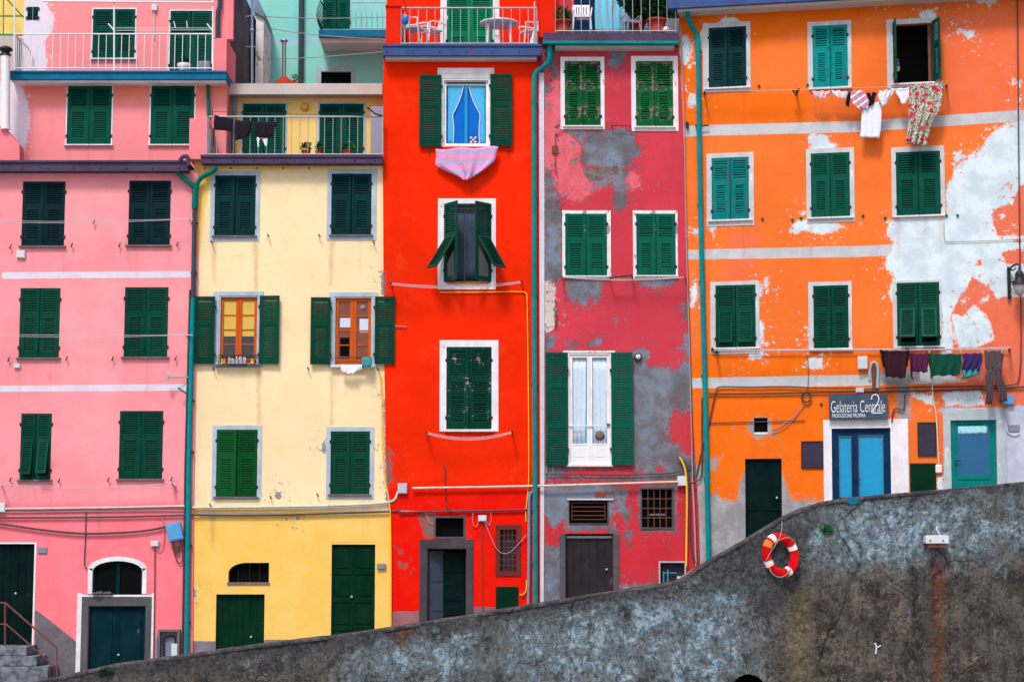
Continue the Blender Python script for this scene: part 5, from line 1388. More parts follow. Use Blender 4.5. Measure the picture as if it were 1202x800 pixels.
# ------------------------------------------------------------------ rose house with grey cement patches
Wg = .05
rose = thing(FA, 'terraced_house', 'narrow rose red house with flaked grey cement patches, between red and orange', 'house', base(722, Wg), 'houses in the colourful row')
gw = [((663, 72, 705, 148), (658, 67, 709.5, 152), 'g_worn'), ((746.5, 72, 790, 149), (741, 66, 796, 154), 'g_worn'),
      ((663.5, 251, 712.5, 324), (660, 247, 717, 326.5), 'g_chip'), ((747, 251, 793, 323.5), (743, 247, 795.5, 326.5), 'g_chip')]
gfd = (667, 414, 717.5, 545); gv = (668.5, 587.5, 713, 613.5); gd = (664, 626, 720, 740); gg = (753.5, 574, 789, 618.5); gn = (775, 660, 803.5, 684)
cemP = [
    [(716, 55), (738, 55), (736, 65), (730, 74), (722, 80), (719, 86), (716, 78), (711, 77), (716, 68)],
    [(640, 55), (655, 57), (652, 72), (655, 85), (657, 95), (651, 92), (646, 82), (638, 76)],
    [(638, 96), (648, 98), (646, 108), (640, 112), (641, 125), (636, 130)],
    [(664, 153), (735, 151), (744, 156), (746, 166), (752, 176), (750, 183), (743, 184), (742, 192), (735, 196), (738, 207), (732, 213), (736, 232), (731, 246), (725, 249), (720, 240), (722, 226), (716, 214), (704, 219), (694, 223), (696, 214), (712, 204), (705, 196), (688, 194), (682, 186), (684, 172), (676, 162)],
    [(640, 195), (650, 206), (648, 220), (656, 226), (655, 245), (661, 252), (659, 300), (662, 322), (652, 335), (638, 325)],
    [(664, 327), (707, 327), (705, 342), (699, 358), (692, 346), (688, 361), (679, 352), (672, 354), (664, 345)],
    [(748, 327), (795, 327), (790, 334), (778, 337), (770, 340), (758, 334)],
    [(640, 390), (652, 396), (653, 408), (640, 410)], [(666, 404), (676, 400), (680, 406), (670, 409)], [(690, 402), (706, 398), (703, 405), (692, 407)], [(722, 372), (725, 375), (724, 382), (721, 378)],
    [(742, 412), (756, 408), (761, 412), (760, 428), (778, 430), (790, 436), (797, 430), (803, 424), (830, 424), (830, 556), (742, 552)],
    [(636, 546), (720, 550), (830, 546), (830, 560), (720, 566), (700, 562), (636, 562)],
    [(636, 566), (700, 566), (722, 570), (738, 573), (735, 592), (740, 605), (735, 612), (727, 600), (722, 585), (716, 620), (664, 625), (662, 612), (655, 612), (652, 620), (645, 612), (638, 600)],
    [(638, 642), (652, 640), (662, 636), (664, 740), (636, 740)], [(733, 616), (741, 622), (742, 636), (736, 634)], [(716, 612), (722, 614), (722, 634), (716, 634)],
    [(799, 355), (806, 352), (808, 372), (802, 380)], [(803, 392), (810, 392), (812, 415), (804, 420)], [(750, 570), (794, 568), (794, 623), (752, 624)], [(727, 686), (775, 684), (775, 720), (727, 720)]]
palP = [[(636, 85), (658, 92), (664, 152), (684, 172), (680, 190), (690, 198), (735, 198), (752, 206), (754, 222), (738, 222), (720, 214), (700, 224), (680, 238), (655, 228), (646, 210), (636, 200)]]
wall(FA, 'wall', M['rose'], rose, (622, 48, 830, 800), Wg, [g[0] for g in gw] + [gfd, gv, gd, gg, gn],
     dict(lower=([[(636, 560), (830, 560), (830, 800), (636, 800)]], []), salmon=(palP, []), cem=(cemP, []),
          cream=([[(638, 322), (652, 326), (653, 360), (651, 385), (640, 392), (636, 380)], [(636, 210), (641, 215), (641, 300), (636, 310)], [(636, 640), (640, 640), (639, 690), (636, 690)]], []),
          hole=([[(683, 197), (708, 197), (727, 196), (727, 206), (712, 205), (707, 212), (692, 214), (686, 204)], [(671, 188), (678, 185), (676, 194), (668, 194)]], []),
          red=([[(788, 482), (796, 481), (800, 484), (830, 484), (830, 535), (806, 535), (798, 522), (790, 518), (786, 508)], [(662, 553), (700, 549), (706, 553), (735, 549), (760, 556), (720, 559), (664, 558)], [(770, 548), (776, 544), (780, 552), (772, 553)]], [])),
     v0=BASE, depth=1.3, step=.05)
for k, (r, ro, m) in enumerate(gw):
    wn = closed_window(FA, rose, r, M[m], None, w=Wg, miss=.06 if k < 2 else .02, sill='sill_w', sillw=.03, split=.58); surround_box(FA, wn, r, ro, 'sur_white' if k < 2 else 'sur_peel', Wg)
# french door
u0, u1, v0, v1 = FA.R(gfd, Wg)
mb = MB(FA); mb.ring(u0, u1, v0, v1, .04, .04, .04, .04, Wg - .005, Wg + .14); wn = mb.build('french_door', M['white_frame'], rose)
um = (u0 + u1) / 2
for a, b in ((u0 + .04, um - .002), (um + .002, u1 - .04)):
    mb = MB(FA); mb.ring(a, b, v0 + .04, v1 - .04, .06, .06, .1, .07, Wg + .02, Wg + .07)
    mb.box(a + .06, b - .06, Wg + .03, Wg + .06, v0 + .14, v0 + .46); mb.box(a + .12, b - .12, Wg + .022, Wg + .031, v0 + .18, v0 + .42); mb.box(a + .06, b - .06, Wg + .022, Wg + .068, v0 + .46, v0 + .5)
    mb.build('casement', M['white_frame'], wn)
    mb = MB(FA); mb.box(a + .061, b - .061, Wg + .1, Wg + .11, v0 + .5, v1 - .11); mb.build('pane', M['cur_cyan'], wn)
for x0, x1 in ((671, 688), (695, 713)):
    mb = MB(FA); mb.loft([(x0, 419, x1, 419), (x0, 470, x1, 470), (x0, 523, x1, 523)], Wg + .078, 14, 6, .014, 3.2, .003, 0, x0); mb.build('curtain', M['cur_white'], wn)
mb = MB(FA); p = FA.P(704, 511, Wg + .05); mb.lathe((p[0], Wg + .055, p[2]), [(.11, 0), (.115, .006), (.03, .012)], 20, 0, 'y'); mb.build('wreath', M['sill'], wn)
mb = MB(FA); mb.ptube([(667, 499.5), (717, 499.5)], .014, Wg - .01); mb.build('guard_bar', M['white_frame'], wn)
mb = MB(FA); mb.pbox((712, 497, 716, 499), Wg - .03, Wg); mb.build('handle', M['d_green'], wn)
mb = MB(FA); mb.box(u0 - .05, u1 + .03, Wg - .07, Wg + .03, v0 - .05, v0 - .001); mb.build('sill', M['sill_w'], wn, bevel=.006)
mb = MB(FA); mb.box(u0 - .12, u1 + .1, Wg - .02, Wg + .03, v1 + .002, v1 + .05); mb.build('lintel', M['sur_peel'], wn)
for j, s_ in enumerate(((640.5, 413.5, 666, 546), (717.5, 413.5, 743, 545.5))):
    a0, a1, b0, b1 = FA.R(s_, Wg - .07); mb = MB(FA)
    if j == 0: leaf(mb, a1, Wg - .085, b0, b1, a1 - a0, 1, 178, three=True)
    else: leaf(mb, a0, Wg - .085, b0, b1, a1 - a0, -1, 178, three=True)
    mb.build('shutter', [M['g_mid'], M['iron']], wn)
mb = MB(FA); p = FA.P(749, 419, Wg); mb.lathe((p[0], Wg, p[2]), [(.08, 0), (.095, .03), (.09, .06), (.07, .065)], 18, 1, 'y'); mb.lathe((p[0], Wg - .05, p[2]), [(.065, 0), (.06, .04), (.035, .065), (.01, .07)], 16, 0, 'y')
single(mb, 'wall_lamp', ['boxw', 'slate'], 'round white bulkhead lamp beside the tall green shutter of french door', 'lamp')
# ground floor
wn = grille(FA, rose, gv, Wg, 'vent_opening', 'stone_dk', .02, 1, 1)
mb = MB(FA); q = FA.R(gv, Wg); mb.box(q[0] - .06, q[1] + .14, Wg - .04, Wg + .04, q[3] + .021, q[3] + .05); mb.build('lintel', M['sill_w'], wn)
mb = MB(FA); mb.ring(q[0] + .05, q[1] - .05, q[2] + .08, q[3] - .04, .014, .014, .014, .014, Wg + .03, Wg + .05)
for k in range(1, 4): v = q[2] + .08 + (q[3] - q[2] - .12) * k / 4; mb.box(q[0] + .06, q[1] - .06, Wg + .032, Wg + .046, v - .008, v + .008)
mb.build('bars', M['rustiron'], wn)
wn = grille(FA, rose, gg, Wg, 'grille_window', 'stone', .04, 5, 4, 'dark', 'rustiron', .012, -.01); wn['label'] = 'rusty barred window with rounded top'
mb = MB(FA); q = FA.R(gg, Wg); mb.box(q[0] + .18, q[1] - .16, Wg + .08, Wg + .12, q[2] + .28, q[2] + .32); mb.build('inner_sill', M['plaque'], wn)
d = panel_door(FA, rose, gd, Wg + .12, M['d_wood'], plain=True, handle=(712, 668)); d['label'] = 'blackened old plank door in grey stone jambs'
mb = MB(FA); q = FA.R(gd, Wg); mb.box(q[0] + .02, q[1] - .02, Wg + .1, Wg + .125, q[3] - .1, q[3] - .05); mb.build('top_rail', M['stone_trim'], d)
for x0, x1, k in ((q[0] - .14, q[0] - .001, 1.45), (q[1] + .001, q[1] + .13, 1.46)):
    mb = MB(FA); mb.box(x0, x1, Wg - .03, Wg + .06, q[2], q[2] + k); mb.box(x0, x1, Wg - .035, Wg + .06, q[2] + k + .004, q[3]); mb.build('jamb', M['stone'], d, bevel=.012)
wn = grille(FA, rose, gn, Wg, 'meter_niche', 'stone_trim', .035, 1, 1, 'slate')
mb = MB(FA); mb.pbox((795, 676, 803, 684), Wg + .0, Wg + .1); mb.build('meter', M['boxw'], wn, bevel=.004)
mb = MB(FA); mb.ptube([(779, 670, Wg + .07), (779, 684, Wg + .07)], .02); mb.ptube([(784, 668, Wg + .07), (784, 684, Wg + .07)], .02); mb.ptube([(779, 672, Wg + .07), (794, 672, Wg + .07)], .016); mb.build('pipe', M['pipe_blue'], wn)
boxthing(FA, 'meter_box', (795, 558.5, 806.5, 570), Wg - .12, 'boxw', 'square white box at the right end of the ivory conduit', 'meter box')
mb = MB(FA); mb.pbox((699, 578, 711, 582), Wg - .02, Wg + .02); mb.build('brick', M['terra'], rose)
wire(FA, 'gas_pipe', [(797, 536), (801, 541), (805, 552), (806.5, 575), (806, 620), (805.5, 664)], .024, Wg - .12, 'yellowhose', 'yellow gas hose running down the right edge of rose house', 'pipe', n=8)
wire(FA, 'cable', [(795, 536), (803, 540), (808, 550), (809, 600), (810, 640), (818, 664)], .022, Wg - .09, 'cable', 'black hose next to the yellow gas hose on rose house', 'cable')
wire(FA, 'cable', [(640, 556), (720, 557), (780, 556), (800, 553), (812, 545)], .016, Wg - .05, 'cable', 'dark cable along the rose wall under the french door', 'cable')
wire(FA, 'cable', [(640, 566), (643, 540), (645, 500), (650, 560)], .010, Wg - .04, 'cablel', 'thin wire looping left of the french door shutter', 'cable')
wire(FA, 'conduit', [(812.5, 560), (815, 600), (817, 664)], .022, Wg - .09, 'rail', 'grey metal conduit at the lower corner of rose and orange', 'conduit')
wire(FA, 'cable', [(799, 30), (800, 60), (803, 130), (805, 260), (809, 400), (811, 480), (813, 560)], .016, -.06, 'cablel', 'long pale cable down the joint of rose and orange houses', 'cable')
mb = MB(FA)
mb.ptube([(652, 157, Wg - .03), (652, 200, Wg - .03)], .010); mb.pbox((648, 171, 655, 180), Wg - .04, Wg + .01)
for x, y in ((652, 200), (653, 157)): mb.ptube([(x, y, Wg), (x, y, Wg - .06), (x + 2, y + 3, Wg - .08)], .016)
mb.ptube([(651, 352, Wg - .05), (654, 358, Wg - .07), (649, 364, Wg - .07), (654, 366, Wg - .05), (652, 384, Wg - .05)], .016, curve=2)
single(mb, 'bell_pull', 'rustiron', 'rusty iron fittings on the flaked left edge of rose house', 'iron fitting')
mb = MB(FA)
for k in range(3): mb.ptube([(p[0], p[1], Wg - .25 - .05 * k) for p in sag((660, 325), (806, 325), 2.0 + k)], .007, n=5)
for x in (660, 716, 742, 804): mb.ptube([(x, 325, Wg), (x, 325, Wg - .36)], .018, m=1)
mb.ptube([(716, 326, Wg - .3), (742, 323, Wg - .3)], .02, m=1)
single(mb, 'washing_line', ['line', 'iron'], 'bare washing line under the chipped green shutters of rose house', 'washing line')
mb = MB(FA); mb.ptube([(718, 147, Wg - .12), (740, 148, Wg - .12)], .01); mb.ptube([(651, 150, Wg - .1), (657, 146, Wg - .12), (654, 151, Wg - .1)], .02); mb.ptube([(718, 147, Wg), (718, 147, Wg - .14)], .014); mb.ptube([(740, 148, Wg), (740, 148, Wg - .14)], .014)
single(mb, 'washing_line', 'iron', 'short iron line bracket between the flaking green shutters of rose house', 'washing line')
# white pilaster strip at the joint with red
mb = MB(FA); a = [(632.5, 86), (638.5, 86), (639, 300), (639, 560), (638, 720), (634, 720), (634, 560), (633, 300)]
mb.prism([FA.uv(x, y, Wg) for x, y in a], Wg - .035, Wg + .03); mb.build('pilaster', M['white_strip'], rose)
# terrace
mb = MB(FA); q = FA.R((637, 38.5, 797, 50), -.35)
mb.box(q[0], q[1], -.37, 1.5, q[2], q[3]); mb.build('terrace_edge', M['copper'], rose, bevel=.006)
mb = MB(FA); mb.box(q[0], q[1], -.385, -.371, q[2] - .03, q[2] + .03); mb.box(q[0], q[1], -.371, -.2, q[2] - .03, q[2] - .001); mb.build('drip_edge', M['pipe_teal'], rose)
mb = MB(FA); mb.box(q[0] + .3, q[1] - .1, -.2, .1, q[2] - .1, q[2] - .032); mb.build('soffit', M['grey_slab'], rose)
wall(FA, 'wall', M['rose'], rose, (648, -50, 800, 56), 1.45, [(674, -30, 699, 48)], dict(cem=([[(648, 20), (690, 30), (800, 10), (800, 60), (648, 60)]], [])), depth=5)
panel_door(FA, rose, (674, -30, 699, 48), 1.5, M['d_blue'], cols=1, rows=2, name='terrace_door')
for x0, x1, sd in ((698.5, 719, 1), (720, 742, 2)):
    mb = MB(FA); mb.loft([(x0, -20, x1, -20), (x0, 10, x1, 10), (x0, 40, x1, 41)], .85, 12, 8, .03, 2.4, .012, 0, sd, grow=False)
    single(mb, 'curtain', 'cur_cyan', ('left' if sd == 1 else 'right') + ' half of the pale cyan curtain on the rose terrace', 'curtain', 'cyan terrace curtains')
railing(FA, rose, (652, -14, 793, 38.5), -.33, .2, 'rail', .010, .02)
monobloc(683, 38, .1, 0, .85, 'garden_chair', 'pale slatted chair beside the dark blue terrace door of rose house', 'plastic')
monobloc(741, 40, .1, math.radians(20), .66, 'garden_chair', 'low grey slatted chair before the cyan curtain', 'plastic_g')
def pot_plant(px, py, w, pr, ph, fol, n, lab, seed, leaf_='leaf_dk', sz=.07):
    p = FA.P(px, py, w); t = thing(FA, 'potted_plant', lab, 'potted plant', p, 'plants on the rose terrace')
    mb = MB(FA); mb.lathe(p, [(pr * .72, 0), (pr * .95, ph * .85), (pr * 1.08, ph * .86), (pr * 1.08, ph), (pr * .9, ph), (.02, ph * .93)], 16); mb.build('pot', M['terra'], t)
    mb = MB(FA)
    for (dx, dz, rx, rz, k) in fol: mb.leaves((p[0] + dx, p[1], p[2] + dz), (rx, rx * .8, rz), int(n * k), sz, seed + int(dz * 100), 0)
    mb.build('foliage', M[leaf_], t)
    mb = MB(FA)
    for (dx, dz, rx, rz, k) in fol: mb.tube([(p[0], p[1], p[2] + ph * .9), (p[0] + dx * .5, p[1] + .02, p[2] + dz * .6), (p[0] + dx, p[1], p[2] + dz)], .012, 5)
    mb.build('stem', M['rustiron'], t)
pot_plant(661, 39, .0, .2, .3, [(-.05, .48, .25, .22, 1), (.15, .42, .16, .16, .6), (-.2, .36, .12, .14, .4)], 200, 'sparse plant in a terracotta pot at the left end of rose terrace', 3, 'leaf', .05)
pot_plant(771, 39, -.05, .23, .33, [(0, .75, .4, .34, 1.3), (-.1, 1.0, .4, .3, 1), (.22, .6, .24, .25, .7)], 520, 'bushy plant in a red pot at the right end of rose terrace', 7)
pot_plant(748, 39, .35, .2, .28, [(-.15, .86, .36, .26, 1.2), (.2, .95, .36, .3, 1.2), (.0, .58, .3, .25, .9), (.3, .55, .25, .3, .7)], 420, 'wide dark green bush behind the grey slatted chair', 17)
mb = MB(FA); p = FA.P(782, 38, -.2); mb.lathe(p, [(.05, 0), (.085, .03), (.085, .09), (.04, .13), (.01, .14)], 12)
single(mb, 'jar', 'plastic', 'round white jar at the right edge of the rose terrace', 'jar')

# ------------------------------------------------------------------ orange house
orange = thing(FO, 'terraced_house', 'orange house with peeling white plaster and grey bands at the right', 'house', base(1000, 0, FO), 'houses in the colourful row')
ow = [((832, 32, 876, 103), (825, 26.5, 881, 108), 'g_teal', (0, 0), 0), ((954, 30, 995, 103), (948, 25, 999.5, 105), 'g_turq2', (0, 0), .06),
      ((835.5, 185, 879, 258), (829.5, 179.5, 885, 265), 'g_turq', (0, 0), .1), ((952, 179.5, 997.5, 255), (946.5, 174, 1003, 261), 'g_mid', (0, 0), 0), ((1052, 178, 1104, 253), (1046.5, 172, 1109, 254), 'g_mid', (0, 0), 0),
      ((840, 334.5, 887, 408), (834, 330, 891.5, 415), 'g_deep', (7, 7), 0), ((955, 335, 996, 409), (949, 330.5, 1000, 410.5), 'g_deep', (0, 0), 0), ((1053, 331.5, 1103, 406.5), (1048, 329, 1105.5, 408.5), 'g_deep', (24, 24), 0)]
oopen = (1050, 28, 1094, 98)
oni = (885, 490, 901, 509.5); odk = (875, 538, 918, 680); obl = (977, 502.5, 1046, 640); otl = (1117, 493, 1170.5, 630)
whiteP = [[(800, 43), (806, 42), (813, 52), (813, 61), (809, 72), (804, 76), (797, 66)], [(823, 36), (832, 32), (833, 66), (825, 62), (821, 50)], [(836, 33), (846, 25), (852, 20), (860, 20), (868, 25), (873, 32)], [(809, 110), (816, 109), (819, 120), (814, 126), (808, 122)],
          [(949, 160), (955, 157), (970, 159), (975, 165), (984, 170), (976, 175), (950, 177)], [(926, 269), (934, 259), (950, 258), (978, 262), (992, 266), (975, 273), (960, 275), (945, 271), (935, 275), (928, 273)], [(940, 247), (945, 248), (944, 255), (940, 253)],
          [(830, 258), (845, 262), (836, 276), (831, 270)], [(814, 270), (820, 267), (821, 275), (815, 276)], [(895, 333), (900, 326), (903, 333), (900, 339)], [(811, 338), (817, 331), (820, 345), (815, 361), (810, 360)],
          [(886, 331), (894, 331), (894, 348), (888, 351)], [(890, 374), (896, 380), (896, 406), (890, 409)], [(878, 412), (896, 410), (896, 422), (879, 421)], [(949, 420), (956, 418), (964, 421), (964, 431), (957, 434), (949, 429)], [(897, 401), (902, 400), (902, 406), (898, 407)],
          [(949, 388), (953, 380), (953, 408), (948, 408)],
          [(1120, 37), (1127, 36), (1127, 40), (1120, 39)], [(1131, 37), (1144, 36), (1142, 43), (1135, 47)], [(1143, 0), (1175, -2), (1170, 3), (1150, 4)], [(1078, 17), (1088, 12), (1098, 15), (1098, 22), (1086, 25)], [(1028, 4), (1040, 3), (1036, 6)],
          [(1188, 92), (1191, 92), (1191, 100), (1188, 100)], [(1195, 94), (1199, 94), (1198, 104), (1195, 104)], [(1196, 115), (1199, 115), (1199, 121), (1196, 121)],
          [(1175, 148), (1186, 143), (1250, 140), (1250, 372), (1170, 370), (1168, 400), (1120, 420), (1103, 415), (1105, 360), (1048, 358), (1044, 342), (1049, 324), (1038, 313), (1042, 299), (1049, 285), (1040, 272), (1043, 259), (1060, 254), (1111, 254), (1110, 224), (1121, 201), (1126, 190), (1144, 184), (1153, 171), (1160, 159)],
          [(1119, 178), (1128, 176), (1131, 187), (1121, 190)], [(1135, 182), (1144, 178), (1145, 185), (1136, 187)],
          [(1063, 459), (1078, 462), (1094, 464), (1096, 476), (1085, 472), (1070, 464)], [(1104, 462), (1120, 459), (1150, 458), (1156, 474), (1136, 478), (1122, 474), (1110, 478)], [(1076, 430), (1160, 428), (1165, 440), (1100, 450), (1078, 446)],
          [(1094, 546), (1101, 546), (1100, 556), (1094, 556)], [(1099, 560), (1107, 556), (1108, 580), (1102, 584)], [(1188, 382), (1190, 382), (1189, 388)]]
isl = [[(1163, 256), (1170, 244), (1189, 239), (1197, 217), (1260, 215), (1260, 279), (1172, 276), (1168, 265)], [(1176, 297), (1189, 293), (1260, 293), (1260, 314), (1182, 309)],
       [(1124, 352), (1135, 338), (1142, 325), (1156, 334), (1165, 341), (1170, 354), (1176, 348), (1260, 348), (1260, 500), (1116, 440), (1118, 408), (1120, 396), (1116, 372)], [(1147, 305), (1152, 304), (1152, 311), (1148, 311)], [(1184, 220), (1187, 219), (1187, 224)]]
isln = [[(1117, 367), (1130, 372), (1143, 357), (1158, 369), (1166, 388), (1168, 398), (1158, 404), (1145, 408), (1125, 409), (1121, 395)], [(1172, 252), (1178, 250), (1181, 256), (1175, 259)], [(1186, 260), (1192, 262), (1194, 268), (1188, 266)], [(1152, 350), (1158, 346), (1162, 348), (1160, 356), (1152, 354)], [(1128, 352), (1136, 352), (1132, 358)], [(1187, 382), (1190, 382), (1190, 388), (1187, 388)]]
cemO = [[(800, 545), (829, 545), (829, 577), (850, 584), (866, 590), (867, 570), (875, 550), (880, 548), (914, 548), (919, 555), (923, 572), (930, 586), (969, 588), (969, 720), (800, 720)], [(831, 537), (844, 538), (840, 550), (832, 551)],
        [(876, 497), (882, 493), (906, 493), (907, 508), (898, 512), (892, 515), (884, 513), (879, 505)], [(1054, 450), (1067, 448), (1068, 492), (1054, 492)], [(1030, 434), (1080, 432), (1080, 446), (1055, 452), (1032, 450)]]
wall(FO, 'wall', M['orange'], orange, (800, -60, 1250, 760), 0, [o[0] for o in ow] + [oopen, oni, odk, obl, otl],
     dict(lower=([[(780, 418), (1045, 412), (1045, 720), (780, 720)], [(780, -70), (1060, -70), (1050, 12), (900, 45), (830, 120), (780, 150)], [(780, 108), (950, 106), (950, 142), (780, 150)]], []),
          coral=([[(1105, 20), (1260, 0), (1260, 145), (1108, 150), (1112, 90)], [(860, 270), (890, 270), (885, 330), (850, 330)], [(1108, 340), (1260, 330), (1260, 600), (1108, 600)]], []),
          band=([[(780, 149.5), (824, 147), (1010, 142), (1260, 125), (1260, 138), (1010, 155), (824, 159.5), (780, 162)], [(780, 294), (809, 293), (1010, 288.5), (1260, 277), (1260, 290), (1010, 301.5), (809, 304.5), (780, 306)], [(780, 444.5), (815, 443.5), (1010, 439.5), (1260, 431), (1260, 444), (1010, 452.5), (815, 455.5), (780, 457)]], []),
          white=(whiteP, []), cem=(cemO, []), lilac=([[(1100, 480), (1110, 478), (1180, 478), (1205, 474), (1260, 470), (1260, 640), (1178, 640), (1178, 490), (1110, 490)]], []),
          island=(isl, isln)),
     left=[(797, -60), (797, 60), (802, 150), (806, 260), (811, 400), (814, 500), (820, 600), (824, 720), (825, 760)], v0=BASE, depth=6, step=.05)
for k, (r, ro, m, fl, ms) in enumerate(ow):
    wn = closed_window(FO, orange, r, M[m], None, flap=fl, miss=ms, sill='sill_w', sillw=.035, split=.62, sill_ext=.09); surround_box(FO, wn, r, ro, 'sur_grey')
ob = (1046, 22.5, 1103, 103)
u0, u1, v0, v1 = FO.R(oopen)
mb = MB(FO); mb.box(u0, u1, .9, .93, v0, v1); mb.box(u0, u0 + .02, .14, .9, v0, v1); mb.box(u1 - .02, u1, .14, .9, v0, v1); mb.box(u0, u1, .14, .9, v1 - .02, v1); mb.box(u0, u1, .14, .9, v0, v0 + .02)
wn = mb.build('window', M['interior'], orange); wn['label'] = 'open dark window with shutters swung outwards'
surround_box(FO, wn, oopen, (1041, 22, 1101, 103), 'sur_grey')
mb = MB(FO); mb.box(u1 - .09, u1 - .021, .08, .14, v0, v1); mb.box(u0 + .001, u0 + .05, .08, .14, v0, v1); mb.build('frame', M['rustiron'], wn)
for j in (0, 1):
    mb = MB(FO); leaf(mb, (u0, u1)[j], -.02, v0 + .01, v1 + .03, (u1 - u0) / 2, (1, -1)[j], (84, 112)[j], .6); mb.build('shutter', [M['g_mid'], M['iron']], wn)
mb = MB(FO); mb.box(u0 - .08, u1 + .16, -.1, .04, v0 - .045, v0 + .004); mb.build('sill', M['sill_w'], wn, bevel=.006)
mb = MB(FO); p = FO.P(1054, 78, .1); mb.lathe(p, [(.03, -.12), (.05, -.06), (.05, -.02), (.03, .0)], 10, 0); mb.lathe((p[0], p[1], p[2] + .02), [(.04, 0), (.045, .05), (.02, .09)], 10, 1); mb.lathe((p[0], p[1], p[2] + .12), [(.02, 0), (.035, .03), (.02, .06)], 10, 2)
single(mb, 'hanging_ornament', ['cur_gold', 'blueplastic', 'terra'], 'small coloured ornament hanging inside the dark open orange window', 'ornament')
# eave
mb = MB(FO); q0 = FO.uv(785, 11, -.5); q1 = FO.uv(1260, 0, -.5)
mb.box(q0[0] - .02, q1[0], -.55, .3, q0[1], q0[1] + .35); mb.box(q0[0] - .03, q1[0], -.58, -.55, q0[1] + .28, q0[1] + .36); mb.build('eave', M['bluepurple'], orange, bevel=.006)
mb = MB(FO); mb.box(q0[0] + .2, q1[0], -.45, .02, q0[1] - .06, q0[1] - .001); mb.build('soffit', M['grey_slab'], orange)
# teal drainpipe
mb = MB(FO); mb.ptube([(807, 14, -.4), (807.5, 22, -.3), (812, 32, -.16), (818, 40, -.1), (819.5, 50, -.1), (819.5, 62, -.1)], .058, n=10, curve=2)
mb.ptube([(819.5, 60, -.1), (820.5, 150, -.1), (822, 240, -.1), (826, 400, -.1), (829, 520, -.1), (832, 672, -.1)], .058, n=10); mb.build('drainpipe', M['pipe_teal'], orange)
mb = MB(FO)
for y in (60, 147, 240, 330, 440, 560): 
    p = FO.P(819.5 + max(0, y - 150) * .0235, y, -.1); mb = MB(FO); mb.box(p[0] - .072, p[0] + .072, -.11, .02, p[2] - .018, p[2] + .018); mb.build('pipe_bracket', M['pipe_green'], orange)
mb = MB(FO); mb.ptube([(823, 148, -.1), (832, 147, -.1)], .02); mb.pbox((805, 143, 808, 150), -.1, 0); mb.build('pipe_stay', M['iron'], orange)
# ground floor openings
mb = MB(FO); q = FO.R(oni); mb.box(q[0], q[1], .13, .16, q[2], q[3]); wn = mb.build('vent_opening', M['dark'], orange)
mb = MB(FO); mb.box(q[0], q[1], -.01, .13, q[2], q[2] + .05); mb.build('sill', M['sill_w'], wn)
d = panel_door(FO, orange, odk, .08, M['d_black'], cols=1, rows=1, handle=(912, 584)); d['label'] = 'plain black green door behind the curve of the wall'
mb = MB(FO); q = FO.R((875, 596, 918, 599), .08); mb.box(q[0] + .01, q[1] - .01, .05, .08, q[2], q[3]); mb.build('door_rail', M['d_black'], d)
q = FO.R(obl)
mb = MB(FO); mb.ring(q[0], q[1], q[2], q[3], .06, .06, .0, .07, .03, .12); d = mb.build('shop_door', M['d_blue'], orange); d['label'] = 'navy blue glazed double door under the sign'
L = FO.R((985.5, 512, 999, 583)); G_ = FO.R((1008.5, 511, 1036.5, 582))
s0 = FO.uv(1003, 545)[0]
for nm, a, b, g in (('door_leaf', q[0] + .06, s0, L), ('door_leaf', s0 + .004, q[1] - .06, G_)):
    mb = MB(FO); mb.ring(a, b, q[2], q[3] - .07, g[0] - a, b - g[1], g[2] - q[2], q[3] - .07 - g[3], .045, .1)
    lf = mb.build(nm, M['d_blue'], d); mb = MB(FO); mb.box(g[0] + .001, g[1] - .001, .07, .076, g[2], g[3]); mb.build('pane', M['glass_blue'], d)
    mb = MB(FO); mb.ring(g[0] - .012, g[1] + .012, g[2] - .012, g[3] + .012, .014, .014, .014, .014, .035, .046); mb.build('bead', M['sill'], d)
mb = MB(FO); mb.ptube([(1002.5, 562.5, .045), (1002.5, 562.5, -.01), (1011, 562, -.01)], .012); mb.build('handle', M['iron'], d)
so = FO.R((967, 492, 1067, 640))
mb = MB(FO); mb.box(so[0], so[1], -.03, .03, q[3] + .001, so[3]); mb.box(so[0], q[0] - .001, -.03, .03, q[2], q[3] + .001); mb.box(q[1] + .001, so[1], -.03, .03, q[2], q[3] + .001); mb.build('surround', M['sur_white'], d, bevel=.006)
q = FO.R(otl)
mb = MB(FO); mb.ring(q[0], q[1], q[2], q[3], .09, .09, 0, .08, .03, .12); d = mb.build('glazed_door', M['d_turq'], orange); d['label'] = 'sea green glazed door with a lace strip'
g = FO.R((1124.5, 499, 1160, 557))
mb = MB(FO); mb.ring(q[0] + .09, q[1] - .09, q[2], q[3] - .08, .06, .06, .2, .04, .05, .1); mb.box(q[0] + .15, q[1] - .15, .06, .09, q[2] + .2, g[2]); mb.box(q[0] + .15, q[1] - .15, .045, .062, g[2] - .1, g[2] - .06); mb.build('door_leaf', M['d_turq'], d)
mb = MB(FO); mb.box(q[0] + .15, q[1] - .15, .07, .08, g[2], q[3] - .12); mb.build('pane', M['glass_door'], d)
mb = MB(FO)
lp = [(1125, 500)]; mb.loft([(1124.5, 499.5, 1159, 498.5), (1124.5, 504, 1159, 503.5), (1124.5, 509.5, 1159, 508.5)], .06, 24, 4, .008, 5, .003, 0, 4)
mb.build('lace', M['lace'], d)
mb = MB(FO); mb.ptube([(1121, 540.5, .05), (1121, 540.5, 0), (1128, 540, 0)], .013); mb.pbox((1119.5, 544, 1123, 546.5), .03, .05); mb.build('handle', M['iron'], d)
so = FO.R((1108, 480, 1182, 640))
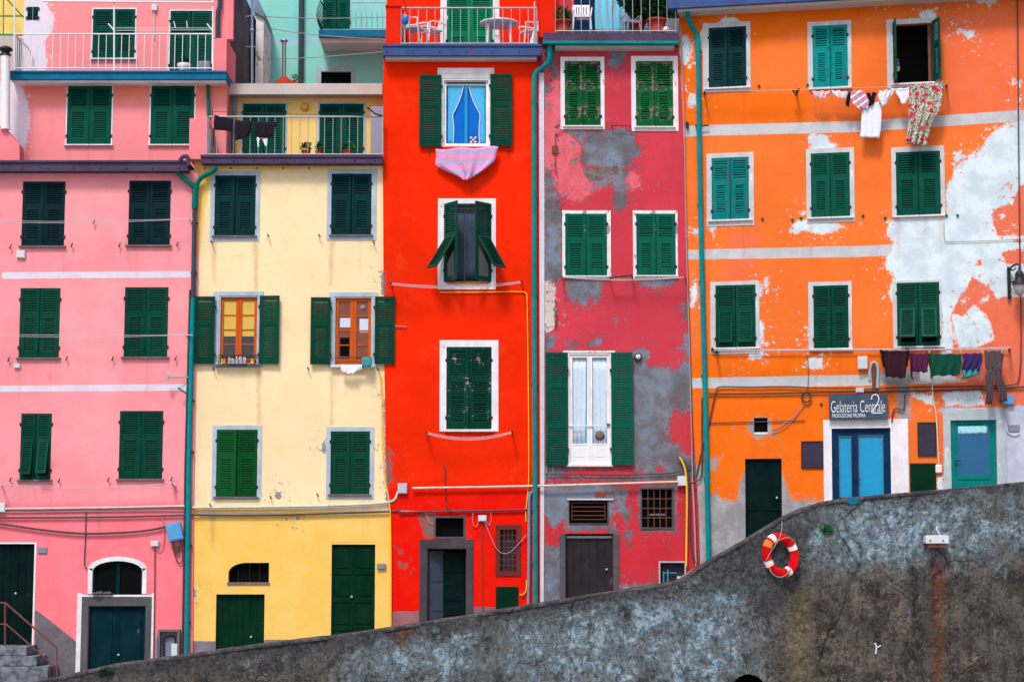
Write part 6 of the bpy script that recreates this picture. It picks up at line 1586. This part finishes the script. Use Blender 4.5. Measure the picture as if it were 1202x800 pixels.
mb = MB(FO); mb.box(so[0], so[1], -.025, .03, q[3] + .001, so[3]); mb.box(so[0], q[0] - .001, -.025, .03, q[2], q[3] + .001); mb.box(q[1] + .001, so[1], -.025, .03, q[2], q[3] + .001); mb.build('surround', M['stone_trim'], d, bevel=.006)
mb = MB(FO); q = FO.R((1068.5, 543.5, 1099, 600)); mb.box(q[0], q[1], -.03, .02, q[2], q[3]); mb.box(q[0] + .03, q[1] - .03, -.042, -.028, q[2], q[3] - .03); mb.build('hatch', M['d_green'], orange, bevel=.004)
def board(r, lab):
    q = FO.R(r); t = thing(FO, 'notice_board', lab, 'board', ((q[0] + q[1]) / 2, 0, q[2]), 'slate boards on the orange house')
    mb = MB(FO); mb.box(q[0] + .02, q[1] - .02, -.025, -.001, q[2] + .02, q[3] - .02); mb.build('panel', M['slate'], t)
    mb = MB(FO); mb.ring(q[0], q[1], q[2], q[3], .022, .022, .022, .022, -.035, .01); mb.build('frame', M['iron'], t)
board((940.5, 517.5, 966.5, 549.5), 'blank slate board left of the navy glazed door')
board((1077, 495.5, 1099, 535), 'tall blank slate board between the navy and sea green doors')
# shop sign with its lettering
q = FO.R((973, 462.5, 1042, 492), -.12)
sign = thing(FO, 'shop_sign', 'blue grey shop sign with white hand lettering over the navy door', 'sign', ((q[0] + q[1]) / 2, -.1, q[2]))
mb = MB(FO); mb.box(q[0], q[1], -.14, -.09, q[2], q[3]); mb.build('board', M['signboard'], sign, bevel=.004)
mb = MB(FO)
for x in (q[0] + .2, q[1] - .2): mb.box(x - .02, x + .02, -.09, .01, q[3] - .1, q[3] - .06)
mb.build('bracket', M['iron'], sign)
def lettering(txt, r, w, parent, mat, shear=.0, weight=0.0):
    cu = bpy.data.curves.new('lettering', 'FONT'); cu.body = txt; cu.size = 1; cu.extrude = .02; cu.shear = shear; cu.offset = weight
    tmp = bpy.data.objects.new('lettering_source', cu); COL.objects.link(tmp)
    dg = bpy.context.evaluated_depsgraph_get(); dg.update()
    me = bpy.data.meshes.new_from_object(tmp.evaluated_get(dg))
    xs = [v.co.x for v in me.vertices]; zs = [v.co.y for v in me.vertices]
    x0, x1, y0, y1 = min(xs), max(xs), min(zs), max(zs)
    u0, u1, v0, v1 = FO.R(r, w)
    mb = MB(FO)
    mb.add([(u0 + (v.co.x - x0) / (x1 - x0) * (u1 - u0), w - .004 + (-.004 if v.co.z > 0 else .003), v0 + (v.co.y - y0) / (y1 - y0) * (v1 - v0)) for v in me.vertices], [tuple(p.vertices) for p in me.polygons])
    bpy.data.objects.remove(tmp); bpy.data.curves.remove(cu); bpy.data.meshes.remove(me)
    return mb.build('lettering', M[mat], parent)
lettering('Gelateria Centrale', (975.5, 470, 1039, 483.5), -.142, sign, 'letter', 0, -.012)
lettering('PRODUZIONE PROPRIA', (977, 485.2, 1016, 489.6), -.142, sign, 'letter', 0, -.002)
mb = MB(FO); mb.ptube([(1023, 468.5), (1023.5, 464.5), (1027, 462.5), (1031, 464), (1032, 469), (1029.5, 475), (1025, 481), (1022.5, 484.5), (1028, 484.8), (1036, 484.6)], .014, -.15, 6, 0, 2)
mb.build('numeral', M['letter'], sign)
boxthing(FO, 'meter_box', (1007, 418.5, 1018.5, 433.5), -.12, 'boxw', 'white rounded box on the orange wall above the sign', 'meter box')
boxthing(FO, 'meter_box', (1176, 464, 1190, 475), -.1, 'boxblue', 'pale blue box under the brown trousers on the washing line', 'meter box')
boxthing(FO, 'junction_box', (1004.5, 455, 1014, 461), -.08, 'boxlilac', 'small pale box on the cables just above the sign', 'junction box')
mb = MB(FO); q = FO.R((1183.5, 498, 1197, 507)); mb.box(q[0], q[1], -.02, .01, q[2], q[3]); single(mb, 'plaque', 'plaque', 'grey plaque on the lilac plaster right of the sea green door', 'plaque', bevel=.03)
wire(FO, 'cable', [(1181, 496), (1181, 503), (1184, 509), (1192, 511), (1197, 508)], .014, -.03, 'boxw', 'white cable curving round the grey plaque', 'cable')
wire(FO, 'cable', [(817, 560), (820, 545), (826, 520), (832, 500), (836, 478), (841, 456), (845, 453), (880, 454.5), (920, 453), (960, 455.5), (1010, 455)], .016, -.05, 'cable', 'dark cable climbing from the drainpipe along the lower grey band', 'cable')
wire(FO, 'cable', [(832, 462), (880, 462), (945, 460.5), (1004, 459), (1100, 458.5), (1200, 454), (1240, 452)], .022, -.05, 'cable', 'straight dark conduit across the orange wall above the sign', 'cable')
wire(FO, 'cable', [(1014, 457), (1040, 455), (1100, 453.5), (1160, 453), (1190, 452), (1197, 447), (1199, 400), (1197, 300), (1195, 100), (1194, -20)], .016, -.05, 'cable', 'dark cable rising along the right edge of orange wall', 'cable')
mb = MB(FO)
for k in range(3):
    c = FO.P(946.5, 466, -.05 - .012 * k); mb.tube([(c[0] + (.09 + .012 * k) * math.cos(t * 2 * PI / 16), c[1], c[2] + (.1 + .01 * k) * math.sin(t * 2 * PI / 16)) for t in range(17)], .010, 5)
single(mb, 'cable_coil', 'cable', 'coil of cable hung under the straight conduit on orange wall', 'cable')
wire(FO, 'cable', [(946, 472), (940, 480), (930, 490), (916, 500), (906, 503)], .009, -.04, 'cablel', 'upper thin wire from the coil down to the square vent', 'cable')
wire(FO, 'cable', [(945, 474), (936, 486), (926, 498), (914, 506), (905, 508)], .009, -.03, 'cablel', 'lower thin wire sagging from the coil to the square vent', 'cable')
wire(FO, 'cable', [(832, 496), (880, 495), (930, 494), (945, 493)], .012, -.03, 'cable', 'thin level wire at the top of the square vent', 'cable')
wire(FO, 'cable', [(948, 416), (949, 440), (948, 461)], .008, -.03, 'cable', 'thin wire dropping from the sill line to the coil', 'cable')
wire(FO, 'cable', [(824, 466), (824, 520), (824.5, 560), (816, 566), (806, 566)], .018, -.06, 'cable', 'dark pipe left of the drainpipe bending to the white box', 'cable')
wire(FO, 'gas_pipe', [(1094, 436), (1095, 470), (1098, 480), (1100, 500), (1102, 546)], .016, -.05, 'conduit', 'thin cream pipe running down to the green hatch', 'pipe')
mb = MB(FO); mb.pbox((1098, 545, 1106, 555), -.07, 0); single(mb, 'pipe_box', 'plastic', 'round white fitting at the end of the cream pipe', 'fitting', bevel=.03)
wire(FO, 'cable', [(1047, 495), (1048, 482), (1052, 478), (1060, 482), (1062, 474), (1062, 462)], .018, -.05, 'rustiron', 'rusty pipe bend at the right end of the sign', 'pipe')
mb = MB(FO); mb.ptube([(1021, 446), (1021, 432), (1024, 425), (1028, 425), (1031, 432), (1030, 455)], .034, -.02, 8, 0, 2); mb.build('niche_surround', M['stone_trim'], orange)
mb = MB(FO); mb.pbox((1023.5, 430, 1029, 458), -.012, .02); mb.build('niche', M['rustiron'], orange)
wire(FO, 'cable', [(1108, 260), (1108, 282), (1112, 284), (1150, 283), (1240, 279)], .008, -.03, 'cablel', 'thin grey wire across the bare white plaster', 'cable')
mb = MB(FO)
for x, y, m in ((891, 101, 0), (895, 257, 0), (930, 258, 0), (940, 256, 0), (1013, 253, 0), (1039, 256, 0), (1124, 253, 0), (1111, 253, 0), (948, 100, 0), (964, 474, 0)):
    p = FO.P(x, y); mb = MB(FO); mb.lathe((p[0], p[1], p[2]), [(.03, 0), (.035, .03), (.02, .05), (.005, .055)], 8, 0, 'y'); mb.build('wall_plug', M['weed'], orange)

# washing on the orange house
Wl = -.34
mb = MB(FO)
for k in range(3): mb.ptube([(p[0], p[1], Wl + .06 - .07 * k) for p in sag((826, 107.5), (1112, 99), 1.2)], .007, n=5)
for x, y in ((827, 108), (935, 107), (1111, 100)): mb.ptube([(x, y + 2, .02), (x, y, Wl - .12)], .026, m=1)
mb.ptube([(931, 106, -.3), (934, 112, -.3), (938, 104, -.3)], .03, m=1)
single(mb, 'washing_line', ['line', 'iron'], 'washing line below the top orange windows, holding the floral dress', 'washing line')
def hang(fac, rows_list, w, mat, label, cat='clothes', amp=.036, folds=3.1, seed=1, group='washing on the upper orange line', nx=18, ny=16):
    mb = MB(fac)
    for i, rows in enumerate(rows_list): mb.loft(rows, w, nx, ny, amp, folds, .013, 0, seed + i)
    return single(mb, 'washing', mat, label, cat, group)
hang(FO, [[(953, 107, 975, 107), (955, 112, 974, 110), (960, 116, 970, 115)]], Wl, 'c_pinkw', 'pale pink garment at the left end of the upper orange line', amp=.04, seed=2)
hang(FO, [[(975, 106, 996, 108), (978, 111, 994, 112), (982, 114, 991, 116)]], Wl, 'c_white', 'small white garment between pink garment and black sock', amp=.04, seed=3)
hang(FO, [[(995, 108, 999, 108), (994, 115, 998.5, 115), (992.5, 121, 997, 123), (993, 124, 996, 126)]], Wl, 'c_black', 'black sock left of the striped towel', amp=.012, seed=4)
hang(FO, [[(999, 107.5, 1014, 106), (998, 115, 1018, 114), (1001, 123, 1020, 120), (1011, 129, 1019, 127)]], Wl, 'c_stripe', 'pink and blue striped towel on the upper orange line', 'towel', amp=.03, seed=5)
hang(FO, [[(1017, 109, 1022, 109), (1019, 117, 1023, 117), (1020, 124, 1023, 124)], [(1024, 108, 1029, 109), (1022.5, 116, 1027, 117), (1020, 124, 1024, 123)]], Wl, 'c_black', 'black garment hanging in a V right of the striped towel', amp=.015, seed=6)
hang(FO, [[(1013, 123, 1035, 119), (1011.5, 135, 1035, 135), (1010.5, 150, 1034, 150), (1009, 161, 1032, 162)]], Wl + .05, 'c_dishcloth', 'long white towel hanging lowest on the upper orange line', 'towel', amp=.018, seed=7)
hang(FO, [[(1031, 107, 1050, 104), (1031, 113, 1048, 110), (1032, 119, 1043, 116), (1034, 125, 1039, 124)]], Wl - .03, 'c_white', 'crumpled white shirt between black garment and white briefs', amp=.045, seed=8)
hang(FO, [[(1050, 104, 1071, 103), (1052, 110, 1070, 108), (1056, 117, 1065, 117), (1058, 122, 1063, 122)]], Wl - .03, 'c_white', 'white briefs left of the floral dress', amp=.02, seed=9)
hang(FO, [[(1067, 101, 1108, 96), (1068, 110, 1108, 108), (1067, 120, 1106, 122), (1065, 135, 1102, 132), (1064, 150, 1094, 142), (1063, 162, 1091, 158), (1063, 168, 1089, 172)]], Wl - .04, 'c_floral', 'long cream dress with red flowers on the upper orange line', 'dress', amp=.06, folds=3.4, seed=10, nx=34, ny=26)
mb = MB(FO)
for k in range(3): mb.ptube([(p[0], p[1] - k * 1.2, -.3 - .07 * k) for p in sag((838, 411.5), (1186, 409.5), 1.0 + k)], .007, n=5)
mb.ptube([(838, 411, -.1), (1186, 409, -.1)], .016, n=6)
for x, y in ((841, 412), (1034, 411), (1185, 409.5)): mb.ptube([(x, y + 2, .02), (x, y, -.48)], .026, m=1)
mb.ptube([(835, 409, -.06), (843, 413, -.06)], .04, m=1)
single(mb, 'washing_line', ['line', 'iron'], 'washing line under the lower orange windows, holding dark clothes', 'washing line')
LG = 'dark washing on the lower orange line'
hang(FO, [[(1034, 411, 1066, 412), (1036, 422, 1064, 423), (1039, 435, 1064, 437), (1040, 442, 1063, 444)], [(1034, 411, 1038, 411), (1035, 420, 1038, 420), (1036, 431, 1038, 431)], [(1063, 408, 1067, 408), (1064, 420, 1067, 420), (1064, 430, 1066, 430)]], -.4, 'c_maroon', 'maroon black garment first on the lower orange line', seed=20, group=LG)
hang(FO, [[(1069, 415, 1090, 414), (1070, 425, 1090, 425), (1071, 436, 1089, 437)], [(1067, 415, 1071, 415), (1068, 425, 1071, 425), (1070, 445, 1072, 445)]], -.4, 'c_plum', 'plum coloured garment between maroon and green ones', seed=22, group=LG)
hang(FO, [[(1092, 415, 1129, 415), (1092, 428, 1129, 427), (1093, 441, 1127, 440)], [(1090, 414, 1093, 414), (1091, 430, 1093, 430), (1092, 444, 1094, 444)]], -.4, 'c_green', 'wide dark green garment on the lower orange line', amp=.035, seed=24, group=LG)
hang(FO, [[(1130, 415, 1153, 414), (1130, 424, 1153, 424), (1129, 434, 1151, 434)]], -.4, 'c_violet', 'violet garment right of the dark green one', seed=26, group=LG)
hang(FO, [[(1130, 433, 1152, 433), (1129, 439, 1150, 439), (1128, 444, 1138, 443)]], -.37, 'c_teal', 'strip of dark teal cloth showing under the violet garment', seed=27, group=LG)
hang(FO, [[(1155, 412, 1177, 411), (1156, 420, 1178, 420), (1157, 430, 1177, 430), (1158, 437, 1176, 436)], [(1157, 436, 1167, 436), (1157, 455, 1166, 455), (1157, 474, 1165, 474)], [(1166, 436, 1176, 435), (1170, 452, 1180, 452), (1173, 472, 1183, 470)]], -.4, 'c_jean', 'faded brown denim trousers at the right end of the lower orange line', 'trousers', seed=28, group=LG)
for i, x in enumerate((1091, 1128, 1153, 1176)):
    mb = MB(FO); p = FO.P(x, 412, -.42); mb.box(p[0] - .012, p[0] + .012, -.44, -.41, p[2] - .05, p[2] + .04)
    mb.box(p[0] - .012, p[0] + .012, -.405, -.385, p[2] - .05, p[2] + .04); mb.box(p[0] - .014, p[0] + .014, -.412, -.404, p[2] - .005, p[2] + .012)
    single(mb, 'clothes_peg', 'cur_gold', ['wooden peg between the plum and green garments', 'wooden peg between the green and violet garments', 'wooden peg between violet garment and brown trousers', 'wooden peg at the waist of the brown trousers'][i], 'peg', 'pegs on the lower orange line')
# wall lantern on the right edge
lt = thing(FO, 'street_lamp', 'black wall lantern with glass globe at the right edge of orange wall', 'street lamp', FO.P(1185, 350))
mb = MB(FO); mb.pbox((1182.5, 314, 1186.5, 350), -.1, 0); mb.ptube([(1185, 318, -.06), (1187, 313, -.15), (1193, 309.5, -.3), (1197, 311, -.42), (1197.5, 316, -.42)], .024, n=8, curve=2); mb.ptube([(1185, 332, -.06), (1190, 330, -.2), (1195, 333, -.4)], .016, n=8); mb.ptube([(1183, 313, -.05), (1188, 318, -.2), (1192, 315, -.3)], .016, curve=1); mb.build('bracket', M['iron'], lt)
c = FO.P(1197, 333, -.42)
mb = MB(FO); mb.lathe((c[0], c[1], c[2]), [(.17, -.02), (.17, .03), (.13, .06), (.10, .16), (.11, .2), (.08, .27), (.03, .32), (.03, .37)], 18); mb.build('cap', M['iron'], lt)
mb = MB(FO); mb.lathe((c[0], c[1], c[2]), [(.155, -.03), (.15, -.1), (.11, -.2), (.05, -.27), (.01, -.28)], 18); mb.build('globe', M['lampglass'], lt)

# neighbouring building beyond the right edge
nb = thing(FO, 'background_house', 'grey building edge beyond the orange house at the right', 'house', base(1250, .5, FO))
wall(FO, 'wall', M['grey_slab'], nb, (1251, -60, 1330, 700), .5, [], {}, depth=5)

# ------------------------------------------------------------------ retaining wall
WT = [(-60, 822), (60, 798), (133, 781.4), (226, 769), (309.5, 757), (400, 746.5), (493, 733), (613, 713), (699.5, 699), (773, 687.6), (800, 682.5), (829, 661.5), (852, 648.5), (876, 635), (900, 620), (918, 609), (940, 599), (968, 590), (1000, 585.5), (1047, 581), (1110, 576), (1202, 567), (1280, 561)]
top = [FW.uv(x, y) for x, y in WT]
tu = np.array([t[0] for t in top]); tv = np.array([t[1] for t in top])
rw = thing(FW, 'retaining_wall', 'long stained concrete wall rising to the right below the houses', 'wall', (0, 0, 0))
stp = .07
us = np.arange(tu[0], tu[-1], stp); nv = 90
culv = FW.R((857, 790.5, 901, 816))
cc, cr = ((culv[0] + culv[1]) / 2, (culv[1] - culv[0]) / 2)
mb = MB(FW); tops = np.interp(us, tu, tv)
# slight unevenness of the old face
vs = []
for i, u in enumerate(us):
    hc = culv[2] + (culv[3] - culv[2]) * math.sqrt(max(0, 1 - ((u - cc) / cr) ** 2)) * (1 + .06 * mnoise.noise(Vector((u * 6, 0, 2)))) if abs(u - cc) < cr else 0
    for j in range(nv + 1):
        v = hc + (tops[i] - hc) * j / nv
        d = .05 * mnoise.noise(Vector((u * .7, v * .7, 0))) + .018 * mnoise.noise(Vector((u * 3.1, v * 3.1, 5)))
        if j > nv - 2: d += .012 * mnoise.noise(Vector((u * 6, 3, 9)))
        vs.append((u, d, v + (.012 * mnoise.noise(Vector((u * 5, 7, 1))) if j == nv else 0)))
fs = []
for i in range(len(us) - 1):
    for j in range(nv):
        fs.append((i * (nv + 1) + j, (i + 1) * (nv + 1) + j, (i + 1) * (nv + 1) + j + 1, i * (nv + 1) + j + 1))
mb.add(vs, fs, 0, True)
P2 = np.array([(v[0], v[2]) for v in mb.v])
def lay(polys): return layer_values(FW, P2, (polys, []), 0)
attrs = dict(
    pale=lay([[(560, 800), (590, 745), (640, 722), (700, 712), (800, 700), (840, 690), (870, 690), (880, 730), (850, 800)], [(930, 625), (985, 600), (1100, 590), (1210, 590), (1210, 640), (1120, 650), (1000, 665), (950, 650)], [(400, 800), (450, 765), (560, 745), (560, 800)], [(800, 800), (850, 700), (880, 690), (885, 800)]]),
    brown=lay([[(930, 680), (1010, 670), (1290, 660), (1290, 900), (900, 900), (900, 740)], [(-80, 780), (200, 785), (400, 770), (400, 900), (-80, 900)]]),
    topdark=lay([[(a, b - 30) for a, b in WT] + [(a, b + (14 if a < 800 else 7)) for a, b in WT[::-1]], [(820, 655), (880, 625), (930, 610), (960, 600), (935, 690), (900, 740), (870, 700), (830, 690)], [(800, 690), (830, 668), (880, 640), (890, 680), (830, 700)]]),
    rust=lay([[(1094, 642), (1110, 642), (1108, 680), (1104, 720), (1104, 800), (1098, 800), (1098, 700)], [(468, 740), (482, 736), (478, 755), (470, 758)]]),
    buff=lay([[(930, 690), (945, 690), (955, 730), (955, 800), (925, 800)]]))
mb.build('wall_face', M['concrete'], rw, org=(0, 0, 0), attrs=attrs)
mb = MB(FW)
for (x0, z0), (x1, z1) in zip(list(zip(us[:-1:4], tops[:-1:4])), list(zip(us[4::4], tops[4::4]))):
    pass
# coping slab: one strip that follows the slope, slightly worn
vs = []; fs = []; q = []
for i in range(0, len(us), 3):
    u = us[i]; z = tops[i]; j = .012 * mnoise.noise(Vector((u * 3, 2, 4)))
    q.append((u, z + j))
prof = [(-.012, -.03), (-.018, .012), (.0, .035), (.42, .05), (.42, -.03)]
for u, z in q:
    for y, h in prof: vs.append((u, y + .012 * mnoise.noise(Vector((u * 4, y * 9, h * 9))), z + h))
n = len(prof)
for i in range(len(q) - 1):
    for k in range(n): fs.append((i * n + k, (i + 1) * n + k, (i + 1) * n + (k + 1) % n, i * n + (k + 1) % n))
mb.add(vs, fs, 0, False); mb.build('coping', M['cap'], rw, org=(0, 0, 2))
mb = MB(FW); mb.box(culv[0] - .1, culv[1] + .1, .9, .95, 0, culv[3] + .1); mb.box(culv[0] - .1, culv[0] - .05, .06, .9, 0, culv[3] + .1); mb.box(culv[1] + .05, culv[1] + .1, .06, .9, 0, culv[3] + .1); mb.box(culv[0] - .1, culv[1] + .1, .06, .9, culv[3] + .05, culv[3] + .1); mb.build('drain_opening', M['dark'], rw)
mb = MB(FW); q = FW.R((993, 584, 1009, 588), -.05); mb.prism([(q[0], q[2] - .02), (q[0] + .12, q[2] - .06), (q[1] - .06, q[2] - .05), (q[1], q[2] + .01), (q[1] - .1, q[3] + .02), (q[0] + .05, q[3] + .01)], -.03, .05); mb.build('blue_paint_patch', M['bluegutter'], rw)

# life ring on the wall
c = FW.P(916, 651, -.16); ring = thing(FW, 'life_ring', 'red and white life ring hanging on the stained concrete wall', 'life ring', (c[0], c[1], c[2] - .45))
rz, R1, r1 = math.radians(40), .375, .095
def tor(a0, a1, n, rr, grow=0.0):
    mb = MB(FW); m = 14; vs = []; fs = []
    for i in range(n + 1):
        a = math.radians(a0 + (a1 - a0) * i / n)
        for k in range(m):
            b = k * 2 * PI / m
            rad = R1 + (rr + grow) * math.cos(b); y = (rr + grow) * .85 * math.sin(b)
            x, z = rad * math.cos(a), rad * math.sin(a)
            x2, z2 = x * math.cos(.14) - z * math.sin(.14) * .0, z
            vs.append((c[0] + x2 * math.cos(rz) - y * math.sin(rz) * 1, c[1] - (x2 * math.sin(rz) * .35) + y * math.cos(rz), c[2] + z + x2 * -.12))
    for i in range(n):
        for k in range(m): fs.append((i * m + k, i * m + (k + 1) % m, (i + 1) * m + (k + 1) % m, (i + 1) * m + k))
    if abs(a1 - a0) < 359: fs += [tuple(range(m)), tuple(range(n * m + m - 1, n * m - 1, -1))]
    mb.add(vs, fs, 0, True); return mb
tor(0, 360, 72, r1).build('float_ring', M['buoy_red'], ring)
for a in (32, 126, 212, 300): tor(a - 8.5, a + 8.5, 8, r1, .006).build('reflective_band', M['buoy_white'], ring)
tor(142, 162, 8, r1, .003).build('faded_section', M['buoy_orange'], ring)
mb = MB(FW)
mb.ptube([(918, 611, -.12), (917.5, 624, -.18), (914, 634, -.3), (906, 645, -.32), (900, 656, -.32), (899, 660, -.2)], .011, n=6, curve=2)
mb.ptube([(914, 634, -.3), (922, 630, -.3), (930, 632, -.26), (935, 637, -.22), (933, 641, -.22)], .012, n=6, curve=2)
mb.ptube([(903, 666, -.26), (906, 673, -.3), (914, 677.5, -.3), (921, 676, -.3), (926, 671, -.3), (930, 664, -.2)], .012, n=6, curve=2)
mb.build('rope', M['rope'], ring)
# floodlight
fl = thing(FW, 'floodlight', 'white rusty floodlight fixed to the concrete wall right of the life ring', 'lamp', FW.P(1100, 641))
q = FW.R((1087, 628.5, 1113, 637), -.3)
mb = MB(FW); mb.box(q[0], q[1], -.32, -.02, q[2], q[3]); mb.box(q[0] - .012, q[1] + .012, -.335, -.3, q[2] - .01, q[3] + .012); mb.build('housing', M['boxw'], fl, bevel=.012)
mb = MB(FW); mb.box(q[0] + .04, q[1] - .04, -.3, .02, q[2] - .09, q[2] - .012); mb.build('lamp_base', M['rustiron'], fl)
mb = MB(FW); mb.ptube([(1100, 617, .0), (1099.5, 622, -.06), (1103, 627, -.12), (1105, 629, -.12)], .012, curve=2); mb.build('cable', M['boxw'], fl)
mb = MB(FW)
for x in (1092, 1107): p = FW.P(x, 634, -.335); mb.lathe((p[0], -.334, p[2]), [(.02, 0), (.02, .012), (.006, .016)], 8, 0, 'y')
mb.build('screw', M['sill'], fl)
# plant growing from the wall
mb = MB(FW)
for k, (x, y) in enumerate(((967, 620), (971, 618), (974, 621), (969, 623))): mb.leaves((*FW.uv(x, y)[:1], -.04, FW.uv(x, y)[1]), (.08, .05, .06), 60, .03, 60 + k)
single(mb, 'wall_plant', 'weed', 'small green weed growing from a crack in the concrete wall', 'plant')
mb = MB(FW)
for k in range(6): x = 118 + k * 2.5; mb.leaves((FW.uv(x, 790)[0], -.05, FW.uv(x, 789 - k % 3)[1]), (.07, .05, .08), 25, .03, 80 + k)
single(mb, 'wall_plant', 'leaf_dk', 'dark tuft of weeds on the wall coping near the petrol green door', 'plant')
mb = MB(FW); mb.ptube([(1027, 754), (1029, 758), (1028, 767)], .02, -.03, 6, 0, 1); mb.ptube([(1029, 760), (1034, 757)], .014, -.03, 6); mb.build('paint_mark', M['boxw'], rw)

# ------------------------------------------------------------------ ground, street
def sheet(name, verts, faces, mat):
    me = bpy.data.meshes.new(name); me.from_pydata(verts, [], faces); me.materials.append(M[mat]); o = bpy.data.objects.new(name, me); COL.objects.link(o)
    o['kind'] = 'structure'; return o
S = 600
sheet('ground', [(-S, -S, 0), (S, -S, 0), (S, S, 0), (-S, S, 0)], [(0, 1, 2, 3)], 'quay')
vs = []; fs = []
for i in range(0, len(us), 6):
    w0 = FW.world((us[i], .35, tops[i] - .18)); vs += [w0, (w0[0], 1.2, w0[2] + .03)]
for i in range(len(vs) // 2 - 1): fs.append((2 * i, 2 * i + 2, 2 * i + 3, 2 * i + 1))
sheet('street', vs, fs, 'street')
# ------------------------------------------------------------------ camera, light, view
cam = bpy.data.cameras.new('camera'); co = bpy.data.objects.new('camera', cam); COL.objects.link(co)
cam.sensor_width = 36; cam.lens = FPX / 1202 * 36; cam.clip_end = 2000
co.location = (0, -DIST, EYE); co.rotation_euler = (PI / 2 + TILT, 0, 0)
scene.camera = co
w = bpy.data.worlds.new('World'); scene.world = w; w.use_nodes = True
nt = w.node_tree; nt.nodes.clear()
sky = nt.nodes.new('ShaderNodeTexSky'); sky.sky_type = 'NISHITA'; sky.sun_disc = False
EL, AZ = 56.0, 200.0          # sun height; compass direction it comes from (180 = straight behind the camera)
sky.sun_elevation = math.radians(EL); sky.sun_rotation = math.radians(AZ)
sky.air_density = 1.0; sky.dust_density = 3.0; sky.ozone_density = 1.0
bg = nt.nodes.new('ShaderNodeBackground'); bg.inputs[1].default_value = .095
ou = nt.nodes.new('ShaderNodeOutputWorld')
nt.links.new(sky.outputs[0], bg.inputs[0]); nt.links.new(bg.outputs[0], ou.inputs[0])
sl = bpy.data.lights.new('sun', 'SUN'); sl.energy = 1.5; sl.angle = math.radians(11); sl.color = (1, .95, .88)
so_ = bpy.data.objects.new('sun', sl); COL.objects.link(so_)
az = math.radians(AZ); el = math.radians(EL)
dv = Vector((math.sin(az) * math.cos(el), math.cos(az) * math.cos(el), math.sin(el)))
so_.rotation_euler = (-dv).to_track_quat('-Z', 'Y').to_euler(); so_.location = dv * 80
vs_ = scene.view_settings
vs_.view_transform = 'Standard'; vs_.look = 'None'; vs_.gamma = 1; vs_.use_curve_mapping = False
vs_.exposure = 0.94
